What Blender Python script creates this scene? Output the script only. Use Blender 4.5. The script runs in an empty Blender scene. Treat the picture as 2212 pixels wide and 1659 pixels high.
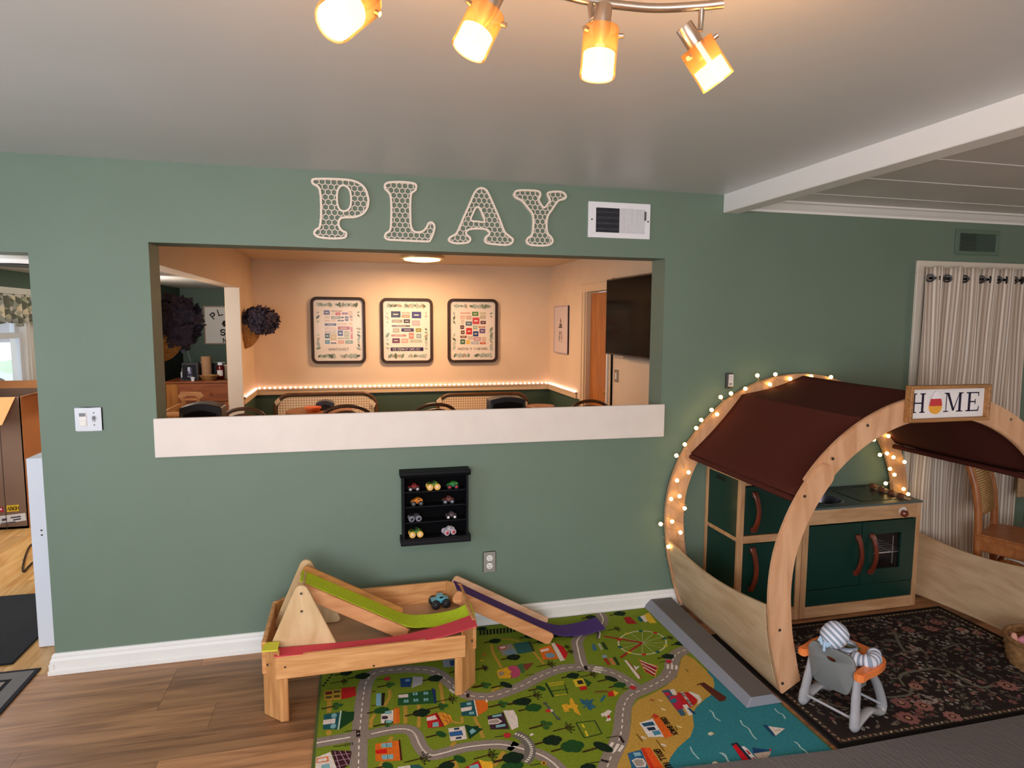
import bpy, bmesh, math, random
from math import sin, cos, pi, sqrt, atan2, radians
from mathutils import Vector as V, Matrix
random.seed(7)
SC = bpy.context.scene
COL = SC.collection
# ---------------------------------------------------------------- camera
PX_F, YAW, PITCH, ROLL, CAM_D, CAM_H = 1382.458, 0.244138, 0.098151, 0.0055862, 3.38751, 1.706226
_f = V((sin(YAW)*cos(PITCH), cos(YAW)*cos(PITCH), -sin(PITCH)))
_r = V((cos(YAW), -sin(YAW), 0)); _u = _r.cross(_f)
R_ = cos(ROLL)*_r + sin(ROLL)*_u; U_ = -sin(ROLL)*_r + cos(ROLL)*_u
CAMP = V((0, -CAM_D, CAM_H))
cd = bpy.data.cameras.new('camera'); cam = bpy.data.objects.new('camera', cd); COL.objects.link(cam)
cd.sensor_fit = 'HORIZONTAL'; cd.sensor_width = 36; cd.lens = PX_F/2212*36; cd.clip_start = .05; cd.clip_end = 200
M = Matrix((R_, U_, -_f)).transposed().to_4x4(); M.translation = CAMP; cam.matrix_world = M
SC.camera = cam
def _ray(px, py): return R_*(px-1106) + U_*(829.5-py) + _f*PX_F
STATION = CAMP.copy()      # where the photo's measurements were taken from
def onY(px, py, Y=0): v = _ray(px, py); return STATION + v*((Y-STATION.y)/v.y)      # photo measurement -> point on the plane y=Y
def onZ(px, py, Z=0): v = _ray(px, py); return STATION + v*((Z-STATION.z)/v.z)
def onX(px, py, X): v = _ray(px, py); return STATION + v*((X-STATION.x)/v.x)
# ---------------------------------------------------------------- colour, world, light
def lin(c):
    if isinstance(c, str):
        c = c.lstrip('#'); c = [int(c[i:i+2], 16)/255 for i in (0, 2, 4)]
        c = [x/12.92 if x <= .04045 else ((x+.055)/1.055)**2.4 for x in c]
    return (c[0], c[1], c[2], 1)
SC.view_settings.view_transform = 'Standard'; SC.view_settings.look = 'None'
SC.view_settings.gamma = 1; SC.view_settings.use_curve_mapping = False
SC.view_settings.exposure = -0.1
W = bpy.data.worlds.new('sky'); SC.world = W; W.use_nodes = True
wn = W.node_tree; bg = wn.nodes['Background']
sky = wn.nodes.new('ShaderNodeTexSky'); sky.sky_type = 'HOSEK_WILKIE'; sky.turbidity = 6; sky.sun_direction = (-.3, -.6, .7)
wn.links.new(sky.outputs[0], bg.inputs[0]); bg.inputs[1].default_value = 4.5
def area(name, loc, rot, sx, sy, power, col):
    l = bpy.data.lights.new(name, 'AREA'); l.shape = 'RECTANGLE'; l.size = sx; l.size_y = sy; l.energy = power; l.color = lin(col)[:3]
    o = bpy.data.objects.new(name, l); o.location = loc; o.rotation_euler = rot; COL.objects.link(o); return o
def point(name, loc, power, col, r=.03):
    l = bpy.data.lights.new(name, 'POINT'); l.energy = power; l.color = lin(col)[:3]; l.shadow_soft_size = r
    o = bpy.data.objects.new(name, l); o.location = loc; COL.objects.link(o); return o
# daylight standing in the room's own windows (behind the camera, to its left and right)
area('daylight_front_window', (-0.6, -5.55, 1.45), (radians(90), 0, 0), 3.2, 1.5, 166, '#f1f4fb')
area('daylight_left_window', (-3.05, -2.6, 1.45), (0, radians(-90), 0), 1.5, 2.2, 50, '#e2eeff')
area('daylight_right_window', (6.45, -3.2, 1.4), (0, radians(90), 0), 1.4, 1.8, 18, '#ffe4c4')
area('side_room_fill', (-3.22, 1.7, 1.35), (0, radians(-90), 0), 1.1, 1.6, 46, '#eaf3ff')  # added fill to brighten the side room; the wall here has no window
area('side_room_far_fill', (-2.52, 4.5, 1.9), (radians(104), 0, radians(-8)), .5, .4, 26, '#fff1e2')  # unseen fill added to brighten the sign, dresser and far ceiling
point('side_room_near_fill', (-1.9, 2.9, 1.8), 20, '#fff4e6', .1)  # unseen fill added for the valance and window end of the side room
sl = bpy.data.lights.new('sun', 'SUN'); sl.energy = 8; sl.angle = .01; so = bpy.data.objects.new('sun', sl); so.rotation_euler = (0, radians(32), 0); COL.objects.link(so)
area('dining_lamp_glow', (.79, 4.07, 2.36), (0, 0, 0), .4, .4, 54, '#ffcc9e')
# ---------------------------------------------------------------- materials
MATS = {}
def _nt(name):
    m = bpy.data.materials.new(name); m.use_nodes = True
    return m, m.node_tree, m.node_tree.nodes['Principled BSDF']
def mat(name, col=None, rough=.6, metal=0, spec=.5, var=0, vs=8, bump=0, bs=150, emit=None, es=0, coat=0, trans=0, sheen=0):
    if name in MATS: return MATS[name]
    m, t, p = _nt(name); L = t.links
    p.inputs['Base Color'].default_value = lin(col); p.inputs['Roughness'].default_value = rough
    p.inputs['Metallic'].default_value = metal; p.inputs['Specular IOR Level'].default_value = spec
    p.inputs['Coat Weight'].default_value = coat; p.inputs['Transmission Weight'].default_value = trans
    if sheen: p.inputs['Sheen Weight'].default_value = sheen
    if emit: p.inputs['Emission Color'].default_value = lin(emit); p.inputs['Emission Strength'].default_value = es
    if var or bump:
        tc = t.nodes.new('ShaderNodeTexCoord')
    if var:
        n = t.nodes.new('ShaderNodeTexNoise'); n.inputs['Scale'].default_value = vs; n.inputs['Detail'].default_value = 4
        L.new(tc.outputs['Object'], n.inputs['Vector'])
        h = t.nodes.new('ShaderNodeMapRange'); h.inputs[3].default_value = 1-var; h.inputs[4].default_value = 1+var
        h.inputs[1].default_value = .3; h.inputs[2].default_value = .7
        L.new(n.outputs[0], h.inputs[0])
        mx = t.nodes.new('ShaderNodeMix'); mx.data_type = 'RGBA'; mx.blend_type = 'MULTIPLY'; mx.inputs[0].default_value = 1
        mx.inputs[6].default_value = lin(col); L.new(h.outputs[0], mx.inputs[7]); L.new(mx.outputs[2], p.inputs['Base Color'])
    if bump:
        n2 = t.nodes.new('ShaderNodeTexNoise'); n2.inputs['Scale'].default_value = bs; n2.inputs['Detail'].default_value = 3
        L.new(tc.outputs['Object'], n2.inputs['Vector'])
        b = t.nodes.new('ShaderNodeBump'); b.inputs['Strength'].default_value = bump; b.inputs['Distance'].default_value = .003
        L.new(n2.outputs[0], b.inputs['Height']); L.new(b.outputs[0], p.inputs['Normal'])
    MATS[name] = m; return m
def wood(name, c1, c2, axis='x', sc=3, rough=.45, stretch=14, c3=None, rnd=.0, coat=0):
    if name in MATS: return MATS[name]
    m, t, p = _nt(name); L = t.links
    tc = t.nodes.new('ShaderNodeTexCoord'); mp = t.nodes.new('ShaderNodeMapping')
    s = [stretch]*3; s['xyz'.index(axis)] = 1; mp.inputs['Scale'].default_value = s
    oi = t.nodes.new('ShaderNodeObjectInfo'); ad = t.nodes.new('ShaderNodeVectorMath'); ad.operation = 'ADD'
    ml = t.nodes.new('ShaderNodeMath'); ml.operation = 'MULTIPLY'; ml.inputs[1].default_value = 37
    L.new(oi.outputs['Random'], ml.inputs[0]); L.new(tc.outputs['Object'], ad.inputs[0]); L.new(ml.outputs[0], ad.inputs[1])
    L.new(ad.outputs[0], mp.inputs['Vector'])
    n = t.nodes.new('ShaderNodeTexNoise'); n.inputs['Scale'].default_value = sc; n.inputs['Detail'].default_value = 5; n.inputs['Distortion'].default_value = .6
    L.new(mp.outputs[0], n.inputs['Vector'])
    r = t.nodes.new('ShaderNodeValToRGB'); e = r.color_ramp.elements
    e[0].position = .32; e[0].color = lin(c2); e[1].position = .68; e[1].color = lin(c1)
    if c3: k = e.new(.5); k.color = lin(c3)
    L.new(n.outputs[0], r.inputs[0])
    out = r.outputs[0]
    if rnd:
        h = t.nodes.new('ShaderNodeMapRange'); h.inputs[3].default_value = 1-rnd; h.inputs[4].default_value = 1+rnd*.6; L.new(oi.outputs['Random'], h.inputs[0])
        mx = t.nodes.new('ShaderNodeMix'); mx.data_type = 'RGBA'; mx.blend_type = 'MULTIPLY'; mx.inputs[0].default_value = 1
        L.new(out, mx.inputs[6]); L.new(h.outputs[0], mx.inputs[7]); out = mx.outputs[2]
    L.new(out, p.inputs['Base Color']); p.inputs['Roughness'].default_value = rough; p.inputs['Coat Weight'].default_value = coat
    b = t.nodes.new('ShaderNodeBump'); b.inputs['Strength'].default_value = .12; b.inputs['Distance'].default_value = .002
    L.new(n.outputs[0], b.inputs['Height']); L.new(b.outputs[0], p.inputs['Normal'])
    MATS[name] = m; return m
def stripes(name, cols, axis='x', per=.01, rough=.85, coord='Object'):
    """cols: list of (position, colour) over one period along an object axis, woven into the cloth"""
    if name in MATS: return MATS[name]
    m, t, p = _nt(name); L = t.links
    if coord == 'UV': 
        uv = t.nodes.new('ShaderNodeUVMap'); src = uv.outputs[0]
    else:
        tc = t.nodes.new('ShaderNodeTexCoord'); src = tc.outputs[coord]
    sp = t.nodes.new('ShaderNodeSeparateXYZ'); L.new(src, sp.inputs[0])
    d = t.nodes.new('ShaderNodeMath'); d.operation = 'DIVIDE'; d.inputs[1].default_value = per; L.new(sp.outputs['xyz'.index(axis)], d.inputs[0])
    f = t.nodes.new('ShaderNodeMath'); f.operation = 'FRACT'; L.new(d.outputs[0], f.inputs[0])
    r = t.nodes.new('ShaderNodeValToRGB'); r.color_ramp.interpolation = 'CONSTANT'; e = r.color_ramp.elements
    while len(e) < len(cols): e.new(.5)
    for k, (a, c) in enumerate(cols): e[k].position = a; e[k].color = lin(c)
    L.new(f.outputs[0], r.inputs[0]); L.new(r.outputs[0], p.inputs['Base Color']); p.inputs['Roughness'].default_value = rough
    n = t.nodes.new('ShaderNodeTexNoise'); n.inputs['Scale'].default_value = 400
    b = t.nodes.new('ShaderNodeBump'); b.inputs['Strength'].default_value = .2; b.inputs['Distance'].default_value = .001
    L.new(n.outputs[0], b.inputs['Height']); L.new(b.outputs[0], p.inputs['Normal'])
    MATS[name] = m; return m
def printed(name, rough=.9, var=.18, vs=260, bump=.5):
    """reads the flat printed colours stored on a print mesh"""
    if name in MATS: return MATS[name]
    m, t, p = _nt(name); L = t.links
    a = t.nodes.new('ShaderNodeAttribute'); a.attribute_name = 'Col'
    tc = t.nodes.new('ShaderNodeTexCoord'); n = t.nodes.new('ShaderNodeTexNoise'); n.inputs['Scale'].default_value = vs; n.inputs['Detail'].default_value = 3
    L.new(tc.outputs['Object'], n.inputs['Vector'])
    h = t.nodes.new('ShaderNodeMapRange'); h.inputs[3].default_value = 1-var; h.inputs[4].default_value = 1+var; h.inputs[1].default_value = .3; h.inputs[2].default_value = .7
    L.new(n.outputs[0], h.inputs[0])
    mx = t.nodes.new('ShaderNodeMix'); mx.data_type = 'RGBA'; mx.blend_type = 'MULTIPLY'; mx.inputs[0].default_value = 1
    L.new(a.outputs['Color'], mx.inputs[6]); L.new(h.outputs[0], mx.inputs[7]); L.new(mx.outputs[2], p.inputs['Base Color'])
    p.inputs['Roughness'].default_value = rough; p.inputs['Specular IOR Level'].default_value = .2
    if bump:
        b = t.nodes.new('ShaderNodeBump'); b.inputs['Strength'].default_value = bump; b.inputs['Distance'].default_value = .002
        L.new(n.outputs[0], b.inputs['Height']); L.new(b.outputs[0], p.inputs['Normal'])
    MATS[name] = m; return m
# ---------------------------------------------------------------- mesh builder
class B:
    def __init__(s): s.v = []; s.f = []; s.c = []; s.cur = None
    def add(s, vs, fs):
        n = len(s.v); s.v += [V(p) for p in vs]; s.f += [tuple(i+n for i in f) for f in fs]; s.c += [s.cur]*len(fs); return s
    def box(s, x0, x1, y0, y1, z0, z1):
        return s.add([(x0,y0,z0),(x1,y0,z0),(x1,y1,z0),(x0,y1,z0),(x0,y0,z1),(x1,y0,z1),(x1,y1,z1),(x0,y1,z1)],
                     [(3,2,1,0),(4,5,6,7),(0,1,5,4),(1,2,6,5),(2,3,7,6),(3,0,4,7)])
    def obox(s, o, a, b, c):     # box from corner o along edge vectors a, b, c
        o, a, b, c = V(o), V(a), V(b), V(c)
        return s.add([o, o+a, o+a+b, o+b, o+c, o+a+c, o+a+b+c, o+b+c], [(3,2,1,0),(4,5,6,7),(0,1,5,4),(1,2,6,5),(2,3,7,6),(3,0,4,7)])
    def beam(s, p, q, w, h, up=(0,0,1)):   # bar from p to q, w across, h along up
        p, q = V(p), V(q); d = (q-p); n = d.normalized(); sd = n.cross(V(up)).normalized(); u = sd.cross(n)
        return s.obox(p - sd*w/2 - u*h/2, d, sd*w, u*h)
    def prism(s, poly, ax, a0, a1):
        n = len(poly); mk = {'x': lambda p, a: (a, p[0], p[1]), 'y': lambda p, a: (p[0], a, p[1]), 'z': lambda p, a: (p[0], p[1], a)}[ax]
        vs = [mk(p, a0) for p in poly] + [mk(p, a1) for p in poly]
        return s.add(vs, [tuple(range(n-1, -1, -1)), tuple(range(n, 2*n))] + [(i, (i+1) % n, n+(i+1) % n, n+i) for i in range(n)])
    def strip(s, A, Bq, ax=None, a0=0, a1=0):   # closed band solid between two equal polylines, extruded
        mk = {'x': lambda p, a: (a, p[0], p[1]), 'y': lambda p, a: (p[0], a, p[1]), 'z': lambda p, a: (p[0], p[1], a)}[ax]
        n = len(A); vs = [mk(p, a0) for p in A]+[mk(p, a0) for p in Bq]+[mk(p, a1) for p in A]+[mk(p, a1) for p in Bq]; fs = []
        for i in range(n-1):
            fs += [(i, i+1, n+i+1, n+i), (2*n+i, 3*n+i, 3*n+i+1, 2*n+i+1), (i, 2*n+i, 2*n+i+1, i+1), (n+i, n+i+1, 3*n+i+1, 3*n+i)]
        fs += [(0, n, 3*n, 2*n), (n-1, 3*n-1, 4*n-1, 2*n-1)]
        return s.add(vs, fs)
    def tube(s, pts, r, n=8, closed=False, flat=1):
        pts = [V(p) for p in pts]; m = len(pts); rs = r if isinstance(r, (list, tuple)) else [r]*m
        base = len(s.v); up = None; vs = []; fs = []
        for i, p in enumerate(pts):
            d = (pts[(i+1) % m]-pts[i-1]) if closed else pts[min(i+1, m-1)]-pts[max(i-1, 0)]
            d = d.normalized() if d.length > 1e-9 else V((0, 0, 1))
            if up is None: up = V((0, 0, 1)) if abs(d.z) < .9 else V((0, 1, 0))
            sd = d.cross(up).normalized(); up = sd.cross(d).normalized()
            vs += [p + sd*rs[i]*cos(2*pi*k/n) + up*rs[i]*flat*sin(2*pi*k/n) for k in range(n)]
        for i in range(m if closed else m-1):
            j = (i+1) % m
            fs += [(i*n+k, i*n+(k+1) % n, j*n+(k+1) % n, j*n+k) for k in range(n)]
        if not closed: fs += [tuple(range(n-1, -1, -1)), tuple((m-1)*n+k for k in range(n))]
        return s.add(vs, fs)
    def lathe(s, prof, o=(0,0,0), ax=(0,0,1), n=20, cap=(True, True), sx=1, sy=1):
        o = V(o); ax = V(ax).normalized(); a = ax.orthogonal().normalized() if abs(ax.z) < .999 else V((1, 0, 0)); b = ax.cross(a); m = len(prof); vs = []
        for r, z in prof: vs += [o + ax*z + a*r*sx*cos(2*pi*k/n) + b*r*sy*sin(2*pi*k/n) for k in range(n)]
        fs = [(i*n+k, i*n+(k+1) % n, (i+1)*n+(k+1) % n, (i+1)*n+k) for i in range(m-1) for k in range(n)]
        if cap[0]: fs.append(tuple(range(n-1, -1, -1)))
        if cap[1]: fs.append(tuple((m-1)*n+k for k in range(n)))
        return s.add(vs, fs)
    def ball(s, c, r, nu=14, nv=9, ax=(0,0,1)):
        rr = r if isinstance(r, (tuple, list)) else (r, r, r); c = V(c)
        vs = [c+V((0,0,-rr[2]))]; fs = []
        for j in range(1, nv):
            t = -pi/2+pi*j/nv
            vs += [c+V((rr[0]*cos(t)*cos(2*pi*k/nu), rr[1]*cos(t)*sin(2*pi*k/nu), rr[2]*sin(t))) for k in range(nu)]
        vs.append(c+V((0,0,rr[2])))
        for k in range(nu):
            fs.append((0, 1+(k+1) % nu, 1+k)); q = 1+(nv-2)*nu; fs.append((q+k, q+(k+1) % nu, len(vs)-1))
            for j in range(nv-2): fs.append((1+j*nu+k, 1+j*nu+(k+1) % nu, 1+(j+1)*nu+(k+1) % nu, 1+(j+1)*nu+k))
        return s.add(vs, fs)
    def grid(s, fn, nu, nv, th=0):
        vs = [V(fn(i/nu, j/nv)) for j in range(nv+1) for i in range(nu+1)]
        fs = [(j*(nu+1)+i, j*(nu+1)+i+1, (j+1)*(nu+1)+i+1, (j+1)*(nu+1)+i) for j in range(nv) for i in range(nu)]
        return s.add(vs, fs)
    def xf(s, M):
        s.v = [M @ p for p in s.v]; return s
def wloc(o):
    p = V((0, 0, 0))
    while o: p = p + o.location; o = o.parent
    return p
def obj(name, b, m, parent=None, smooth=None, bevel=0, kind=None, solid=0, cols=False, seg=1):
    me = bpy.data.meshes.new(name); L = wloc(parent) if parent else V((0, 0, 0))
    me.from_pydata([p-L for p in b.v], [], b.f); me.validate(clean_customdata=False)
    if bevel or True:
        bm = bmesh.new(); bm.from_mesh(me)
        if not cols: bmesh.ops.recalc_face_normals(bm, faces=bm.faces)
        if bevel:
            es = [e for e in bm.edges if len(e.link_faces) == 2 and e.calc_face_angle(0) > .5]
            bmesh.ops.bevel(bm, geom=es, offset=bevel, segments=seg, affect='EDGES', clamp_overlap=True)
        if not cols: bm.to_mesh(me)
        bm.free()
    if isinstance(m, (list, tuple)):
        for k in m: me.materials.append(k)
    else: me.materials.append(m)
    if cols:
        a = me.color_attributes.new('Col', 'FLOAT_COLOR', 'CORNER')
        for poly, c in zip(me.polygons, b.c):
            for li in poly.loop_indices: a.data[li].color = lin(c)
    if smooth is not None:
        me.shade_smooth(); me.set_sharp_from_angle(angle=radians(smooth))
    o = bpy.data.objects.new(name, me); COL.objects.link(o)
    if parent: o.parent = parent
    if kind: o['kind'] = kind
    if solid:
        md = o.modifiers.new('thick', 'SOLIDIFY'); md.thickness = solid; md.offset = 0
    return o
def tag(o, label, cat, group=None):
    o['label'] = label; o['category'] = cat
    if group: o['group'] = group
    return o
def thing(name, label, cat, loc=(0,0,0), group=None):
    o = bpy.data.objects.new(name, None); COL.objects.link(o); o.location = loc; o.empty_display_size = .05
    return tag(o, label, cat, group)
def struct(name, b, m, **k):
    o = obj(name, b, m, **k); o['kind'] = 'structure'; return o
def dup(root, loc, rotz=0, label=None):
    r = root.copy(); COL.objects.link(r); r.location = loc; r.rotation_euler = (0, 0, rotz)
    if label: r['label'] = label
    for ch in list(root.children):
        c = ch.copy(); COL.objects.link(c); c.parent = r
        for g in list(ch.children):
            d = g.copy(); COL.objects.link(d); d.parent = c
    return r
def smooth_poly(pts, n=4, closed=True):
    m = len(pts); out = []
    P = [V((p[0], p[1], p[2] if len(p) > 2 else 0)) for p in pts]
    for i in range(m if closed else m-1):
        if closed: p0, p1, p2, p3 = P[i-1], P[i], P[(i+1) % m], P[(i+2) % m]
        else: p0, p1, p2, p3 = P[max(i-1, 0)], P[i], P[i+1], P[min(i+2, m-1)]
        for k in range(n):
            t = k/n; out.append(.5*((2*p1)+(p2-p0)*t+(2*p0-5*p1+4*p2-p3)*t*t+(3*p1-p0-3*p2+p3)*t**3))
    if not closed: out.append(P[-1])
    return out
# single-stroke lettering (grid 4 wide, 6 high)
FONT = {'A':[[(0,0),(2,6),(4,0)],[(.8,2.2),(3.2,2.2)]],'B':[[(0,0),(0,6),(3,6),(3.6,5),(3,3.2),(0,3.2)],[(3,3.2),(4,1.7),(3.2,0),(0,0)]],
'C':[[(4,5),(2.8,6),(1,6),(0,4.5),(0,1.5),(1,0),(2.8,0),(4,1)]],'D':[[(0,0),(0,6),(2.5,6),(4,4.5),(4,1.5),(2.5,0),(0,0)]],
'E':[[(4,6),(0,6),(0,0),(4,0)],[(0,3),(3,3)]],'F':[[(4,6),(0,6),(0,0)],[(0,3),(3,3)]],'G':[[(4,5),(2.8,6),(1,6),(0,4.5),(0,1.5),(1,0),(3,0),(4,1),(4,2.8),(2.4,2.8)]],
'H':[[(0,0),(0,6)],[(4,0),(4,6)],[(0,3),(4,3)]],'I':[[(2,0),(2,6)]],'K':[[(0,0),(0,6)],[(4,6),(0,2.6)],[(1.4,3.6),(4,0)]],'L':[[(0,6),(0,0),(3.8,0)]],
'M':[[(0,0),(0,6),(2,2.4),(4,6),(4,0)]],'N':[[(0,0),(0,6),(4,0),(4,6)]],'O':[[(1,0),(0,1.5),(0,4.5),(1,6),(3,6),(4,4.5),(4,1.5),(3,0),(1,0)]],
'P':[[(0,0),(0,6),(3,6),(4,5),(4,3.8),(3,2.8),(0,2.8)]],'R':[[(0,0),(0,6),(3,6),(4,5),(4,3.8),(3,2.8),(0,2.8)],[(2,2.8),(4,0)]],
'S':[[(4,5),(3,6),(1,6),(0,5),(0,4),(1,3.1),(3,2.9),(4,2),(4,1),(3,0),(1,0),(0,1)]],'T':[[(0,6),(4,6)],[(2,6),(2,0)]],'U':[[(0,6),(0,1.2),(1,0),(3,0),(4,1.2),(4,6)]],
'V':[[(0,6),(2,0),(4,6)]],'Y':[[(0,6),(2,3),(4,6)],[(2,3),(2,0)]],"'":[[(2,6),(2,4.6)]],'e':[[(0,2),(3.6,2),(3.4,3.4),(1.8,4),(.4,3.2),(0,1.6),(.8,.2),(2.4,0),(3.6,.8)]],' ':[]}
def letters(b, txt, o, u, v, h, th, sp=1.35, gw=1):
    """strokes for txt from origin o; u, v unit vectors; h letter height; th stroke width"""
    o, u, v = V(o), V(u), V(v); k = h/6; x = 0
    for ch in txt:
        for pl in FONT.get(ch, []):
            for (x0, y0), (x1, y1) in zip(pl, pl[1:]):
                p = o+u*(x+x0*k*gw)+v*(y0*k); q = o+u*(x+x1*k*gw)+v*(y1*k); d = (q-p).normalized(); n = u.cross(v).cross(d).normalized()
                p = p-d*th/2; q = q+d*th/2
                b.add([p-n*th/2, q-n*th/2, q+n*th/2, p+n*th/2], [(0,1,2,3)])
        x += 4*k*sp+ (0 if ch != ' ' else -.8*k)
    return x
# ================================================================ the setting
green = mat('sage_green_paint', '#6a7d6c', rough=.55, var=.03, vs=3, bump=.06, bs=90)
dkgreen = mat('dark_green_paint', '#3f5546', rough=.6, var=.03, vs=3)
ceil_m = mat('ceiling_paint', '#cccfce', rough=.36, var=.02, vs=2)
plank_ceil = mat('plank_ceiling_paint', '#cdc8c3', rough=.35, var=.04, vs=4)
white = mat('white_trim_paint', '#e9e6e0', rough=.4, var=.02, vs=5)
sillm = mat('warm_white_board', '#e6dad0', rough=.45, var=.03, vs=9)
cream = mat('cream_wall_paint', '#e6cdae', rough=.6, var=.03, vs=3)
creamceil = mat('cream_ceiling_paint', '#d9c3a4', rough=.6)
laminate = wood('laminate_floor', '#bd8b5f', '#8c6140', 'x', 2.4, .42, 12, rnd=.3)
oak = wood('oak_floor', '#dcae6c', '#b97f3c', 'y', 2.5, .35, 10, rnd=.2)
screwm = mat('screw_metal', '#6e655c', rough=.35, metal=.9)
black = mat('black_plastic', '#0d0d12', rough=.4)
XW, XE, YF = -3.2, 6.6, -5.7
WT = .165                                                   # wall thickness
OL, OR_, OB, OT = -.925, 1.742, 1.06, 2.066                # pass-through opening
DR, DL, DT = -1.42, -2.35, 2.003                            # doorway
b = B()
b.box(XW-.2, DL, 0, WT, 0, 2.6).box(DL, DR, 0, WT, DT, 2.6).box(DR, OL, 0, WT, 0, 2.6).box(OL, OR_, 0, WT, 0, OB).box(OL, OR_, 0, WT, OT, 2.6).box(OR_, XE, 0, WT, 0, 2.6)
struct('wall_back', b, green)
b = B().box(-.937, 1.757, -.02, 0, 1.038, 1.229).box(OL, OR_, .0005, WT+.02, OB, OB+.014)
struct('trim_1', b, sillm, bevel=.003)
prof = [(0, 0), (-.026, 0), (-.026, .018), (-.018, .026), (-.018, .066), (-.012, .078), (-.012, .088), (-.006, .098), (0, .1)]
def basebd(x0, x1, mitre=True):
    bb = B(); n = len(prof)
    vs = [(x0+(p[0] if mitre else 0), p[0], p[1]) for p in prof]+[(x1, p[0], p[1]) for p in prof]
    bb.add(vs, [tuple(range(n-1, -1, -1)), tuple(range(n, 2*n))]+[(i, (i+1) % n, n+(i+1) % n, n+i) for i in range(n)]); return bb
b = basebd(DR, XE).box(DR-.022, DR, -.022, .05, .02, .052)
struct('baseboard_back', b, white)
# floors: a slab under single boards
floor = struct('floor', B().box(XW, XE, YF, 0, -.06, -.012), laminate)
PW = .178; k = 0
for row in range(22):
    y1 = -.02+PW*.62-row*PW; y0 = y1-PW
    if y0 < -3.3: break
    x = XW - [.0, .62, .28, .9, .45][row % 5]*1.2
    if row in (1, 2): x = -.862-2.44+ (0 if row == 1 else .0)
    while x < 4.3:
        x0, x1 = max(x, XW), min(x+1.22, 4.6)
        if x1 > x0+.02:
            obj('plank', B().box(x0+.0006, x1-.0006, y0+.0006, min(y1, 0)-.0006, -.012, 0), laminate, floor)
        x += 1.22
# oak floor of the side room
floor2 = struct('floor_side_room', B().box(-3.4, -1.19, 0, 7.6, -.06, -.012), oak)
for i in range(19):
    x0 = -3.36+i*.105
    for j, y in enumerate((0.0, 1.3, 2.6)):
        a = max(0, y-[.0, .5, .9, .3][i % 4]); bb_ = y+1.3-[.0, .5, .9, .3][i % 4]
        if j == 2: bb_ = 3.6
        obj('floor_strip', B().box(x0+.0006, x0+.1044, a+.0006, bb_-.0006, -.012, 0), oak, floor2)
struct('floor_dining', B().box(-1.19, 2.8, .02, 5.3, -.06, 0), mat('dining_floor', '#7b5a3e', rough=.5, var=.1))
# ceilings, beam, crown
struct('ceiling', B().box(XW, 2.1, YF, 0, 2.44, 2.6), ceil_m)
b = B().box(2.1, 2.207, YF, 0, 2.337, 2.6); struct('trim_2', b, mat('white_beam_paint', '#eceae6', rough=.35), bevel=.004)
cr = struct('ceiling_right', B().box(2.207, XE, YF, 0, 2.425, 2.6), mat('ceiling_groove', '#c4bdb6', rough=.4))
for i in range(18):
    y1 = -.28-(i-1)*.39 if i else 0; y0 = -.28-i*.39
    obj('seam_glint', B().box(2.207, XE, y0-.0035, y0+.0035, 2.4125, 2.42), mat('seam_glint_white', '#dedad5', rough=.4), cr)  # added pale strips: light reflected along the panel seams, put in as colour
    obj('ceiling_panel', B().box(2.207, XE, y0+.006, (0 if i == 0 else y1)-.006, 2.415, 2.426), plank_ceil, cr, bevel=.002)
cp = [(0, 2.355), (-.01, 2.355), (-.014, 2.368), (-.03, 2.38), (-.05, 2.4), (-.066, 2.406), (-.07, 2.416), (0, 2.416)]
struct('trim_3', B().prism(cp, 'x', 2.207, XE), white)
# the rest of the room behind the camera: openings with frames where the daylight comes in
whit2 = mat('room_wall_paint', '#b7bdb0', rough=.6)
b = B().box(XW-.2, -2.3, YF-.15, YF, 0, 2.6).box(1.1, XE, YF-.15, YF, 0, 2.6).box(-2.3, 1.1, YF-.15, YF, 0, .65).box(-2.3, 1.1, YF-.15, YF, 2.25, 2.6)
struct('wall_front', b, whit2)
b = B().box(XW-.2, XW, YF, -3.8, 0, 2.6).box(XW-.2, XW, -1.4, 0, 0, 2.6).box(XW-.2, XW, -3.8, -1.4, 0, .65).box(XW-.2, XW, -3.8, -1.4, 2.25, 2.6)
struct('wall_left', b, green)
b = B().box(XE, XE+.2, YF, -4.2, 0, 2.6).box(XE, XE+.2, -2.2, WT, 0, 2.6).box(XE, XE+.2, -4.2, -2.2, 0, .65).box(XE, XE+.2, -4.2, -2.2, 2.15, 2.6)
struct('wall_right', b, green)
def winframe(name, ax, c, a0, a1, z0, z1, mid=None):
    bb = B(); w = .06
    def bx(p0, p1, q0, q1):
        if ax == 'y': bb.box(p0, p1, c-.03, c+.03, q0, q1)
        else: bb.box(c-.03, c+.03, p0, p1, q0, q1)
    bx(a0, a1, z0, z0+w); bx(a0, a1, z1-w, z1); bx(a0, a0+w, z0, z1); bx(a1-w, a1, z0, z1)
    for m_ in (mid or []): bx(m_-.03, m_+.03, z0, z1)
    bx(a0, a1, (z0+z1)/2-.02, (z0+z1)/2+.02)
    return struct(name, bb, white)
winframe('window_2', 'y', YF-.07, -2.3, 1.1, .65, 2.25, [-1.17, -.03])
winframe('window_3', 'x', XW-.1, -3.8, -1.4, .65, 2.25, [-2.6])
winframe('window_4', 'x', XE+.1, -4.2, -2.2, .65, 2.15, [-3.2])
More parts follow.
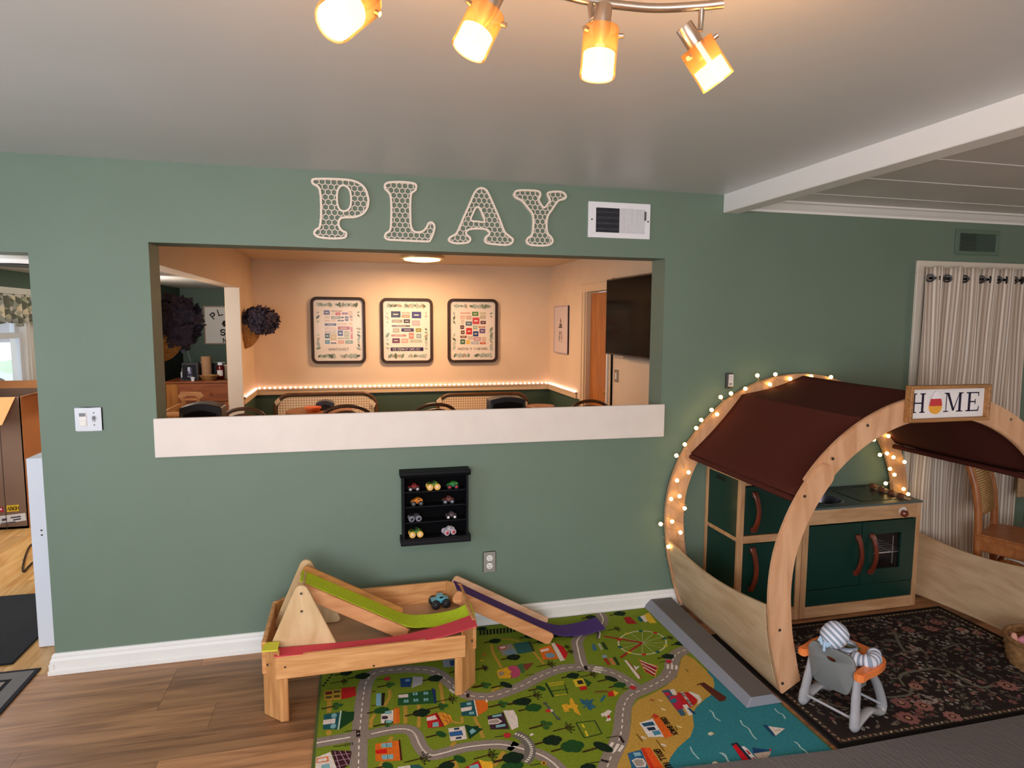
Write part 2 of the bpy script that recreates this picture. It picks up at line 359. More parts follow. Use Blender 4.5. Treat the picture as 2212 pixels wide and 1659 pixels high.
# ---------------------------------------------------------------- dining room beyond the opening
DX0, DX1, DY = -1.19, 2.65, 5.1
RZ0, RZ1 = .768, .838                                        # chair rail
JY0, JY1, HZ = 1.185, 4.16, 2.05                             # wide opening in its left wall
b = B().box(DX0-.15, DX1+.15, DY, DY+.12, RZ0, 2.6); struct('wall_dining_back', b, cream)
struct('wall_dining_back_wainscot', B().box(DX0-.15, DX1+.15, DY+.005, DY+.12, 0, RZ0), dkgreen)
b = B().box(DX0-.15, DX0, WT, JY0, 0, 2.6).box(DX0-.15, DX0, JY0, JY1, HZ, 2.6).box(DX0-.15, DX0, JY1, DY, RZ0, 2.6)
b.box(DX0-.15, DX0-.145, JY1, DY, 0, RZ0)
struct('wall_dining_left', b, cream)
struct('wall_dining_left_wainscot', B().box(DX0-.14, DX0-.005, JY1+.01, DY, 0, RZ0), dkgreen)
post = struct('trim_4', B().box(DX0-.138, DX0+.008, JY1-.02, JY1+.02, 0, HZ+.01), mat('cream_casing', '#ead9c3', rough=.5), bevel=.003)
D0, D1, DZ = 2.96, 3.70, 2.045                               # doorway in its right wall
b = B().box(DX1, DX1+.15, WT, D0, 0, 2.6).box(DX1, DX1+.15, D0, D1, DZ, 2.6).box(DX1, DX1+.15, D1, DY, RZ0, 2.6)
struct('wall_dining_right', b, cream)
struct('wall_dining_right_wainscot', B().box(DX1+.004, DX1+.15, D1+.08, DY, 0, RZ0), dkgreen)
b = B()
b.box(DX0, DX1, DY-.022, DY, RZ0, RZ1).box(DX1-.022, DX1, D1+.25, DY-.022, RZ0, RZ1).box(DX0, DX0+.022, JY1+.02, DY-.022, RZ0, RZ1)
b.box(DX0, DX1, DY-.032, DY, RZ1-.012, RZ1).box(DX1-.032, DX1, D1+.25, DY-.032, RZ1-.012, RZ1).box(DX0, DX0+.032, JY1+.02, DY-.032, RZ1-.012, RZ1)
struct('trim_5', b, mat('cream_rail_paint', '#dcc29c', rough=.5))
struct('ceiling_dining', B().box(DX0-.15, DX1+.15, WT, DY+.12, 2.44, 2.6), creamceil)
# door of the right wall: leaf and casing
dw = wood('maple_door_veneer', '#b9722f', '#9c5a22', 'z', 2, .4, 6)
dr = struct('door_1', B().box(DX1+.055, DX1+.095, D0+.02, D1-.02, .01, DZ-.015), dw)
casing = mat('cream_door_casing', '#e2c8a4', rough=.5)
b = B()
for a, c in ((D0-.085, D0), (D1, D1+.085)): b.box(DX1-.02, DX1, a, c, 0, DZ); b.box(DX1-.03, DX1, a+(.0 if a < D0 else .06), a+(.025 if a < D0 else .085), 0, DZ-.001)
b.box(DX1-.02, DX1, D0-.085, D1+.085, DZ, DZ+.085).box(DX1-.032, DX1, D0-.095, D1+.095, DZ+.085, DZ+.11)
b.box(DX1, DX1+.15, D1-.02, D1, 0, DZ).box(DX1, DX1+.15, D0, D0+.02, 0, DZ)
obj('door_frame', b, casing, dr)
obj('door_knob', B().lathe([(.012, 0), (.012, .03), (.028, .04), (.03, .06), (.015, .075)], (DX1+.055, D0+.09, .95), (-1, 0, 0), 14), mat('knob_brass', '#b08a4a', rough=.3, metal=1), dr, smooth=40)
# ---------------------------------------------------------------- side room on the left
SX, SZ, SY = -3.3, 2.18, 7.5
W0, W1, WZ0, WZ1 = 3.45, 4.36, .98, 1.93
b = B().box(SX-.15, SX, WT, W0, 0, SZ).box(SX-.15, SX, W1, SY, 0, SZ).box(SX-.15, SX, W0, W1, 0, WZ0).box(SX-.15, SX, W0, W1, WZ1, SZ)
struct('wall_side_room_left', b, dkgreen)
struct('wall_side_room_jog', B().box(SX, -2.57, 4.95, SY, 0, SZ), dkgreen)
struct('wall_side_room_back', B().box(SX, DX0-.15, SY, SY+.12, 0, SZ), dkgreen)
struct('wall_side_room_right', B().box(DX0-.15, DX0-.02, DY+.0, SY, 0, SZ), dkgreen)
struct('ceiling_side_room', B().box(SX-.15, DX0-.15, WT, SY+.1, SZ, SZ+.1), mat('white_ceiling_paint', '#d5d3cf', rough=.5))
wf = bpy.data.objects.new('window_1', None); COL.objects.link(wf); wf.location = (SX, (W0+W1)/2, WZ0); wf['kind'] = 'structure'
b = B()
for y in (W0-.075, W1): b.box(SX-.0, SX+.022, y, y+.075, WZ0, WZ1)
b.box(SX, SX+.022, W0-.075, W1+.075, WZ1, WZ1+.08).box(SX, SX+.05, W0-.09, W1+.09, WZ0-.03, WZ0)
b.box(SX-.15, SX, W0, W0+.03, WZ0, WZ1).box(SX-.15, SX, W1-.03, W1, WZ0, WZ1)
obj('window_casing', b, white, wf)
for nm, z0, z1, dx in (('upper_sash', 1.5, WZ1, -.1), ('lower_sash', WZ0, 1.56, -.06)):
    b = B(); w = .055; x0, x1 = SX+dx-.018, SX+dx+.018
    b.box(x0, x1, W0+.03+w, W1-.03-w, z0, z0+w).box(x0, x1, W0+.03+w, W1-.03-w, z1-w, z1).box(x0, x1, W0+.03, W0+.03+w, z0, z1).box(x0, x1, W1-.03-w, W1-.03, z0, z1)
    sh = obj(nm, b, mat('white_sash', '#e4ebf5', rough=.4), wf)
    g, t, p = _nt('clear_pane'); p.inputs['Base Color'].default_value = (1, 1, 1, 1); p.inputs['Roughness'].default_value = .02
    tr = t.nodes.new('ShaderNodeBsdfTransparent'); mxs = t.nodes.new('ShaderNodeMixShader'); mxs.inputs[0].default_value = .12
    t.links.new(tr.outputs[0], mxs.inputs[1]); t.links.new(p.outputs[0], mxs.inputs[2]); t.links.new(mxs.outputs[0], t.nodes['Material Output'].inputs[0])
    obj('pane', B().box(SX+dx-.002, SX+dx+.002, W0+.03+w, W1-.03-w, z0+w, z1-w), g, sh)
# dark doorway of the jog wall
d2 = struct('door_2', B().box(-2.57, -2.555, 6.3, 7.42, 0, 1.72), mat('near_black_door', '#0b0b0c', rough=.6))
obj('door_edge', B().box(-2.57, -2.54, 6.13, 6.3, 0, 1.2), mat('pale_door_edge', '#c9cdd6', rough=.5), d2)
# outdoors beyond that window
struct('street', B().box(-60, SX-.3, -30, 60, -.5, -.35), mat('asphalt', '#c3ccd4', rough=.9, var=.08))
struct('lawn', B().box(-16, -11, -30, 60, -.36, -.3), mat('lawn_green', '#9fb79f', rough=.9, var=.2))
hz = B()
rr = random.Random(3)
for i in range(700):
    c = V((-15.5+rr.uniform(-.6, .6), rr.uniform(4, 26), rr.uniform(-.3, 2.4))); s = rr.uniform(.12, .25)
    n = V((rr.uniform(-1, 1), rr.uniform(-1, 1), rr.uniform(-.3, 1))).normalized(); a = n.orthogonal().normalized(); d = n.cross(a)
    hz.add([c-a*s, c-d*s*.6, c+a*s, c+d*s*.6], [(0, 1, 2, 3)])
hz.box(-15.8, -15.2, 4, 26, -.4, 2.1)
h = obj('hedge', hz, mat('hedge_leaf', '#86a596', rough=.8, var=.3, vs=2)); tag(h, 'leafy green hedge seen through the side room window', 'hedge'); h['kind'] = 'stuff'

cr_ = bpy.data.objects.new('parked_car', None); COL.objects.link(cr_); cr_.location = (-9, 13.0, -.35); tag(cr_, 'pale silver car parked outside the side room window', 'car')
cpm = mat('car_paint', '#b9c6d2', rough=.3, coat=.4)
obj('body', B().prism([(10.9,0),(15.1,0),(15.15,.45),(14.3,.62),(13.7,1.1),(12.1,1.12),(11.4,.68),(10.85,.6)], 'x', -9.8, -8.2).xf(Matrix.Translation((0, 0, -.15))), cpm, cr_, bevel=.06)
obj('windows', B().prism([(11.75,.66),(14.1,.62),(13.6,1.03),(12.2,1.05)], 'x', -9.82, -8.18).xf(Matrix.Translation((0, 0, -.15))), mat('car_glass', '#2a3038', rough=.1), cr_)
for yy in (11.7, 14.3):
    for xx in (-9.75, -8.25): obj('wheel', B().lathe([(.1, -.1), (.3, -.1), (.32, -.06), (.32, .06), (.3, .1), (.1, .1)], (xx, yy, -.03), (1, 0, 0), 20), mat('car_tyre', '#1c1c1e', rough=.8), cr_, smooth=40)
# ================================================================ things in the dining room and side room
dkwood = wood('dark_frame_wood', '#3a2418', '#24140d', 'z', 6, .6, 6)
paperm = mat('poster_paper', '#e6ddd2', rough=.5)
glassm, t_, p_ = _nt('picture_glass'); p_.inputs['Base Color'].default_value = (.9, .9, .9, 1); p_.inputs['Roughness'].default_value = .03
_tr = t_.nodes.new('ShaderNodeBsdfTransparent'); _mx = t_.nodes.new('ShaderNodeMixShader'); _mx.inputs[0].default_value = .02; _gl = t_.nodes.new('ShaderNodeBsdfGlossy'); _gl.inputs['Roughness'].default_value = .16
t_.links.new(_tr.outputs[0], _mx.inputs[1]); t_.links.new(_gl.outputs[0], _mx.inputs[2]); t_.links.new(_mx.outputs[0], t_.nodes['Material Output'].inputs[0])
printm = printed('flat_print', rough=.6, var=.03, bump=0)
def rrect(x0, x1, z0, z1, r, n=5):
    o = []
    for cx, cz, a in ((x1-r, z1-r, 0), (x0+r, z1-r, 90), (x0+r, z0+r, 180), (x1-r, z0+r, 270)):
        o += [(cx+r*cos(radians(a+90*k/n)), cz+r*sin(radians(a+90*k/n))) for k in range(n+1)]
    return o
def flat(bb, c, pts): bb.cur = c; bb.add(pts, [tuple(range(len(pts)))])
# (x,z) in a 0..1 box of the poster print area read off the photograph: x0,z0,x1,z1,colour
P1 = [(.0,.87,.2,1,'#5f6a9a'),(.26,.97,.62,.99,'#8a4a4a'),(.26,.87,.38,.94,'#d9cfc4'),(.4,.86,.57,.94,'#c4505c'),(.62,.88,.82,.94,'#8a6a9a'),(.84,.86,.98,.98,'#cdbfae'),(.04,.76,.2,.83,'#d2c0b0'),(.24,.75,.58,.83,'#8f9c9a'),(.6,.77,.68,.82,'#454d6e'),(.72,.69,.84,.83,'#6f7690'),(.88,.78,.98,.85,'#9a8a9a'),(.02,.67,.2,.72,'#cdb4a4'),(.24,.66,.42,.74,'#d5c4b0'),(.46,.68,.68,.72,'#4a4d66'),(.9,.7,.98,.76,'#c9a48e'),(.02,.55,.42,.62,'#3e4f78'),(.46,.56,.8,.64,'#d0c3b4'),(.84,.56,.98,.64,'#d7bfa4'),(.02,.42,.42,.52,'#d4c5b8'),(.46,.43,.88,.53,'#a56a6c'),(.9,.16,.98,.52,'#c78a92'),(.02,.3,.24,.4,'#b9b0aa'),(.26,.3,.42,.42,'#c4bcb0'),(.46,.25,.64,.41,'#3b5686'),(.68,.22,.86,.4,'#a9b09e'),(.02,.18,.18,.32,'#2f5468'),(.2,.12,.42,.3,'#c7b48a'),(.46,.16,.86,.2,'#93a98a'),(.02,.02,.18,.13,'#5a92ae'),(.22,.02,.4,.06,'#4a4f6e'),(.46,.02,.68,.12,'#d8a48e'),(.72,.02,.98,.12,'#8aa39c')]
P2 = [(.0,.82,.3,1,'#3d4560'),(.34,.92,.6,.98,'#b9b2a6'),(.34,.81,.6,.9,'#cf9c8c'),(.66,.8,.96,.99,'#4a4d86'),(.02,.67,.36,.76,'#9c988c'),(.4,.66,.6,.77,'#4a4258'),(.66,.58,.92,.74,'#b9aab2'),(.02,.55,.6,.6,'#6a6472'),(.05,.38,.26,.51,'#a8a596'),(.32,.41,.72,.51,'#443a64'),(.78,.4,.96,.51,'#8a8a4a'),(.0,.27,.48,.33,'#b07f7c'),(.56,.2,.72,.38,'#cf8a82'),(.8,.22,.96,.35,'#8ea0a8'),(.03,.08,.27,.22,'#6a3a52'),(.32,.08,.54,.21,'#c9a69c'),(.6,.09,.98,.18,'#a9b3a4')]
P3 = [(.02,.93,.4,.98,'#cfa89a'),(.46,.87,.7,1,'#5f8a52'),(.76,.9,.98,.99,'#c9c4a6'),(.02,.78,.2,.88,'#cfaea0'),(.24,.76,.44,.88,'#c9b0a0'),(.48,.62,.74,.82,'#c8505c'),(.76,.78,.98,.88,'#b4b09a'),(.04,.62,.16,.76,'#c9c0b0'),(.22,.57,.46,.7,'#58788c'),(.78,.62,.98,.72,'#5a2f3c'),(.02,.47,.16,.58,'#463038'),(.5,.46,.66,.57,'#9ab09c'),(.7,.51,.96,.55,'#b06a48'),(.04,.31,.18,.42,'#5a4038'),(.24,.3,.46,.5,'#c43a3c'),(.5,.24,.7,.4,'#30487e'),(.74,.34,.96,.48,'#6a5a8a'),(.02,.19,.26,.26,'#7a4a42'),(.3,.14,.5,.25,'#c4b4a4'),(.52,.1,.8,.22,'#c09aa4'),(.84,.08,.98,.22,'#d0b49a'),(.02,.0,.2,.15,'#3f6a52'),(.24,.01,.38,.12,'#d9b43c'),(.42,.0,.72,.08,'#a9b6bc'),(.76,.0,.98,.06,'#c4563c')]
def poster(x0, x1, z0, z1, data, cap, label, banner=False):
    Y = DY-.03; t = thing('framed_poster', label, 'poster', ((x0+x1)/2, DY, z0), 'framed posters on the cream wall')
    A = rrect(x0, x1, z0, z1, .075); I = rrect(x0+.036, x1-.036, z0+.036, z1-.036, .045)
    obj('frame', B().strip(A+A[:1], I+I[:1], 'y', Y-.012, DY), dkwood, t, bevel=.003)
    pb = B().prism(rrect(x0+.03, x1-.03, z0+.03, z1-.03, .05), 'y', Y+.012, DY-.002); obj('paper', pb, paperm, t)
    pr = B(); yy = Y+.0105; w = x1-x0; h = z1-z0
    px0, px1 = x0+.24*w, x0+.77*w; pz0, pz1 = z0+(.25 if banner else .29)*h, z0+.8*h
    if banner: px0, px1, pz0 = x0+.2*w, x0+.8*w, z0+.27*h
    for k, (a, c, e, g, colr) in enumerate(data):
        q = [(px0+a*(px1-px0), yy-.0002*(k % 3), pz0+c*(pz1-pz0)), (px0+e*(px1-px0), yy-.0002*(k % 3), pz0+c*(pz1-pz0)), (px0+e*(px1-px0), yy-.0002*(k % 3), pz0+g*(pz1-pz0)), (px0+a*(px1-px0), yy-.0002*(k % 3), pz0+g*(pz1-pz0))]
        flat(pr, colr, q)
        m = .18; zc = (q[0][2]+q[2][2])/2; hh = (q[2][2]-q[0][2])*.09; ww = (q[1][0]-q[0][0])*.26; xc = (q[0][0]+q[1][0])/2
        flat(pr, '#e8dccb' if k % 2 else '#d8cbb8', [(xc-ww, yy-.0008, zc-hh), (xc+ww, yy-.0008, zc-hh), (xc+ww, yy-.0008, zc+hh), (xc-ww, yy-.0008, zc+hh)])
    # leafy border
    rr = random.Random(int(x0*100)+50)
    def leafrow(ax0, az0, ax1, az1, n, gap):
        for i in range(n):
            tt = (i+.5)/n
            if gap[0] < tt < gap[1]: continue
            c = V((ax0+(ax1-ax0)*tt, yy-.0005-.00016*i, az0+(az1-az0)*tt)); a = rr.uniform(0, 2*pi); s = rr.uniform(.012, .026)
            d = V((cos(a), 0, sin(a))); n2 = V((-sin(a), 0, cos(a)))
            flat(pr, rr.choice(['#9fb0a6', '#a9b6ac', '#7f9180', '#b3bbb0', '#5f6e58', '#a9a08c']), [c-d*s*1.6, c-d*s*.6-n2*s*.7, c+d*s*.6-n2*s*.7, c+d*s*1.6, c+d*s*.6+n2*s*.7, c-d*s*.6+n2*s*.7])
    leafrow(x0+.13*w, z1-.115*h, x1-.15*w, z1-.115*h, 26, (.34, .45)); leafrow(x0+.13*w, z0+.115*h, x1-.13*w, z0+.115*h, 22, (.42, .55))
    leafrow(x0+.13*w, z1-.2*h, x0+.13*w, z0+.2*h, 9, (.3, .6)); leafrow(x1-.13*w, z1-.2*h, x1-.13*w, z0+.2*h, 12, (.2, .4))
    if banner:
        flat(pr, '#2c2350', [(px0-.01, yy-.0004, z0+.19*h), (px1+.01, yy-.0004, z0+.19*h), (px1+.01, yy-.0004, z0+.245*h), (px0-.01, yy-.0004, z0+.245*h)])
        pr.cur = '#efe6dc'; letters(pr, cap, (px0+.012, yy-.0012, z0+.2*h), (1, 0, 0), (0, 0, 1), .026, .0035, 1.02)
    else:
        pr.cur = '#6f625a'; k = 1.5 if len(cap) < 12 else 1.28
        n = len(cap); hh = .028; tw = n*4*hh/6*k; letters(pr, cap, ((px0+px1)/2-tw/2, yy-.0012, z0+.2*h), (1, 0, 0), (0, 0, 1), hh, .0035, k)
    obj('print', pr, printm, t, cols=True)
    # bowed acrylic sheet in front
    g = B().grid(lambda u, v: (x0+.036+u*(w-.072), Y-.004+.008*((2*u-1)**2+(2*v-1)**2)/2, z0+.036+v*(h-.072)), 12, 14)
    obj('glazing', g, glassm, t, smooth=60)
poster(-.507, .166, 1.152, 1.996, P1, 'NANTUCKET', 'dark framed poster headed by a flag stamp, NANTUCKET printed below')
poster(.354, 1.029, 1.147, 1.993, P2, 'ICE CREAM OF CAPE COD', 'dark framed poster with a purple ICE CREAM banner at its foot', True)
poster(1.225, 1.905, 1.148, 1.996, P3, "MARTHA'S VINEYARD", 'dark framed poster of red and green stamps nearest the door corner')
# LED strip on the chair rail
st = thing('light_strip', 'glowing pink white light strip running along the chair rail', 'light strip', (0.7, DY-.03, RZ1))
path = [V((DX0+.02, JY1+.03, RZ1+.004)), V((DX0+.02, DY-.02, RZ1+.006)), V((DX1-.02, DY-.02, RZ1+.006)), V((DX1-.02, D1+.26, RZ1+.004))]
b = B()
for p, q in zip(path, path[1:]): b.beam(p, q, .012, .004)
obj('strip', b, mat('strip_tape', '#e8d6cc', rough=.5), st)
ledm = mat('strip_diode', '#ffe6dc', emit='#ffd2c4', es=9)
nb = [9, 62, 22]; me0 = None
for (p, q), n in zip(zip(path, path[1:]), nb):
    for i in range(n):
        c = p.lerp(q, (i+.5)/n)
        if me0 is None:
            o = obj('diode', B().ball((0, 0, 0), (.012, .008, .012), 8, 5), ledm); me0 = o.data
        else: o = bpy.data.objects.new('diode', me0); COL.objects.link(o)
        o.parent = st; o.location = c+V((0, 0, .008))-st.location
# ceiling light
t = thing('ceiling_light', 'round flush ceiling light glowing warm in the dining room', 'ceiling light', (.79, 4.07, 2.44))
obj('rim', B().lathe([(.24, 0), (.25, -.02), (.245, -.035), (.215, -.035)], (.79, 4.07, 2.44), n=36), mat('lamp_rim', '#e8d0a0', rough=.3, metal=.6), t, smooth=40)
obj('diffuser', B().lathe([(.215, -.032), (.2, -.05), (.12, -.062), (.01, -.066)], (.79, 4.07, 2.44), n=36, cap=(False, True)), mat('lamp_diffuser', '#ffe2b0', emit='#ffd08a', es=4), t, smooth=60)
# television on the right wall
t = thing('television', 'black flat television mounted on the cream wall by the door', 'television', (DX1, 2.4, 1.37))
obj('body', B().box(DX1-.085, DX1-.045, 1.45, 2.88, 1.37, 2.136), black, t, bevel=.004)
obj('screen', B().box(DX1-.087, DX1-.0845, 1.465, 2.865, 1.385, 2.122), mat('screen_glass', '#0a0808', rough=.12, spec=.03), t)
obj('mount', B().box(DX1-.05, DX1, 1.9, 2.5, 1.34, 1.9), mat('grey_bracket', '#8a847c', rough=.5), t)
t = thing('cable_cover', 'white cable raceway running down beside the wooden door', 'cable cover', (DX1, 2.93, .9))
obj('upright', B().box(DX1-.045, DX1-.018, 2.925, 2.955, .4, 1.47), white, t, bevel=.004)
obj('elbow', B().box(DX1-.05, DX1-.018, 2.86, 2.965, 1.44, 1.48), white, t, bevel=.006)
# lighthouse picture
t = thing('lighthouse_picture', 'narrow white picture of a lighthouse on the right cream wall', 'picture', (DX1, 4.57, 1.29))
obj('panel', B().box(DX1-.02, DX1, 4.285, 4.845, 1.29, 1.905), mat('pale_lilac_board', '#d9c9c6', rough=.5), t, bevel=.002)
pr = B(); xx = DX1-.0212
def lq(c, y0, y1, z0, z1, yt0=None, yt1=None): flat(pr, c, [(xx, y0, z0), (xx, y1, z0), (xx, y1 if yt1 is None else yt1, z1), (xx, y0 if yt0 is None else yt0, z1)])
lq('#7c6a66', 4.54, 4.6, 1.71, 1.75, 4.57, 4.571); lq('#8d7f7a', 4.545, 4.595, 1.685, 1.71); lq('#5f5450', 4.5, 4.66, 1.62, 1.635); lq('#6a5d58', 4.52, 4.62, 1.635, 1.675)
lq('#9c8a86', 4.52, 4.56, 1.53, 1.575); lq('#7a6c68', 4.585, 4.62, 1.525, 1.575); lq('#a59590', 4.5, 4.55, 1.47, 1.52); lq('#857672', 4.59, 4.63, 1.46, 1.52); lq('#c0b2ae', 4.48, 4.65, 1.44, 1.455)
obj('print', pr, printm, t, cols=True)
b = B(); 
for q in ((4.285, 4.30, 1.29, 1.905), (4.83, 4.845, 1.29, 1.905), (4.30, 4.83, 1.29, 1.305), (4.30, 4.83, 1.89, 1.905)): b.box(DX1-.026, DX1, *q)
obj('frame', b, mat('grey_lilac_frame', '#b9aab4', rough=.4), t)
t = thing('light_switch', 'single light switch with grey plate below the television', 'light switch', (DX1, 2.765, 1.08))
obj('plate', B().box(DX1-.008, DX1, 2.715, 2.81, 1.083, 1.21), mat('brushed_plate', '#8d8478', rough=.3, metal=.8), t, bevel=.002)
obj('rocker', B().box(DX1-.012, DX1, 2.745, 2.782, 1.11, 1.18), white, t, bevel=.002)
# wall pockets with dried hydrangeas
cane = wood('woven_cane', '#c9924e', '#8a5a2a', 'x', 30, .7, 3)
pet = mat('dark_hydrangea', '#3d3544', rough=.85, var=.5, vs=22)
def pocket(label, y, zt, zb, rad, fc, fr, n, seed, ps=1.25):
    t = thing('hydrangea_wall_pocket', label, 'wall basket', (DX0, y, zb), 'hydrangea wall pockets')
    b = B(); N = 11; rows = 12
    def fn(u, v):
        a = -pi/2+u*pi; r = rad*(1-(1-v)**2)**.6*(1+.03*cos(40*a)); return (DX0+max(0, r*cos(a)*1.05), y+r*sin(a), zb+v*(zt-zb))
    b.grid(fn, 28, rows); b.grid(lambda u, v: (DX0+.001, y+(2*u-1)*rad*(1-(1-v)**2)**.6, zb+v*(zt-zb)), 6, 8)
    obj('basket', b, cane, t, smooth=30)
    f = B(); rr = random.Random(seed)
    for i in range(n):
        a, cz = rr.uniform(0, 2*pi), rr.uniform(-1, 1); s = sqrt(1-cz*cz)
        k = rr.uniform(.72, 1.04); c = V((fc[0]+fr[0]*k*s*cos(a), fc[1]+fr[1]*k*s*sin(a), fc[2]+fr[2]*k*cz))
        if c.x < DX0+.012: c.x = DX0+.012+rr.uniform(0, .03)
        nn = (V((s*cos(a), s*sin(a), cz))+V((rr.uniform(-.6, .6), rr.uniform(-.6, .6), rr.uniform(-.6, .6)))).normalized(); u = nn.orthogonal().normalized(); w = nn.cross(u)
        for kk in range(4):
            e = (u*cos(kk*pi/2)+w*sin(kk*pi/2)); g = nn.cross(e); z = rr.uniform(.018, .03)*ps
            f.add([c, c+e*z*.7+g*z*.6+nn*.004, c+e*z*1.25+nn*.012, c+e*z*.7-g*z*.6+nn*.004], [(0, 1, 2, 3)])
    f.ball(fc, (fr[0]*.8, fr[1]*.8, fr[2]*.8), 12, 8)
    f.v = [V((max(p.x, DX0+.003), p.y, p.z)) for p in f.v]
    o = obj('blooms', f, pet, t); o['kind'] = 'stuff'
pocket('dark dried hydrangeas in a cane wall pocket beside the cream post', 4.44, 1.66, 1.37, .17, V((DX0+.17, 4.43, 1.69)), V((.2, .21, .15)), 420, 5)
pocket('larger near bunch of dark hydrangeas in a cane pocket, partly cut by the opening edge', 1.12, 1.61, 1.43, .13, V((DX0+.09, 1.18, 1.68)), V((.13, .21, .165)), 300, 9, 1.5)
# sign on the far green wall
t = thing('framed_sign', 'white sign in a thin wooden frame on the dark green wall', 'sign', (-1.92, SY, 1.31))
b = B(); x0, x1, z0, z1 = -2.243, -1.6, 1.315, 1.915; Y = SY-.025
obj('board', B().box(x0+.015, x1-.015, SY-.02, SY-.003, z0+.015, z1-.015), mat('sign_board', '#dcd5cf', rough=.6), t)
b.box(x0+.02, x1-.02, Y, SY, z0, z0+.02).box(x0+.02, x1-.02, Y, SY, z1-.02, z1).box(x0, x0+.02, Y, SY, z0, z1).box(x1-.02, x1, Y, SY, z0, z1)
obj('frame', b, wood('sign_frame', '#8a6a48', '#66492e', 'x', 5), t)
pr = B(); pr.cur = '#3a3838'; yy = SY-.0212; cx, cz = -1.93, 1.56
for i, ch in enumerate('PLAY'):
    a = radians(129-i*24); o = V((cx+.225*cos(a), yy, cz-.005+.225*sin(a))); u = V((sin(a), 0, -cos(a))); v = V((cos(a), 0, sin(a)))
    letters(pr, ch, o-u*.03, u, v, .085, .017)
letters(pr, 'SC', (-2.0, yy, 1.46), (1, 0, 0), (0, 0, 1), .085, .018, 1.45)
letters(pr, 'Ne', (-1.97, yy, 1.345), (1, 0, 0), (0, 0, 1), .062, .014, 1.4)
for k in range(6):
    a = k*pi/3; c = V((cx+.03*cos(a), yy, 1.64+.03*sin(a))); pr.add([c+V((.024*cos(q*pi/4), 0, .024*sin(q*pi/4))) for q in range(8)], [tuple(range(8))])
pr.add([(-1.95, yy, 1.435), (-1.9, yy, 1.435), (-1.9, yy, 1.44), (-1.95, yy, 1.44)], [(0, 1, 2, 3)])
obj('lettering', pr, printm, t, cols=True)
# dresser below it and what stands on it
drw = wood('orange_brown_wood', '#a3592a', '#7d3d1a', 'x', 3, .4, 6); drw2 = wood('honey_wood_side', '#bd7a34', '#93561f', 'z', 3, .4, 6)
t = thing('dresser', 'orange brown wooden dresser standing below the framed sign', 'dresser', (-2.0, 6.4, 0))
obj('body', B().box(-2.32, -1.5, 6.12, 6.7, .04, .835), drw, t, bevel=.004)
obj('side_panel', B().box(-2.47, -2.32, 6.12, 6.7, .0, .835), drw2, t, bevel=.003)
obj('top', B().box(-2.49, -1.48, 6.1, 6.72, .835, .86), drw, t, bevel=.004)
for i in range(3):
    d = obj('drawer', B().box(-2.29, -1.53, 6.105, 6.125, .08+i*.25, .3+i*.25), drw, t, bevel=.003)
    obj('knob', B().lathe([(.008, 0), (.016, .012), (.012, .024)], (-1.91, 6.105, .19+i*.25), (0, -1, 0), 10), drw, d, smooth=40)
DT_ = .86
def bottle(label, px, pyb, prof, m1, m2=None, lab=None, cat='bottle', y=6.42):
    c = onY(px, pyb, y); c.z = DT_; t = thing('bottle', label, cat, c, 'things on the dresser')
    obj('body', B().lathe(prof[0], c, n=16), m1, t, smooth=40)
    if len(prof) > 1: obj('cap', B().lathe(prof[1], c, n=14), m2, t, smooth=40)
    if lab: obj('label', B().grid(lambda u, v: (c.x+(lab[0]+.001)*cos(-2.4+u*1.6), c.y+(lab[0]+.001)*sin(-2.4+u*1.6), c.z+lab[1]+v*(lab[2]-lab[1])), 8, 1), mat(lab[3], lab[3], rough=.5), t)
bottle('white plastic bottle with navy foot left of the black box', 396, 823, [[(.028, 0), (.03, .005), (.03, .1), (.014, .12)], [(.014, .12), (.016, .125), (.016, .15), (.01, .165)]], mat('white_plastic', '#dfe3ea', rough=.4), mat('white_plastic', '#dfe3ea'), (.03, .0, .035, '#3a3f66'))
bottle('red sauce bottle with white cap beside the wooden bowl', 477, 818, [[(.042, 0), (.05, .01), (.05, .17), (.034, .2)], [(.036, .2), (.036, .235), (.03, .24)]], mat('red_sauce', '#5e0f10', rough=.2), mat('white_plastic', '#dfe3ea'), (.05, .05, .13, '#dcd2cc'))
bottle('beige jar half hidden behind the red sauce bottle', 487, 816, [[(.04, 0), (.043, .01), (.043, .16), (.036, .18)], [(.038, .18), (.038, .205)]], mat('beige_jar', '#b9a184', rough=.5), mat('beige_lid', '#cfc0a4'), y=6.5)
c = onY(417, 825, 6.18); c.z = DT_
t = thing('small_white_jar', 'tiny white jar standing in front of the black box', 'jar', c, 'things on the dresser'); obj('body', B().lathe([(.022, 0), (.024, .01), (.024, .03), (.03, .033), (.03, .05), (.02, .052)], c, n=14), mat('white_plastic', '#dfe3ea'), t, smooth=40)
c = onY(413, 822, 6.32); c.z = DT_
t = thing('boxed_appliance', 'black carton with a pale appliance pictured on its front', 'box', c, 'things on the dresser')
obj('carton', B().box(c.x-.1, c.x+.105, c.y-.05, c.y+.1, c.z, c.z+.245), mat('black_carton', '#23242b', rough=.5), t, bevel=.002)
pr = B(); yy = c.y-.051
def fq(col, x0, x1, z0, z1): flat(pr, col, [(c.x+x0, yy, c.z+z0), (c.x+x1, yy, c.z+z0), (c.x+x1, yy, c.z+z1), (c.x+x0, yy, c.z+z1)])
fq('#16161c', -.09, .08, .01, .22); yy -= .0004; fq('#3a3d55', -.03, .03, .06, .18); yy -= .0004; fq('#b9bcd6', -.028, .004, .13, .185); fq('#8a8ca6', -.02, .012, .095, .13); fq('#7c7f96', -.035, .035, .045, .06)
obj('print', pr, printm, t, cols=True)
c = onY(447, 815, 6.42); c.z = DT_
t = thing('paper_towel_roll', 'tall brown paper roll standing behind the wooden bowl', 'paper roll', c, 'things on the dresser')
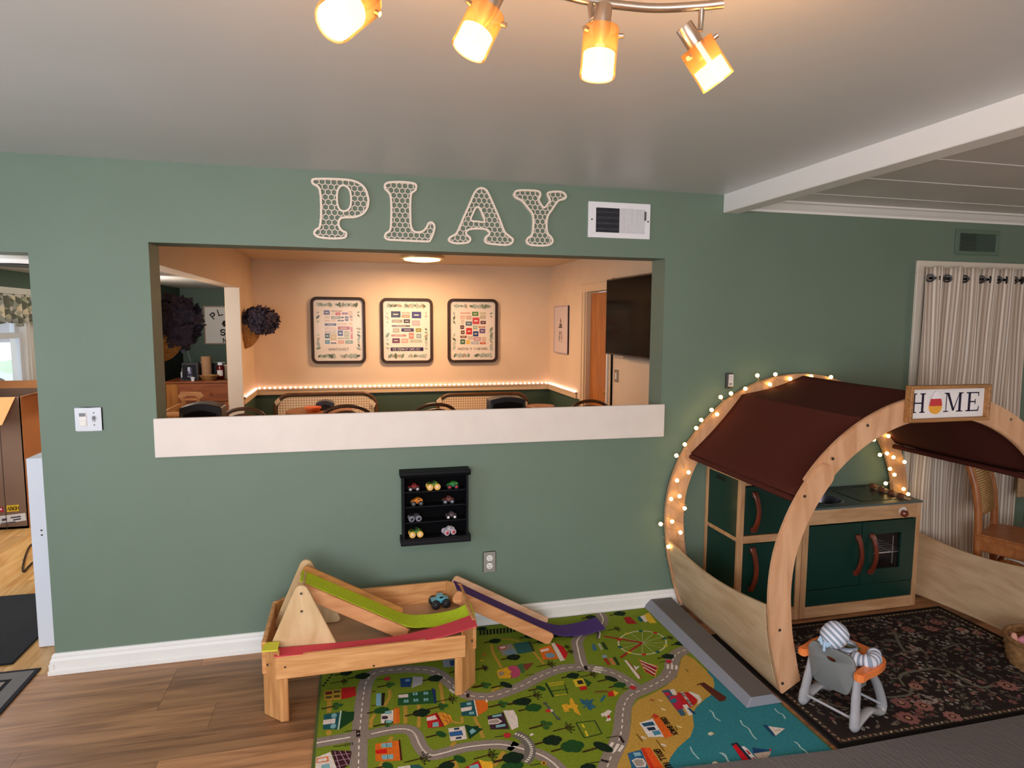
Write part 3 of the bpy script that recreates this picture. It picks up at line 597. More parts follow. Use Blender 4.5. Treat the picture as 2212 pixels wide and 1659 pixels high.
obj('roll', B().lathe([(.062, 0), (.068, .004), (.068, .325), (.02, .327)], c, n=24), mat('kraft_paper', '#a87f5e', rough=.9, var=.06), t, smooth=40)
c = onY(452, 824, 6.2); c.z = DT_
t = thing('wooden_bowl', 'shallow wooden bowl standing at the dresser front', 'bowl', c, 'things on the dresser')
obj('bowl', B().lathe([(.07, 0), (.115, .05), (.135, .075), (.128, .075), (.1, .045), (.05, .012)], c, n=24), wood('bowl_wood', '#b98a58', '#8c6236', 'x', 5), t, smooth=40)
t = thing('dark_tray', 'black panel with a pale upper edge leaning behind the bottles', 'tray', (-1.85, 6.6, DT_), 'things on the dresser')
p0 = onY(425, 783, 6.62); p1 = onY(487, 784, 6.62)
obj('panel', B().box(p0.x, p1.x, 6.6, 6.63, DT_, p0.z-.006), black, t); obj('edge', B().box(p0.x, p1.x, 6.597, 6.633, p0.z-.006, p0.z+.002), mat('pale_edge', '#b9b6a8'), t)
b = B().tube(smooth_poly([onY(393, 728, 7.3), onY(400, 748, 7.2), onY(408, 768, 6.9), onY(415, 790, 6.42)], 5, False), .004, 6)
tag(obj('hanging_cord', b, mat('pale_cord', '#a8a898', rough=.6), smooth=60), 'thin pale cord hanging down to the black carton', 'cord')
# wooden high chair in front of the dresser
hc = wood('light_chair_wood', '#d59a63', '#b87a44', 'x', 5, .5)
t = thing('wooden_high_chair', 'light wooden restaurant high chair in front of the dresser', 'high chair', (-1.62, 4.75, 0))
def at(px, py, y=4.75): return onY(px, py, y)
a, c_ = at(384, 850), at(441, 862)
bk = B(); x0, x1, zt = a.x, c_.x, at(412, 847).z
bk.strip([(x0, zt-.05), (x0+.03, zt), (x1-.03, zt), (x1, zt-.05)], [(x0+.03, zt-.09), (x0+.1, zt-.045), (x1-.1, zt-.045), (x1-.05, zt-.09)], 'y', 4.74, 4.76)
bk.box(x0+.03, x1-.05, 4.74, 4.76, zt-.095, zt-.075)
obj('backrest', bk, hc, t, bevel=.003)
for x in (x0+.06, x1-.07): obj('leg', B().beam((x, 4.75, zt-.08), (x+(-.06 if x < (x0+x1)/2 else .06), 4.8, 0), .03, .03), hc, t)
for x in (x0+.03, x1-.04): obj('leg', B().beam((x, 4.42, .56), (x+(-.05 if x < (x0+x1)/2 else .05), 4.35, 0), .03, .03), hc, t)
obj('armrest', B().box(x0-.12, x0+.1, 4.4, 4.44, .625, .67), hc, t, bevel=.006); obj('armrest', B().box(x0+.2, x1, 4.4, 4.44, .635, .68), hc, t, bevel=.006)
obj('side_rail', B().beam((x0-.1, 4.42, .65), (x0+.02, 4.75, .71), .03, .035), hc, t); obj('side_rail', B().beam((x1-.02, 4.42, .655), (x1-.06, 4.75, .71), .03, .035), hc, t)
obj('seat', B().box(x0, x1-.04, 4.42, 4.76, .42, .45), hc, t, bevel=.004)
obj('belt', B().box(x0+.1, x0+.2, 4.395, 4.44, .6, .68), black, t)
# bistro furniture seen over the sill
rattan = wood('dark_rattan', '#6a4426', '#3d2412', 'x', 10, .35, 5); weave = None
wv, wt, wp = _nt('cream_weave'); ck = wt.nodes.new('ShaderNodeTexChecker'); ck.inputs['Scale'].default_value = 46; ck.inputs[1].default_value = lin('#ead7bb'); ck.inputs[2].default_value = lin('#b7a080')
tc = wt.nodes.new('ShaderNodeTexCoord'); mp = wt.nodes.new('ShaderNodeMapping'); mp.inputs['Rotation'].default_value = (.0, pi/4, 0); mp.inputs['Scale'].default_value = (1, .01, 1.0)
wt.links.new(tc.outputs['Object'], mp.inputs[0]); wt.links.new(mp.outputs[0], ck.inputs[0]); wt.links.new(ck.outputs[0], wp.inputs['Base Color']); wp.inputs['Roughness'].default_value = .7
def arcpts(x0, x1, z0, z1, y, r, n=8):
    o = [V((x0, y, z0))]
    o += [V((x0+r-r*cos(k*pi/2/n), y, z1-r+r*sin(k*pi/2/n))) for k in range(n+1)]
    o += [V((x1-r+r*sin(k*pi/2/n), y, z1-r+r*cos(k*pi/2/n))) for k in range(n+1)]
    return o+[V((x1, y, z0))]
def settee(x0, x1, zt, label, y=4.68):
    t = thing('rattan_settee', label, 'settee', ((x0+x1)/2, y, 0), 'rattan settees along the back wall')
    obj('back_frame', B().tube(arcpts(x0, x1, .02, zt, y, .17), .02, 8), rattan, t, smooth=60)
    pts = arcpts(x0+.03, x1-.03, .44, zt-.03, y, .15); obj('woven_back', B().prism([(p.x, p.z) for p in pts], 'y', y-.008, y+.008), wv, t)
    obj('seat', B().box(x0+.03, x1-.03, y-.42, y, .42, .46), wv, t, bevel=.01)
    for x in (x0+.05, x1-.05):
        obj('leg', B().tube([(x, y-.38, 0), (x, y-.38, .44)], .018, 8), rattan, t)
        s = -1 if x < (x0+x1)/2 else 1
        obj('binding', B().obox((x+s*.005-.03, y-.026, zt-.13), (.05, 0, -s*.05), (0, .052, 0), (s*.02, 0, .05)), mat('cream_binding', '#dccbb0', rough=.6), t)
settee(onY(594, 870, 4.68).x, onY(813, 870, 4.68).x, onY(700, 851, 4.68).z, 'left rattan settee with cream woven back against the dark green wainscot')
settee(onY(944, 870, 4.68).x, onY(1140, 870, 4.68).x, onY(1040, 851, 4.68).z, 'right rattan settee with cream woven back, partly behind a napkin dispenser')
def bistro(px0, px1, pyt, y, label):
    a, c = onY(px0, 885, y), onY(px1, 885, y); zt = onY((px0+px1)/2, pyt, y).z; x0, x1 = a.x, c.x
    t = thing('bistro_chair', label, 'chair', ((x0+x1)/2, y, 0), 'rattan bistro chairs at the tables')
    r = (x1-x0)/2; xc = (x0+x1)/2
    P = [V((x0, y, .02)), V((x0, y, zt-r*.55))]+[V((xc-r*cos(k*pi/12), y, zt-r*.55+r*.55*sin(k*pi/12))) for k in range(1, 12)]+[V((x1, y, zt-r*.55)), V((x1, y, .02))]
    obj('back_frame', B().tube(P, .017, 8), rattan, t, smooth=60)
    P2 = [V((xc+(p.x-xc)*.86, y, p.z-.05 if p.z > .3 else p.z+.4)) for p in P]; obj('inner_hoop', B().tube(P2, .01, 6), rattan, t, smooth=60)
    obj('woven_back', B().prism([(p.x, p.z-.01) for p in P2], 'y', y-.006, y+.006), wv, t)
    obj('seat', B().lathe([(.2, .43), (.21, .445), (.2, .46)], (xc, y+.22, 0), n=20), wv, t)
    for dx in (-.15, .15): obj('leg', B().tube([(xc+dx, y+.36, .44), (xc+dx*1.15, y+.4, 0)], .014, 6), rattan, t)
bistro(480, 572, 883, 2.55, 'dark rattan bistro chair right of the near napkin dispenser')
bistro(694, 802, 877, 2.6, 'dark rattan bistro chair back in front of the left settee')
bistro(896, 985, 873, 2.75, 'dark rattan bistro chair back between the two settees')
bistro(1232, 1315, 866, 2.75, 'dark rattan bistro chair back in front of the wooden door')
tabm = wood('table_wood', '#9a6236', '#74441f', 'x', 3, .4)
def table(name, label, xc, y, z, r):
    t = thing(name, label, 'table', (xc, y, 0), 'round tables behind the sill')
    obj('tabletop', B().lathe([(r, z-.03), (r, z), (.001, z)], (xc, y, 0), n=32), tabm, t, bevel=.003)
    obj('pedestal', B().lathe([(.2, 0), (.2, .02), (.035, .05), (.03, z-.03)], (xc, y, 0), n=20), black, t, smooth=40)
dispm = mat('charcoal_plastic', '#3a3b42', rough=.35)
def dispenser(px0, px1, pyt, y, label, zt_tab, hh=None):
    a, c = onY(px0, pyt+8, y), onY(px1, pyt+8, y); zt = onY((px0+px1)/2, pyt, y).z; w = c.x-a.x
    t = thing('napkin_dispenser', label, 'napkin dispenser', ((a.x+c.x)/2, y+.08, zt_tab), 'charcoal napkin dispensers')
    x0, x1 = a.x, c.x; poly = [(x0, zt_tab), (x1, zt_tab)]+[(x1-(x1-x0)*k/10, zt-.025+.025*sin(pi*k/10)) for k in range(11)]
    obj('housing', B().prism(poly, 'y', y, y+.17), dispm, t, bevel=.006)
    poly2 = [(x0+.03, zt_tab+.02), (x1-.03, zt_tab+.02)]+[(x1-.03-(x1-x0-.06)*k/10, zt-.062+.022*sin(pi*k/10)) for k in range(11)]
    obj('front_panel', B().prism(poly2, 'y', y-.005, y), mat('charcoal_gloss', '#17181c', rough=.2), t)
    for x in (x0+.012, x1-.014): obj('chrome_strip', B().box(x, x+.006, y-.003, y, zt_tab+.01, zt-.05), mat('chrome', '#c9ccd2', rough=.15, metal=1), t)
table('bar_table', 'round wooden table holding the near napkin dispenser', onY(430, 880, .85).x, .92, .94, .24)
dispenser(386, 478, 873, .85, 'charcoal napkin dispenser nearest the opening edge with hydrangeas', .94)
xr = onY(1097, 870, 2.0).x
table('cafe_table', 'round wooden table holding the right napkin dispenser', xr, 2.1, .78, .42)
dispenser(1059, 1136, 858, 2.0, 'charcoal napkin dispenser in front of the right settee', .78)
xm = onY(690, 880, 3.6).x; zm = onY(690, 886, 3.6).z
table('cafe_table', 'round orange brown table under the orange cup in front of the left settee', xm, 3.6, zm, .34)
dispenser(682, 722, 866, 3.6, 'small black napkin dispenser on the table in front of the left settee', zm)
c = onY(676, 891, 3.5); c.z = zm
t = thing('orange_cup', 'orange plastic lidded bowl on the table before the left settee', 'bowl', c); obj('bowl', B().lathe([(.06, 0), (.08, .03), (.085, .035), (.085, .05), (.06, .055)], c, n=20), mat('orange_plastic', '#e0662e', rough=.4), t, smooth=40)
xq = onY(1168, 884, 3.6).x
table('cafe_table', 'round tan table top right of the far napkin dispenser', xq, 3.6, onY(1168, 876, 3.6).z, .16)
# ---------------------------------------------------------------- through the left doorway
card = mat('cardboard', '#7d5f4b', rough=.85, var=.06, vs=5); card2 = mat('cardboard_orange', '#b87a48', rough=.85, var=.05, vs=5)  # side wall and back flap in a more orange brown than the front
t = thing('cardboard_box', 'tall open brown cardboard box under the side room window', 'box', (-2.95, 2.8, 0))
x0, x1, y0, y1, zt = -3.24, -2.592, 2.5, 3.25, 1.08
b = B().box(x0, x1, y0, y0+.01, .003, zt).box(x0, x1, y1-.01, y1, .003, zt).box(x0, x0+.01, y0, y1, .003, zt).box(x0, x1, y0, y1, .003, .02)
obj('carton', b, card, t)
obj('side_wall', B().box(x1-.01, x1+.001, y0, y1, .003, zt), card2, t)
obj('front_flap', B().obox((x0, y0-.004, zt), (x1-x0-.03, 0, 0), (0, -.006, 0), (-.03, -.16, -.2)), mat('cardboard_inside_lit', '#d08a4e', rough=.85, var=.04), t)  # orange light on the flaps is put into their colour
obj('side_flap', B().obox((x1, y0+.03, zt), (0, y1-y0-.06, 0), (.005, 0, 0), (.18, 0, .05)), mat('cardboard_inside_lit', '#d08a4e'), t)
obj('back_flap', B().obox((x0, y1, zt), (x1-x0, 0, 0), (0, .005, 0), (0, .1, .06)), card2, t)
pr = B(); Y = y0-.0015
def cq(col, pts): flat(pr, col, [onY(px, py, Y) for px, py in pts])
cq('#e2b62e', [(14, 1092), (41, 1090), (41, 1104), (15, 1106)])
cq('#b03038', [(-14, 1096), (7, 1095), (8, 1106), (-14, 1108)]); cq('#d9d4cf', [(-20, 1117), (55, 1108), (57, 1124), (-20, 1136)])
Y -= .0006
for q in ([(23, 1117), (45, 1114), (45, 1117), (23, 1120)], [(28, 1122), (45, 1119), (45, 1122), (28, 1125)], [(2, 1130), (34, 1126), (34, 1128), (2, 1132)], [(4, 1121), (15, 1119), (15, 1124), (4, 1126)]): cq('#4a4650', q)
cq('#e6dcd8', [(-10, 1099), (4, 1098), (4, 1102), (-10, 1103)])
pr.cur = '#4a3a18'; a = onY(39.5, 1094, Y); letters(pr, 'HEAVY', a, V((-1, 0, 0)), V((0, 0, -1)), .022, .005, 1.05)   # the sticker is upside down
cq('#6a5420', [(19, 1101), (37, 1099.5), (37, 1101.5), (19, 1103)])
obj('labels', pr, printm, t, cols=True)
obj('seam', B().box(onY(4, 1000, y0).x, onY(4, 1000, y0).x+.005, y0-.002, y0, .003, zt-.15), mat('seam_dark', '#4a3426'), t)
t = thing('floral_valance', 'gathered floral valance hanging over the side room window', 'curtain', (SX+.06, 3.9, 1.66))
vm, vt, vp = _nt('valance_print'); vo = vt.nodes.new('ShaderNodeTexVoronoi'); vo.inputs['Scale'].default_value = 22; vr = vt.nodes.new('ShaderNodeValToRGB'); e = vr.color_ramp.elements
vr.color_ramp.interpolation = 'CONSTANT'; e[0].color = lin('#6a6f62'); e[1].position = .3; e[1].color = lin('#a3aba4')
for ps, c_ in ((.5, '#e8e0c4'), (.62, '#b5b99c'), (.75, '#d5d6cc'), (.88, '#7d8274')): k = e.new(ps); k.color = lin(c_)
tc = vt.nodes.new('ShaderNodeTexCoord'); vt.links.new(tc.outputs['Object'], vo.inputs['Vector']); sx_ = vt.nodes.new('ShaderNodeSeparateColor'); vt.links.new(vo.outputs['Color'], sx_.inputs[0]); vt.links.new(sx_.outputs[0], vr.inputs[0]); vt.links.new(vr.outputs[0], vp.inputs['Base Color']); vp.inputs['Roughness'].default_value = .9
b = B().grid(lambda u, v: (SX+.06+.03*sin(u*70)*(1-.5*v), 3.25+u*1.28, 1.62+.05*abs(sin(u*9+.6))*(1-v)+v*(1.945-1.62-.0)), 120, 6)
obj('cloth', b, vm, t, smooth=80, solid=.003)
obj('rod', B().tube([(SX+.06, 3.2, 1.93), (SX+.06, 4.56, 1.93)], .01, 8), white, t)
# vent / flush fan on the side-room ceiling
t = thing('ceiling_vent', 'white round ceiling fixture with a dark slot in the side room', 'ceiling fixture', (-2.55, 2.6, SZ))
obj('ring', B().lathe([(.34, 0), (.36, -.03), (.3, -.05), (.1, -.055)], (-2.55, 2.6, SZ), n=32), white, t, smooth=40)
obj('slot', B().lathe([(.2, -.052), (.22, -.058), (.05, -.06)], (-2.55, 2.6, SZ), n=24), black, t)
# white post, cable, dark bag, mats
t = thing('white_post', 'white half-height post with screw holes behind the doorway edge', 'post', (-1.55, .45, 0))
obj('board', B().box(-1.613, -1.505, .29, .6, .002, 1.0), mat('cool_white_paint', '#dfe1ea', rough=.45), t, bevel=.002)
for z in (.60, .625): obj('screw_hole', B().lathe([(.005, 0), (.005, .002)], (-1.565, .2905, z), (0, -1, 0), 8), screwm, t)
obj('top_cap', B().box(-1.6, -1.505, .45, .6, 1.0, 1.02), mat('grey_cap', '#8f948c', rough=.5), t)
t = thing('cable_loop', 'thin black cable looping on the oak floor behind the post', 'cable')
b = B().tube(smooth_poly([onZ(*q, .007) for q in ((72, 1175), (64, 1180), (55, 1200), (49, 1225), (51, 1235), (60, 1225), (70, 1215))], 4, False), .006, 6)
obj('cord', b, black, t, smooth=60)
t = thing('black_bag', 'black bag tucked behind the white post on the oak floor', 'bag', (-1.85, 1.2, 0))
b = B().grid(lambda u, v: (-1.8+.15*sin(pi*v)**.5*cos(2*pi*u)*(1-.4*v), 1.3+.14*sin(pi*v)**.5*sin(2*pi*u), .004+.5*v), 14, 8)
obj('bag_body', b, mat('black_cloth', '#15161a', rough=.9), t, smooth=60)
b = B().box(-2.7, -1.66, .13, 1.03, .001, .012)
tag(obj('black_mat', b, mat('black_mat_pile', '#0c0c0e', rough=.95, var=.4, vs=60, bump=1, bs=200), bevel=.003), 'plain black entrance mat on the oak floor inside the doorway', 'mat')
t = thing('bordered_doormat', 'grey and beige doormat with black borders on the laminate floor', 'doormat', (-2.1, -.3, 0))
X0, X1, Y0, Y1 = -2.75, -1.505, -.72, .055
obj('base', B().box(X0, X1, Y0, Y1, .001, .008), mat('doormat_black', '#15141a', rough=.95, bump=.6), t, bevel=.002)
pr = B()
for c_, i, z in (('#77736f', .02, .0083), ('#1a181c', .085, .0086), ('#93877f', .105, .0089)): flat(pr, c_, [(X0+i, Y0+i, z), (X1-i, Y0+i, z), (X1-i, Y1-i, z), (X0+i, Y1-i, z)])
obj('woven_bands', pr, printed('mat_weave', var=.12), t, cols=True)
# ================================================================ things on the main wall and ceiling
letm = mat('cream_letter_wood', '#ead9c8', rough=.55)
def inside(p, poly):
    c = False; n = len(poly)
    for i in range(n):
        a, b_ = poly[i], poly[i-1]
        if (a[1] > p[1]) != (b_[1] > p[1]) and p[0] < (b_[0]-a[0])*(p[1]-a[1])/(b_[1]-a[1])+a[0]: c = not c
    return c
def inset(poly, d):
    n = len(poly); A = sum(poly[i-1][0]*poly[i][1]-poly[i][0]*poly[i-1][1] for i in range(n)); s = 1 if A > 0 else -1; o = []
    for i in range(n):
        p, q, r = V(poly[i-1][:2]), V(poly[i][:2]), V(poly[(i+1) % n][:2])
        t = ((q-p).normalized()+(r-q).normalized()); t = t.normalized() if t.length > 1e-6 else (q-p).normalized()
        o.append(q+V((-t.y, t.x))*d*s)
    return o
LET = {'P': [[(62,118),(72,102),(110,98),(180,98),(300,105),(365,126),(405,165),(424,225),(420,280),(390,325),(340,347),(280,350),(248,357),(240,390),(258,420),(283,432),(288,455),(270,476),(200,481),(120,474),(85,458),(76,435),(92,412),(110,400),(118,340),(118,250),(112,180),(98,154),(72,140)],
             [(262,150),(290,165),(303,200),(305,250),(295,285),(270,299),(245,290),(232,255),(230,200),(240,165)]],
 'L': [[(520,132),(555,119),(640,118),(706,128),(722,150),(714,180),(692,197),(686,235),(685,330),(690,400),(710,428),(750,425),(775,402),(787,376),(810,368),(830,383),(835,410),(825,450),(808,488),(790,499),(700,496),(600,491),(540,487),(516,468),(522,440),(544,424),(552,395),(555,300),(552,225),(542,194),(520,172),(514,150)]],
 'A': [[(1120,155),(1150,166),(1170,195),(1200,260),(1240,355),(1268,428),(1296,455),(1320,476),(1314,505),(1280,520),(1210,517),(1152,508),(1136,485),(1145,460),(1165,443),(1150,425),(1100,419),(1045,425),(1030,443),(1053,465),(1055,490),(1030,507),(965,511),(922,499),(912,476),(932,456),(963,435),(1000,350),(1040,262),(1070,192),(1092,165)],
             [(1096,284),(1112,302),(1124,335),(1134,366),(1095,363),(1060,358),(1071,325),(1083,298)]],
 'Y': [[(1320,190),(1340,172),(1400,169),(1470,174),(1490,190),(1490,214),(1481,235),(1495,260),(1510,277),(1526,258),(1540,238),(1531,215),(1525,193),(1548,180),(1610,178),(1643,195),(1650,220),(1632,237),(1600,246),(1562,300),(1536,340),(1530,395),(1536,438),(1558,464),(1568,490),(1554,514),(1515,524),(1450,523),(1410,514),(1395,490),(1406,466),(1428,448),(1437,400),(1434,330),(1410,295),(1370,246),(1332,226),(1318,207)]]}
def wl(q): p = onY(650+q[0]/2.8727, 350+q[1]/2.8727, -.018); return (p.x, p.z)
for ch, loops in LET.items():
    P = [[(p.x, p.y) for p in smooth_poly([wl(q) for q in lp], 3)] for lp in loops]
    cx = sum(p[0] for p in P[0])/len(P[0]); z0 = min(p[1] for p in P[0])
    t = thing('wall_letter', f'cream cut-out letter {ch} filled with honeycomb on the green wall', 'letter', (cx, 0, z0), 'letters spelling PLAY')
    b = B()
    I = [(q.x, q.y) for q in inset(P[0], .0105)]; b.strip(P[0]+P[0][:1], I+I[:1], 'y', -.02, -.002)
    holes = []
    if len(P) > 1:
        O = [(q.x, q.y) for q in inset(P[1], -.0095)]; b.strip(O+O[:1], P[1]+P[1][:1], 'y', -.02, -.002); holes = [O]
    obj('outline', b, letm, t)
    h = B(); s = .0163; w = .0045
    xs = [p[0] for p in I]; zs = [p[1] for p in I]; X0, X1, Z0, Z1 = min(xs), max(xs), min(zs), max(zs)
    nx, nz = int((X1-X0)/(s*sqrt(3)))+3, int((Z1-Z0)/(s*1.5))+3
    def ok(p): return inside(p, P[0]) and not any(inside(p, q) for q in holes)
    for j in range(-1, nz):
        for i in range(-1, nx):
            c = V((X0+(i+.5*(j % 2))*s*sqrt(3), Z0+j*1.5*s))
            for k in range(3):
                a0, a1 = radians(30+60*k), radians(90+60*k)
                p, q = c+V((s*cos(a0), s*sin(a0))), c+V((s*cos(a1), s*sin(a1))); N = 5
                run = [ok(p.lerp(q, (m+.5)/N)) for m in range(N)]
                if any(run):
                    m0 = run.index(True); m1 = N-run[::-1].index(True); pp, qq = p.lerp(q, m0/N), p.lerp(q, m1/N)
                    h.beam((pp.x, -.011, pp.y), (qq.x, -.011, qq.y), .009, w, up=(-(qq-pp).y, 0, (qq-pp).x))
    obj('honeycomb', h, letm, t)
# supply register
regm = mat('white_enamel', '#eae9ec', rough=.35); dark = mat('duct_dark', '#1a1a1c', rough=.8)
c0, c1, c2, c3 = 1.268, 1.637, 2.168, 2.362
t = thing('air_vent', 'white wall register with black louvers beside the letter Y', 'vent', (c0, 0, c2))
b = B().strip([(c0,c2),(c1,c2),(c1,c3),(c0,c3),(c0,c2)], [(c0+.045,c2+.03),(c1-.03,c2+.03),(c1-.03,c3-.032),(c0+.045,c3-.032),(c0+.045,c2+.03)], 'y', -.012, 0)
obj('plate', b, regm, t, bevel=.002)
i0, i1, j0, j1 = c0+.045, c1-.03, c2+.03, c3-.032
obj('duct', B().box(i0, i1, -.003, -.001, j0, j1), dark, t)
xm = i0+.47*(i1-i0)
b = B(); n = 26
for i in range(n): x = i0+(xm-i0)*(i+.5)/n; b.box(x-.001, x+.001, -.01, -.004, j0, j1)
o = obj('dark_louvers', b, mat('black_louver', '#3a3a40', rough=.5), t); o['kind'] = 'stuff'
for k in range(4): z = j0+(j1-j0)*(k+.6)/4.3; obj('cross_bar', B().box(i0, xm, -.0042, -.003, z-.005, z+.006), mat('grey_bar', '#7a7a80'), t)
n = 20
for i in range(n): x = xm+(i1-xm)*(i+.5)/n; obj('fin', B().box(x-.0028, x+.0022, -.012, -.004, j0, j1), regm, t)
obj('lever', B().box(i1-.006, i1+.002, -.018, -.006, j1-.06, j1-.012), mat('grey_lever', '#4a4a4e'), t)
for x in (c0+.02, c1-.014): obj('screw', B().lathe([(.005, 0), (.004, .003)], (x, -.012, (c2+c3)/2), (0, -1, 0), 10), screwm, t)
# green painted-over register above the curtain
gv = mat('green_vent_paint', '#5b7060', rough=.5); x0, x1, z0, z1 = 3.785, 4.141, 2.15, 2.311
t = thing('painted_vent', 'wall register painted green above the striped curtain', 'vent', (x0, 0, z0))
b = B().strip([(x0,z0),(x1,z0),(x1,z1),(x0,z1),(x0,z0)], [(x0+.03,z0+.025),(x1-.03,z0+.025),(x1-.03,z1-.025),(x0+.03,z1-.025),(x0+.03,z0+.025)], 'y', -.01, 0)
obj('plate', b, gv, t, bevel=.002); xm = (x0+x1)/2
obj('duct', B().box(x0+.03, xm-.004, -.003, -.001, z0+.025, z1-.025), mat('duct_green_dark', '#1f2620'), t)
for i in range(14): z = z0+.028+i*.0078; obj('louver', B().obox((x0+.03, -.008, z), (xm-.004-x0-.03, 0, 0), (0, .006, .003), (0, 0, .0015)), gv, t)
for i in range(18): x = xm+.004+i*.0078; obj('fin', B().box(x, x+.0045, -.009, -.002, z0+.025, z1-.025), mat('green_fin', '#46574a', rough=.5), t)
# switch plate, outlet, battery pack
def screw(b_, x, y, z): b_.lathe([(.0035, 0), (.003, .0015)], (x, y, z), (0, -1, 0), 8)
x0, x1, z0, z1 = -1.273, -1.157, 1.176, 1.292
t = thing('switch_plate', 'white double switch plate on the green wall near the doorway', 'light switch', (x0, 0, z0))
obj('plate', B().box(x0, x1, -.008, 0, z0, z1), mat('bright_metal_plate', '#d9dbe2', rough=.3, metal=.25), t, bevel=.004, seg=2)
xs = x0+.035; obj('dimmer_body', B().box(xs-.0165, xs+.0165, -.011, -.007, z0+.024, z0+.092), white, t, bevel=.002)
obj('sensor_window', B().box(xs-.014, xs+.012, -.0125, -.0105, z0+.072, z0+.088), mat('grey_sensor', '#7d8088', rough=.3), t)
obj('dimmer_button', B().box(xs-.013, xs+.013, -.013, -.0105, z0+.028, z0+.052), white, t, bevel=.003)
xs = x0+.081; obj('toggle', B().box(xs-.005, xs+.005, -.022, -.007, z0+.056, z0+.07), mat('grey_toggle', '#85868c', rough=.4), t, bevel=.002)
obj('toggle_slot', B().box(xs-.007, xs+.007, -.0088, -.0075, z0+.045, z0+.074), mat('slot_grey', '#aaabb2'), t)
for dz in (.03, .088):
    b = B(); screw(b, xs, -.008, z0+dz); obj('screw', b, screwm, t)
x0, x1, z0, z1 = .682, .756, .308, .428
t = thing('wall_outlet', 'steel plated double outlet on the green wall below the truck shelf', 'outlet', (x0, 0, z0))
obj('plate', B().box(x0, x1, -.007, 0, z0, z1), mat('steel_plate', '#b5b0a8', rough=.38, metal=.6), t, bevel=.004, seg=2)
xc = (x0+x1)/2
for zc in (z0+.038, z0+.082):
    s = obj('socket', B().lathe([(.0175, 0), (.0175, .003), (.016, .0035)], (xc, -.007, zc), (0, -1, 0), 20), white, t)
    b = B().box(xc-.008, xc-.006, -.0115, -.0103, zc, zc+.009).box(xc+.006, xc+.008, -.0115, -.0103, zc+.001, zc+.008).lathe([(.0025, 0), (.0025, .001)], (xc, -.0103, zc-.008), (0, -1, 0), 8)
    obj('slots', b, dark, s)
b = B(); screw(b, xc, -.007, (z0+z1)/2); obj('screw', b, screwm, t)
x0, x1, z0, z1 = 2.153, 2.196, 1.312, 1.404
t = thing('battery_pack', 'small dark battery pack with a white sticker hung above the play house', 'battery pack', (x0, 0, z0))
obj('case', B().box(x0, x1, -.026, -.001, z0, z1), mat('clear_grey_case', '#3b3836', rough=.3), t, bevel=.003)
obj('sticker', B().box(x0+.009, x1-.002, -.0272, -.0262, z0+.014, z1-.006), mat('sticker_white', '#d8d0d0', rough=.5), t)
pr = B()
for k in range(9): x = x0+.014+k*.0022; flat(pr, '#5a5260', [(x, -.0276, z0+.02), (x+.0012, -.0276, z0+.02), (x+.0012, -.0276, z0+.036), (x, -.0276, z0+.036)])
for k in range(3): flat(pr, '#a49c9c', [(x0+.016, -.0276, z0+.05+.011*k), (x1-.01, -.0276, z0+.05+.011*k), (x1-.01, -.0276, z0+.0525+.011*k), (x0+.016, -.0276, z0+.0525+.011*k)])
obj('print', pr, printm, t, cols=True)
# ---------------------------------------------------------------- track light
nick = mat('brushed_nickel', '#a89a8c', rough=.32, metal=.95)
sm, snt, sp_ = _nt('amber_shade_glass'); L_ = snt.links
tr = snt.nodes.new('ShaderNodeBsdfTransparent'); tr.inputs[0].default_value = lin('#ffe0b0'); tl = snt.nodes.new('ShaderNodeBsdfTranslucent'); tl.inputs[0].default_value = lin('#ffd9a0')
gl = snt.nodes.new('ShaderNodeBsdfGlossy'); gl.inputs['Roughness'].default_value = .08
m1 = snt.nodes.new('ShaderNodeMixShader'); m1.inputs[0].default_value = .1; m2 = snt.nodes.new('ShaderNodeMixShader'); m2.inputs[0].default_value = .08
L_.new(tr.outputs[0], m1.inputs[1]); L_.new(tl.outputs[0], m1.inputs[2]); L_.new(m1.outputs[0], m2.inputs[1]); L_.new(gl.outputs[0], m2.inputs[2]); L_.new(m2.outputs[0], snt.nodes['Material Output'].inputs[0])
bulbm = mat('lamp_bulb', '#fff0d0', emit='#ffdca8', es=16)
frost = mat('frosted_inner', '#fff0d8', emit='#fff0d8', es=9, rough=.6)
TY = -2.2
t = thing('track_light', 'ceiling track light with four glowing amber glass spots on a curved nickel bar', 'track light', (.33, TY, 2.44))
bar = smooth_poly([onY(700, -75, TY), onY(830, -48, TY-.03), onY(950, -40, TY-.02), onY(1060, -35, TY), onY(1180, -20, TY+.02), onY(1275, 2, TY+.03), onY(1400, 17, TY+.02), onY(1500, 14, TY), onY(1563, 8, TY-.02)], 5, False)
obj('bar', B().tube(bar, .0085, 12), nick, t, smooth=60)
mid = bar[len(bar)//2]
obj('canopy', B().lathe([(.06, 2.44), (.06, 2.425), (.05, 2.415), (.012, 2.413)], (mid.x, mid.y, 0), n=28), nick, t, smooth=40)
obj('stem', B().tube([(mid.x, mid.y, 2.415), mid], .008, 10), nick, t, smooth=60)
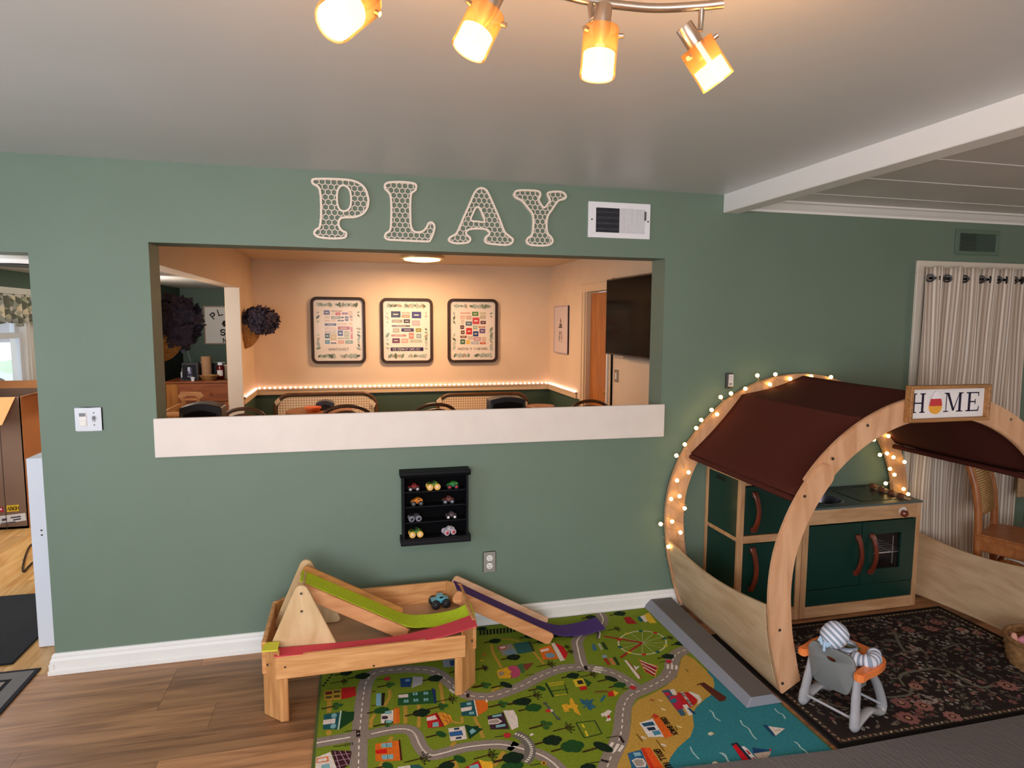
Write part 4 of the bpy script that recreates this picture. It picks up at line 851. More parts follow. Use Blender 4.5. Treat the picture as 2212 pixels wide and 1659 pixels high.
def spot(top, end, hang):
    """glass cylinder from its upper rim centre to its lower rim centre"""
    top, end = V(top), V(end); d = (end-top).normalized(); ln = (end-top).length; r = .0335
    h = obj('spot_head', B().lathe([(.006, -.042), (.016, -.042), (.017, -.04), (.017, .004), (.009, .03)], top, d, 20, cap=(True, True)), nick, t, smooth=40)
    obj('glass_shade', B().lathe([(r, .0), (r, ln), (r-.0025, ln), (r-.0025, 0), (r, 0)], top, d, 28, cap=(False, False)), sm, h, smooth=40)
    obj('bulb', B().lathe([(.004, ln*.5), (.018, ln*.54), (.024, ln*.72), (.018, ln*.9), (.004, ln*.97)], top, d, 16), bulbm, h, smooth=60)
    obj('frosted_sleeve', B().lathe([(r-.004, ln*.52), (r-.004, ln*.97)], top, d, 24, cap=(False, False)), frost, h, smooth=60)
    side = d.cross(V((0, 1, 0))).normalized()
    for s in (-1, 1):
        p = top+d*ln*.14+side*s*(r-.002)+V((0, -.012, 0)); q = p+(side*s*.6+V((0, -.3, 0))).normalized()*.009
        obj('thumb_screw', B().tube([p, q], .0048, 8), nick, h, smooth=50)
    hang = V(hang); nb_ = min(bar, key=lambda p: (p-hang).length)
    obj('knuckle', B().tube([nb_+V((0, 0, -.004)), hang, top-d*.03], .0062, 8), nick, h, smooth=50)
    l = bpy.data.lights.new('spot_lamp', 'POINT'); l.energy = 5.6; l.color = lin('#ffb468')[:3]; l.shadow_soft_size = .03
    lo = bpy.data.objects.new('spot_lamp', l); COL.objects.link(lo); lo.location = end+d*.03
spot(onY(785, 0, TY), onY(722, 46, TY-.075), onY(830, -25, TY))
spot(onY(1053, 25, TY), onY(1012, 110, TY), onY(1040, -12, TY))
spot(onY(1299, 62, TY), onY(1290, 166, TY), onY(1278, 45, TY+.02))
spot(onY(1502, 97, TY), onY(1552, 178, TY), onY(1513, 65, TY))
# ---------------------------------------------------------------- toy truck shelf and trucks
sx0, sx1, sz0, sz1, SD = .231, .592, .527, .918, .085
navy = mat('black_shelf_paint', '#05050b', rough=.6, spec=.25)
t = thing('truck_shelf', 'black wall shelf displaying toy monster trucks', 'shelf', ((sx0+sx1)/2, 0, sz0))
b = B().box(sx0+.008, sx1-.008, -.008, -.0005, sz0+.02, sz1-.02); obj('back_panel', b, mat('shelf_back', '#030305', rough=.8, spec=.1), t)
for x in (sx0+.006, sx1-.018): obj('side', B().box(x, x+.012, -SD, 0, sz0+.01, sz1-.02), navy, t, bevel=.002)
obj('crown', B().prism([(0, sz1), (-SD-.012, sz1), (-SD-.012, sz1-.014), (-SD, sz1-.03), (0, sz1-.03)], 'x', sx0-.004, sx1+.006), navy, t, bevel=.002)
obj('base', B().prism([(0, sz0), (-SD-.012, sz0), (-SD-.012, sz0+.018), (-SD, sz0+.034), (0, sz0+.034)], 'x', sx0-.004, sx1+.006), navy, t, bevel=.002)
rows = [.812, .732, .648]
for z in rows: obj('ledge', B().box(sx0+.018, sx1-.018, -SD+.006, -.008, z-.006, z), navy, t, bevel=.001)
rows.append(sz0+.034)
tyre_profile = lambda r, w: [(r*.35, -w/2), (r*.8, -w/2), (r*.95, -w*.42), (r, -w*.25), (r, w*.25), (r*.95, w*.42), (r*.8, w/2), (r*.35, w/2)]
def truck(label, loc, rz, body, accent, tyre, hub, s=1.0, r=.0125, style=0, group='toy trucks on the black shelf'):
    t = thing('toy_truck', label, 'toy truck', (0, 0, 0), group); bm_ = mat('toy_'+body, body, rough=.3, coat=.3); am = mat('toy_'+accent, accent, rough=.35); tm = mat('tyre_'+tyre, tyre, rough=.6); hm = mat('hub_'+hub, hub, rough=.4)
    w = .016*s; L = .032*s; z = r*1.25
    prof_ = {0: [(-1, 0), (-1.02, .42), (-.35, .5), (-.2, .98), (.38, 1.0), (.52, .55), (1.0, .48), (1.04, .02), (.6, -.12), (-.6, -.12)],
             1: [(-1, .1), (-1.05, .5), (-.1, .55), (.02, .95), (.5, .95), (.68, .5), (1.05, .4), (1.02, .0), (.4, -.15), (-.5, -.1)],
             2: [(-1.0, .05), (-.8, .5), (-.45, .62), (.1, 1.0), (.75, .9), (1.02, .5), (1.0, .05), (.3, -.15), (-.4, -.15)]}[style]
    P = [(x*L, z+y*.026*s) for x, y in prof_]
    obj('body', B().prism(P, 'y', -w, w), bm_, t, bevel=.0012)
    wz = z+.016*s; g = B()
    if style < 2: g.box(-.16*L, .33*L, -w-.0004, w+.0004, wz, wz+.0075*s)
    else: g.box(.05*L, .6*L, -w-.0004, w+.0004, wz, wz+.005*s)
    obj('windows', g, dark, t)
    obj('stripe', B().box(-.92*L, .92*L, -w-.0006, w+.0006, z+.0025*s, z+.0052*s).box(-.5*L, -.2*L, -w-.0006, w+.0006, z-.001*s, z+.007*s).box(.4*L, .7*L, -w-.0006, w+.0006, z+.001*s, z+.0065*s), am, t)
    obj('chassis', B().box(-.75*L, .75*L, -w*.5, w*.5, r*.75, z).box(-.68*L, -.6*L, -w*1.3, w*1.3, r*.85, r*1.15).box(.6*L, .68*L, -w*1.3, w*1.3, r*.85, r*1.15), mat('toy_chassis', '#4a4648', rough=.4), t)
    for xx in (-.64*L, .64*L):
        for sy in (-1, 1):
            o = obj('wheel', B().lathe(tyre_profile(r, .013*s), (xx, sy*w*1.35, r), (0, sy, 0), 18), tm, t, smooth=40)
            obj('hub', B().lathe([(r*.52, 0), (r*.5, .0012), (r*.25, .0022), (r*.12, .004)], (xx, sy*(w*1.35+.0055*s), r), (0, sy, 0), 12), hm, o, smooth=40)
    t.location = loc; t.rotation_euler = (0, 0, rz); return t
TYR = '#16161a'
rowY = -.05
def rx(a, b_, y=1060): return (onY(a, y, -.06).x+onY(b_, y, -.06).x)/2
truck('red toy truck with white hubbed wheels, top left of the black shelf', (rx(876, 911), rowY, rows[0]), .05, '#8e1016', '#6a4a40', TYR, '#cfc4cc', .9, .0125, 0)
truck('green toy truck on big yellow wheels, in the middle of the top ledge', (rx(917, 955), rowY, rows[0]), .05, '#4f8a2a', '#7d6a58', '#e6b450', '#f0d0b0', .95, .0175, 1)
truck('green toy truck with red hubs, top right of the black shelf', (rx(960, 995), rowY, rows[0]), .05, '#2f8a34', '#31508a', TYR, '#d02a3c', .9, .0125, 2)
truck('orange flame patterned toy truck on the second ledge of the shelf', (rx(882, 918), rowY, rows[1]), .08, '#d9812a', '#7a2f14', TYR, '#6c6a70', .95, .013, 2)
truck('dull red toy truck with grey wheels on the second ledge of the shelf', (rx(952, 985), rowY, rows[1]), .0, '#7a3a36', '#a86a60', TYR, '#8c90a0', .9, .0135, 0)
truck('black toy truck with tall grey rimmed wheels on the third ledge', (rx(877, 914), rowY, rows[2]), .05, '#2e2e32', '#55555c', '#77767e', '#231a30', .9, .0165, 1)
truck('dark toy truck with bright white wheels on the third ledge', (rx(959, 990), rowY, rows[2]), .0, '#5a4a4c', '#b08a88', TYR, '#f0ecf0', .85, .0125, 0)
truck('green toy truck on big yellow wheels, bottom left of the black shelf', (rx(878, 917), rowY, rows[3]), .05, '#45802a', '#8a8a78', '#e6b450', '#f0d0b0', .98, .0175, 1)
truck('white and red toy truck with red hubs, bottom right of the shelf', (rx(950, 989), rowY, rows[3]), .25, '#c9c4c8', '#b03a3c', '#b9aab4', '#c02a34', .9, .016, 2)
# ================================================================ toy car table with its ramps
tw = wood('pine_table_wood', '#dfa66c', '#bd7d45', 'x', 4, .45, 9); twz = wood('pine_leg_wood', '#d39a5f', '#b07440', 'z', 4, .45, 9); ply = wood('birch_ply', '#d9b98c', '#c5a070', 'z', 5, .5, 4)
TX0, TX1, TY0, TY1, TZ = -.402, .532, -.66, -.125, .318
ch = .075
t = thing('car_table', 'low eight-sided pine play table beside the green wall', 'play table', ((TX0+TX1)/2, (TY0+TY1)/2, 0))
def octa(i): return [(TX0+ch, TY0+i), (TX1-ch, TY0+i), (TX1-i, TY0+ch), (TX1-i, TY1-ch), (TX1-ch, TY1-i), (TX0+ch, TY1-i), (TX0+i, TY1-ch), (TX0+i, TY0+ch)]
obj('tray_floor', B().prism(octa(.008), 'z', .215, .23), wood('tray_floor_wood', '#c89f78', '#b58a62', 'x', 2, .25, 5), t)
rz0, rz1 = .19, .292
obj('front_rail', B().box(TX0+.06, TX1-.06, TY0, TY0+.02, rz0, rz1), tw, t, bevel=.004)
obj('back_rail', B().box(TX0+.06, TX1-.06, TY1-.02, TY1, rz0, .335), tw, t, bevel=.004)
obj('side_rail', B().box(TX0, TX0+.02, TY0+.06, TY1-.06, rz0, .335), tw, t, bevel=.004)
obj('side_rail', B().box(TX1-.02, TX1, TY0+.06, TY1-.06, rz0, .335), tw, t, bevel=.004)
for sx, sy in ((-1, -1), (1, -1), (1, 1), (-1, 1)):
    cx, cy = (TX0 if sx < 0 else TX1), (TY0 if sy < 0 else TY1); top = TZ if sy < 0 else .34
    p = [(cx-sx*ch*1.05, cy), (cx, cy-sy*ch*1.05), (cx-sx*.022, cy-sy*ch*1.05), (cx-sx*ch*1.05, cy-sy*.022)]
    if sx*sy < 0: p = p[::-1]
    lg = obj('leg', B().prism(p, 'z', .0125 if (sx > 0) else .001, top), twz, t, bevel=.004)
    q = [(cx-sx*ch*1.0, cy+sy*.001), (cx-sx*(ch*1.0+.035), cy+sy*.001), (cx-sx*(ch+.035), cy-sy*.02), (cx-sx*ch*1.0, cy-sy*.02)]
    if sx*sy < 0: q = q[::-1]
    obj('leg_board', B().prism(q, 'z', .0125 if (sx > 0) else .001, rz0 if sy < 0 else rz0+.0), twz, lg, bevel=.003)
    m = V((cx-sx*ch*.45, cy-sy*ch*.45, .25)); n = V((sx, sy, 0)).normalized()
    obj('bolt', B().lathe([(.006, 0), (.005, .003)], m+n*.008, n, 10), screwm, lg)
for x, z in ((TX0+.1, .245), (.064, .203)): obj('screw', B().lathe([(.005, 0), (.004, .002)], (x, TY0, z), (0, -1, 0), 10), screwm, t)
# felt track lying along the front of the tray
redf = mat('red_felt', '#cc3f4a', rough=.9, bump=.4, bs=300); grnf = mat('lime_felt', '#bdd41c', rough=.9, var=.08, vs=60, bump=.4, bs=300); purf = mat('purple_felt', '#4b2c74', rough=.9, bump=.4, bs=300)
def ribbon(pts, y0f, y1f, th=.005, n=5):
    P = smooth_poly(pts, n, False); b = B(); m = len(P)
    vs = []; 
    for i, p in enumerate(P):
        u = i/(m-1); y0, y1 = y0f(u), y1f(u)
        d = (P[min(i+1, m-1)]-P[max(i-1, 0)]).normalized(); nn = V((-d.y, d.x))*th
        vs += [(p.x, y0, p.y), (p.x, y1, p.y), (p.x+nn.x, y1, p.y+nn.y), (p.x+nn.x, y0, p.y+nn.y)]
    fs = [(0, 1, 2, 3), tuple((m-1)*4+k for k in (3, 2, 1, 0))]
    for i in range(m-1):
        for k in range(4): fs.append((i*4+k, (i+1)*4+k, (i+1)*4+(k+1) % 4, i*4+(k+1) % 4))
    return b.add(vs, fs)
b = ribbon([(-.345, .292), (-.1, .282), (.15, .276), (.3, .288), (.42, .306), (.525, .329)], lambda u: TY0+.003, lambda u: TY0+.003+.07+.045*u)
rt = thing('red_track', 'red felt track strip lying along the front of the car table', 'toy track', (0.1, -.6, .28)); obj('strip', b, redf, rt)
obj('yellow_end', ribbon([(-.392, .322), (-.33, .318)], lambda u: TY0+.002, lambda u: TY0+.075, .006), mat('yellow_felt', '#d3cf3a', rough=.9), rt)
# lime ramp on its two A-frame supports
AX, AT = -.236, .56
r = thing('lime_ramp', 'wooden toy car ramp with lime felt track on two rounded triangles', 'toy ramp', (-.1, -.45, .23))
def tri(y0, y1, nm):
    pts = []
    c = [(AX-.135, .235, .018), (AX+.135, .235, .018), (AX, AT-.03, .03)]
    for k, (x, z, rad) in enumerate(c):
        a0 = {0: 150, 1: 270, 2: 24}[k]; a1 = {0: 270, 1: 390, 2: 156}[k]
        pts += [(x+rad*cos(radians(a0+(a1-a0)*i/6)), z+.018+rad*sin(radians(a0+(a1-a0)*i/6)) if k < 2 else z+rad*sin(radians(a0+(a1-a0)*i/6))) for i in range(7)]
    return obj(nm, B().prism(pts, 'y', y0, y1), ply, r, bevel=.003)
s1 = tri(-.575, -.558, 'triangle_support'); s2 = tri(-.27, -.253, 'triangle_support')
for x, z in ((AX, .525), (AX, .445)): obj('bolt', B().lathe([(.006, 0), (.005, .003)], (x, -.576, z), (0, -1, 0), 12), screwm, s1)
obj('dowel', B().tube([(AX, -.56, .525), (AX, -.265, .525)], .009, 12), ply, r, smooth=50)
p0, p1 = V((-.25, 0, .535)), V((.235, 0, .258))
dx = (p1-p0).normalized(); nz = V((-dx.z, 0, dx.x))
def rail(y0, y1, up, dn, m_, a0=0, a1=0):
    A, Q = p0+dx*a0, p1+dx*a1; rr_ = .018; poly = []
    for c, an in ((A-nz*(dn-rr_)+dx*rr_, 180), (Q-nz*(dn-rr_)-dx*rr_, 270), (Q+nz*(up-rr_)-dx*rr_, 0), (A+nz*(up-rr_)+dx*rr_, 90)):
        for i in range(5): a = radians(an+90*i/4); v = c+dx*rr_*cos(a)+nz*rr_*sin(a); poly.append((v.x, v.z))
    return obj('side_rail', B().prism(poly, 'y', y0, y1), m_, r, bevel=.002)
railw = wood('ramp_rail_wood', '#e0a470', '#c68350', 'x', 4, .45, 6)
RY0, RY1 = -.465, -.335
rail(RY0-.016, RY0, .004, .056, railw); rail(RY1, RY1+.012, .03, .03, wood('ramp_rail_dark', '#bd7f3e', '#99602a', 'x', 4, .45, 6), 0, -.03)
obj('deck', B().obox((p0.x, RY0, p0.z-.012), (p1-p0), (0, RY1-RY0, 0), nz*.006), ply, r)
b = ribbon([(p0.x, p0.z+.0), (-.1, .45), (.1, .336), (.2, .279), (.265, .258), (.33, .258), (.41, .272), (.47, .292), (.536, .33)], lambda u: RY0+.001-.2*max(0, u-.57), lambda u: RY1-.001-.18*max(0, u-.57), .005, 6)
obj('felt_track', b, grnf, r)
# purple ramp from the table corner to the rug
r = thing('purple_ramp', 'wooden toy ramp with purple felt track leading down to the road rug', 'toy ramp', (.75, -.2, .013))
p0, p1 = V((.487, 0, .345)), V((1.005, 0, .05)); dx = (p1-p0).normalized(); nz = V((-dx.z, 0, dx.x))
PY0, PY1 = -.29, -.165
rail(PY0-.014, PY0, .008, .056, railw); rail(PY1, PY1+.013, .034, .02, wood('ramp_rail_pale', '#d8b08c', '#c4946c', 'x', 4, .45, 6))
obj('deck', B().obox((p0.x+.01, PY0, p0.z-.014), (p1-p0)*.98, (0, PY1-PY0, 0), nz*.006), ply, r)
b = ribbon([(p0.x+.004, p0.z), (.65, .252), (.85, .138), (.97, .071), (1.04, .042), (1.1, .03), (1.18, .026), (1.25, .03), (1.31, .036)], lambda u: PY0+.001+.05*max(0, u-.6), lambda u: PY1-.001+.1*max(0, u-.6), .004, 6)
obj('felt_track', b, purf, r)
c = onZ(945, 1294, .23)
truck('turquoise toy pickup with big black tyres parked on the car table', (c.x, -.2, .2305), .12, '#5fb4c4', '#3a8a9c', TYR, '#2c2c33', 1.35, .0235, 0, None)
# ================================================================ wooden play house with canopy
archw = wood('maple_arch_wood', '#dcab84', '#c48f66', 'z', 3, .45, 5); archedge = wood('arch_edge_wood', '#c98f5c', '#a87242', 'x', 4, .5, 4)
plyp = wood('pale_plywood', '#cfb18c', '#ba9872', 'y', 4, .5, 5)
FX, FZ, BX, BZ = 2.673, .475, 2.625, .531
FY0, FY1, BY0, BY1 = -1.0, -.972, -.062, -.03
t = thing('play_house', 'arched wooden play house with brown fabric canopy and plywood sides', 'play house', (2.67, -.52, 0))
def bump(a):     # the arch straightens slightly towards its feet
    d = -a if a < pi/2 else a-pi
    return .03*max(0, (d-.3)/.26)**1.6-.012*max(0, 1-abs(d-.1)/.35)
def arc(cx, cz, r, a0, a1, n, sq=1):
    return [(cx+(r+bump(a0+(a1-a0)*i/n)*sq)*cos(a0+(a1-a0)*i/n), max(.0, cz+(r+bump(a0+(a1-a0)*i/n)*sq)*sin(a0+(a1-a0)*i/n))) for i in range(n+1)]
def archband(nm, cx, cz, ro, ri, a0, a1, y0, y1, m_, n=48, rnd=False):
    A, I = arc(cx, cz, ro, a0, a1, n), arc(cx, cz, ri, a0, a1, n)
    return obj(nm, B().strip(A, I, 'y', y0, y1), m_, t, bevel=.004, seg=2)
ft = math.asin((FZ-.012)/.935); 
archband('front_arch', FX, FZ, .905, .793, radians(36), radians(144), FY0+.004, FY1, archw, 40)
def leg(nm, cx, cz, ro, ri, a0, a1, y0, y1, capround):
    n = 26; A, I = arc(cx, cz, ro, a0, a1, n), arc(cx, cz, ri, a0, a1, n)
    rm, w = (ro+ri)/2, (ro-ri)/2; sg = 1 if a1 > a0 else -1
    c = V((cx+rm*cos(a1), cz+rm*sin(a1))); rad = V((cos(a1), sin(a1))); tan = V((-sin(a1), cos(a1)))*sg
    cap = [(c+rad*w*cos(pi*i/10)+tan*w*sin(pi*i/10)) for i in range(11)]
    poly = A+[(p.x, p.y) for p in cap[1:-1]]+I[::-1]
    fr = [(I[0][0], .03 if I[0][1] < .03 else I[0][1])]
    return obj(nm, B().prism(poly, 'y', y0, y1), archw, t, bevel=.004, seg=2)
fa = radians(180)+ft*.985
L1 = leg('front_leg', FX, FZ, .905, .793, fa, radians(139.5), FY0-.012, FY0+.012, 1)
L2 = leg('front_leg', FX, FZ, .905, .793, -ft*.985, radians(40.5), FY0-.012, FY0+.012, 1)
bt = math.asin((BZ-.012)/.9)
def upper(nm, cx, cz, ro, ri, a0, a1, y0, y1):
    n = 40; A, I = arc(cx, cz, ro, a0, a1, n), arc(cx, cz, ri, a0, a1, n); rm, w = (ro+ri)/2, (ro-ri)/2
    def cap(a, s): c = V((cx+rm*cos(a), cz+rm*sin(a))); rd = V((cos(a), sin(a))); tn = V((-sin(a), cos(a)))*s; return [c+rd*w*cos(pi*i/10)+tn*w*sin(pi*i/10) for i in range(1, 10)]
    poly = A+[(p.x, p.y) for p in cap(a1, 1)]+I[::-1]+[(p.x, p.y) for p in cap(a0, -1)][::-1]
    return obj(nm, B().prism(poly, 'y', y0, y1), archw, t, bevel=.004, seg=2)
ba = upper('back_arch', BX, BZ, .868, .752, radians(30), radians(149.5), BY0-.012, BY1-.006)
leg('back_leg', BX, BZ, .868, .752, radians(180)+bt*.985, radians(146), BY0+.004, BY1, 1)
leg('back_leg', BX, BZ, .868, .752, -bt*.985, radians(34), BY0+.004, BY1, 1)
# screws seen on the front arch
for px, py, yy in ((1738, 1072, FY0-.012), (1799, 991, FY0-.012), (1874, 919, FY0+.004), (2184, 906, FY0+.004), (1684, 1361, FY0-.012), (1690, 1476, FY0-.012), (1534, 911, BY0+.004)):
    p = onY(px, py, yy); obj('screw', B().lathe([(.0075, 0), (.006, .0035)], p, (0, -1, 0), 12), screwm, t)
# bent plywood side panels between the arches
def panel(sgn):
    def edge(z, y):
        k = (y-BY0)/(FY0-BY0); cx, cz, r = BX+(FX-BX)*k, BZ+(FZ-BZ)*k, .872+(.91-.872)*k
        d = max(0, cz-z); a = math.asin(min(1, d/r)); return cx+sgn*((r+bump(-a))*cos(a)-.006)
    zt = lambda u: .438-.028*sin(pi*u**.8)-.0*(u)
    zt = lambda u: (.43+(.442-.43)*u-.045*sin(pi*u)) if sgn < 0 else (.40-.05*sin(pi*u)+.02*u)
    b = B(); y0, y1 = BY0-.012, FY1
    nu, nv = 20, 10; vs = []
    for s in (0, 1):
        for j in range(nv+1):
            for i in range(nu+1):
                u = i/nu; y = y0+(y1-y0)*u; zb = .02+.012*sin(pi*u); z = zb+(zt(u)-zb)*j/nv
                vs.append((edge(z, y)-sgn*.012*s, y, z))
    N = (nu+1)*(nv+1); fs = []
    for j in range(nv):
        for i in range(nu):
            q = (j*(nu+1)+i, j*(nu+1)+i+1, (j+1)*(nu+1)+i+1, (j+1)*(nu+1)+i); fs += [q, tuple(N+k for k in q[::-1])]
    for i in range(nu): fs += [(i, i+1, N+i+1, N+i), (nv*(nu+1)+i, nv*(nu+1)+i+1, N+nv*(nu+1)+i+1, N+nv*(nu+1)+i)]
    for j in range(nv): fs += [(j*(nu+1), (j+1)*(nu+1), N+(j+1)*(nu+1), N+j*(nu+1)), (j*(nu+1)+nu, (j+1)*(nu+1)+nu, N+(j+1)*(nu+1)+nu, N+j*(nu+1)+nu)]
    b.add(vs, fs); obj('side_panel', b, plyp, t, smooth=50)
panel(-1); panel(1)
# canopy cloth hung over cross rods
clo, cnt, cp_ = _nt('brown_canopy_cloth'); cp_.inputs['Base Color'].default_value = lin('#50241c'); cp_.inputs['Roughness'].default_value = .85; cp_.inputs['Specular IOR Level'].default_value = .15
nn_ = cnt.nodes.new('ShaderNodeTexNoise'); nn_.inputs['Scale'].default_value = 500; bb_ = cnt.nodes.new('ShaderNodeBump'); bb_.inputs['Strength'].default_value = .25; bb_.inputs['Distance'].default_value = .001
cnt.links.new(nn_.outputs[0], bb_.inputs['Height']); cnt.links.new(bb_.outputs[0], cp_.inputs['Normal'])
key_b = [(1.9, .945), (2.225, 1.283), (2.635, 1.386), (3.045, 1.283), (3.345, .945)]
key_f = [(1.915, .932), (2.262, 1.27), (2.68, 1.372), (3.09, 1.27), (3.41, .932)]
yb, yf = BY0-.016, FY1+.006
b = B(); NS = 10
def cl(u, v):
    s = u*4; k = min(3, int(s)); f = s-k
    pb = V(key_b[k]).lerp(V(key_b[k+1]), f); pf = V(key_f[k]).lerp(V(key_f[k+1]), f); p = pb.lerp(pf, v)
    sag = -.012*sin(pi*f)*(1+.4*sin(v*9+k))-.01*sin(pi*v)*(1 if k in (0, 3) else .5)
    d = V((key_b[k+1][0]-key_b[k][0], key_b[k+1][1]-key_b[k][1])).normalized(); n = V((-d.y, d.x))*sag
    return (p.x+n.x, yb+(yf-yb)*v, p.y+n.y+.0)
b.grid(cl, 40, 16); obj('canopy', b, clo, t, smooth=40, solid=.004)
for i, (kb, kf) in enumerate(zip(key_b, key_f)):
    ro_ = .02 if i in (0, 4) else .034
    obj('cross_rod', B().tube([(kb[0]+(.008 if i == 0 else -.008 if i == 4 else 0), BY0+.004, kb[1]-ro_), (kf[0]+(.008 if i == 0 else -.008 if i == 4 else 0), FY1-.004, kf[1]-ro_)], .01, 10), archw, t, smooth=50)
for s in (0, 4):
    kb, kf = key_b[s], key_f[s]; e_ = .008 if s == 0 else -.008
    obj('canopy_hem', B().tube([(kb[0]+e_, yb, kb[1]-.02), (kf[0]+e_, yf, kf[1]-.02)], .02, 12, flat=.75), clo, t, smooth=60)
# HOME sign on the crown of the arch
s0, s1, q0, q1 = 2.449, 2.908, 1.254, 1.4225; ys = FY0+.002
t2 = thing('home_sign', 'framed white HOME sign with a candy corn for its O on the arch', 'sign', ((s0+s1)/2, ys, q0))
fw = wood('sign_frame_wood', '#b27d48', '#8a5a2c', 'x', 6, .5)
obj('frame', B().strip([(s0,q0),(s1,q0),(s1,q1),(s0,q1),(s0,q0)], [(s0+.016,q0+.016),(s1-.016,q0+.016),(s1-.016,q1-.016),(s0+.016,q1-.016),(s0+.016,q0+.016)], 'y', ys-.036, ys), fw, t2, bevel=.002)
obj('board', B().box(s0+.014, s1-.014, ys-.012, ys-.002, q0+.014, q1-.014), mat('sign_white', '#ece6e4', rough=.55), t2)
pr = B(); Y = ys-.0128; lc = '#1f1a35'
def R4(x0, x1, z0, z1): pr.cur = lc; pr.add([(x0, Y, z0), (x1, Y, z0), (x1, Y, z1), (x0, Y, z1)], [(0, 1, 2, 3)])
def Q4(*p): pr.cur = lc; pr.add([(x, Y, z) for x, z in p], [(0, 1, 2, 3)])
zb_, zt_ = q0+.042, q0+.132; W_ = s1-s0
hx = s0+.02
for x in (hx+.012, hx+.062): R4(x, x+.013, zb_, zt_); R4(x-.009, x+.022, zb_, zb_+.005); R4(x-.009, x+.022, zt_-.005, zt_)
R4(hx+.02, hx+.066, (zb_+zt_)/2-.003, (zb_+zt_)/2+.003)
obj('letter', pr, printm, t2, cols=True); pr = B()
mx_ = s0+.215
R4(mx_+.006, mx_+.0105, zb_, zt_); R4(mx_-.006, mx_+.022, zb_, zb_+.005); R4(mx_-.004, mx_+.018, zt_-.005, zt_)
Q4((mx_+.008, zt_), (mx_+.023, zt_), (mx_+.056, zb_+.01), (mx_+.046, zb_+.004)); Q4((mx_+.082, zt_), (mx_+.086, zt_), (mx_+.054, zb_+.006), (mx_+.047, zb_+.004))
R4(mx_+.08, mx_+.094, zb_, zt_); R4(mx_+.068, mx_+.105, zb_, zb_+.005); R4(mx_+.078, mx_+.105, zt_-.005, zt_)
obj('letter', pr, printm, t2, cols=True); pr = B()
ex = s0+.342
R4(ex+.008, ex+.022, zb_, zt_); R4(ex-.004, ex+.07, zb_, zb_+.0055); R4(ex-.004, ex+.07, zt_-.0055, zt_); R4(ex+.02, ex+.052, (zb_+zt_)/2-.003, (zb_+zt_)/2+.003)
Q4((ex+.064, zb_), (ex+.07, zb_), (ex+.074, zb_+.024), (ex+.07, zb_+.024)); Q4((ex+.066, zt_-.02), (ex+.07, zt_-.02), (ex+.07, zt_), (ex+.064, zt_)); R4(ex+.047, ex+.052, (zb_+zt_)/2-.012, (zb_+zt_)/2+.012)
obj('letter', pr, printm, t2, cols=True)
cx, cz = s0+.158, q0+.085
def corn(t_): # half width at height
    return .0345*sqrt(max(0, 1-((t_-.34)/(.66 if t_ > .34 else .34))**2))*(1-.3*max(0, t_-.34))+.0004
cc = obj('candy_corn', B().prism([(cx+corn(i/24*.36), cz-.05+.108*i/24*.36) for i in range(25)]+[(cx-corn(i/24*.36), cz-.05+.108*i/24*.36) for i in range(24, -1, -1)], 'y', Y-.006, Y), mat('corn_amber', '#e6a22e', rough=.5), t2)
for nm, a, e, col in (('red_band', .35, .66, '#c42c34'), ('white_tip', .66, 1, '#efe8ea')):
    ks = [a+(e-a)*i/10 for i in range(11)]
    obj(nm, B().prism([(cx+corn(k), cz-.05+.108*k) for k in ks]+[(cx-corn(k), cz-.05+.108*k) for k in ks[::-1]], 'y', Y-.0068, Y-.0055), mat(nm, col, rough=.5), cc)
# ---------------------------------------------------------------- string of globe lights on the back arch
t3 = thing('string_lights', 'string of warm glowing globe bulbs wound around the back arch', 'string lights', (1.76, BY0, .35))
A_ = lambda x, y: (1400+x/3.3175, 780+y/3.3175)
C_ = lambda x, y: (1840+x/5.186, 780+y/5.186)
BL = [A_(*q) for q in ((90,1168),(146,1330),(232,1228),(172,1150),(262,1055),(165,988),(225,968),(207,855),(290,797),(203,677),(263,597),(345,480),(381,422),(494,382),(455,350),(520,258),(594,232),(697,198),(783,103),(873,167),(912,95),(1018,127),(1168,110),(1310,115))]
BR = [C_(*q) for q in ((248,880),(410,840),(395,1035),(315,1050),(467,1078),(590,1130),(428,1207),(478,1272),(380,1370),(580,1433),(632,1490))]
glow = mat('globe_bulb', '#fff0c0', emit='#ffd67e', es=10)
wirem = mat('clear_wire', '#c0936a', rough=.4)
globe = None
for L_i, pts in enumerate((BL, BR)):
    prev = None; cw = B()
    for i, (px, py) in enumerate(pts):
        c = onY(px, py, BY0-.03); cdir = V((BX-c.x, 0, BZ-c.z)).normalized(); rr_ = sqrt((c.x-BX)**2+(c.z-BZ)**2)
        out = rr_ > .86; inn = rr_ < .76
        d = (cdir if out else -cdir if inn else V((.2, .6, -.4)).normalized())
        if globe is None: g = obj('bulb', B().ball((0, 0, 0), .0115, 12, 8), glow, smooth=60); globe = g.data
        else: g = bpy.data.objects.new('bulb', globe); COL.objects.link(g)
        g.parent = t3; g.location = c-t3.location
        base = c+d*.03
        if not out and not inn: base.y = min(base.y, BY0-.016)
        cw.tube([c+d*.006, base], [.0055, .0025], 6)
        if prev is not None:
            m_ = prev.lerp(base, .5); m_.y = BY0-.016
            cw.tube(smooth_poly([prev, m_, base], 4, False), .0013, 5)
        prev = base
    if L_i == 0: cw0 = cw
    else: obj('wire', cw, wirem, t3)
cw = cw0
for k in range(10):   # turns of wire across the face of the lower leg
    a = radians(168+k*4.4); p = V((BX+.875*cos(a), BY0-.0135, BZ+.875*sin(a))); q = V((BX+.748*cos(a+.07), BY0-.0135, BZ+.748*sin(a+.07)))
    cw.tube([V((p.x, BY0+.02, p.z)), p, q, V((q.x, BY0+.02, q.z))], .0014, 5)
obj('wire', cw, wirem, t3)
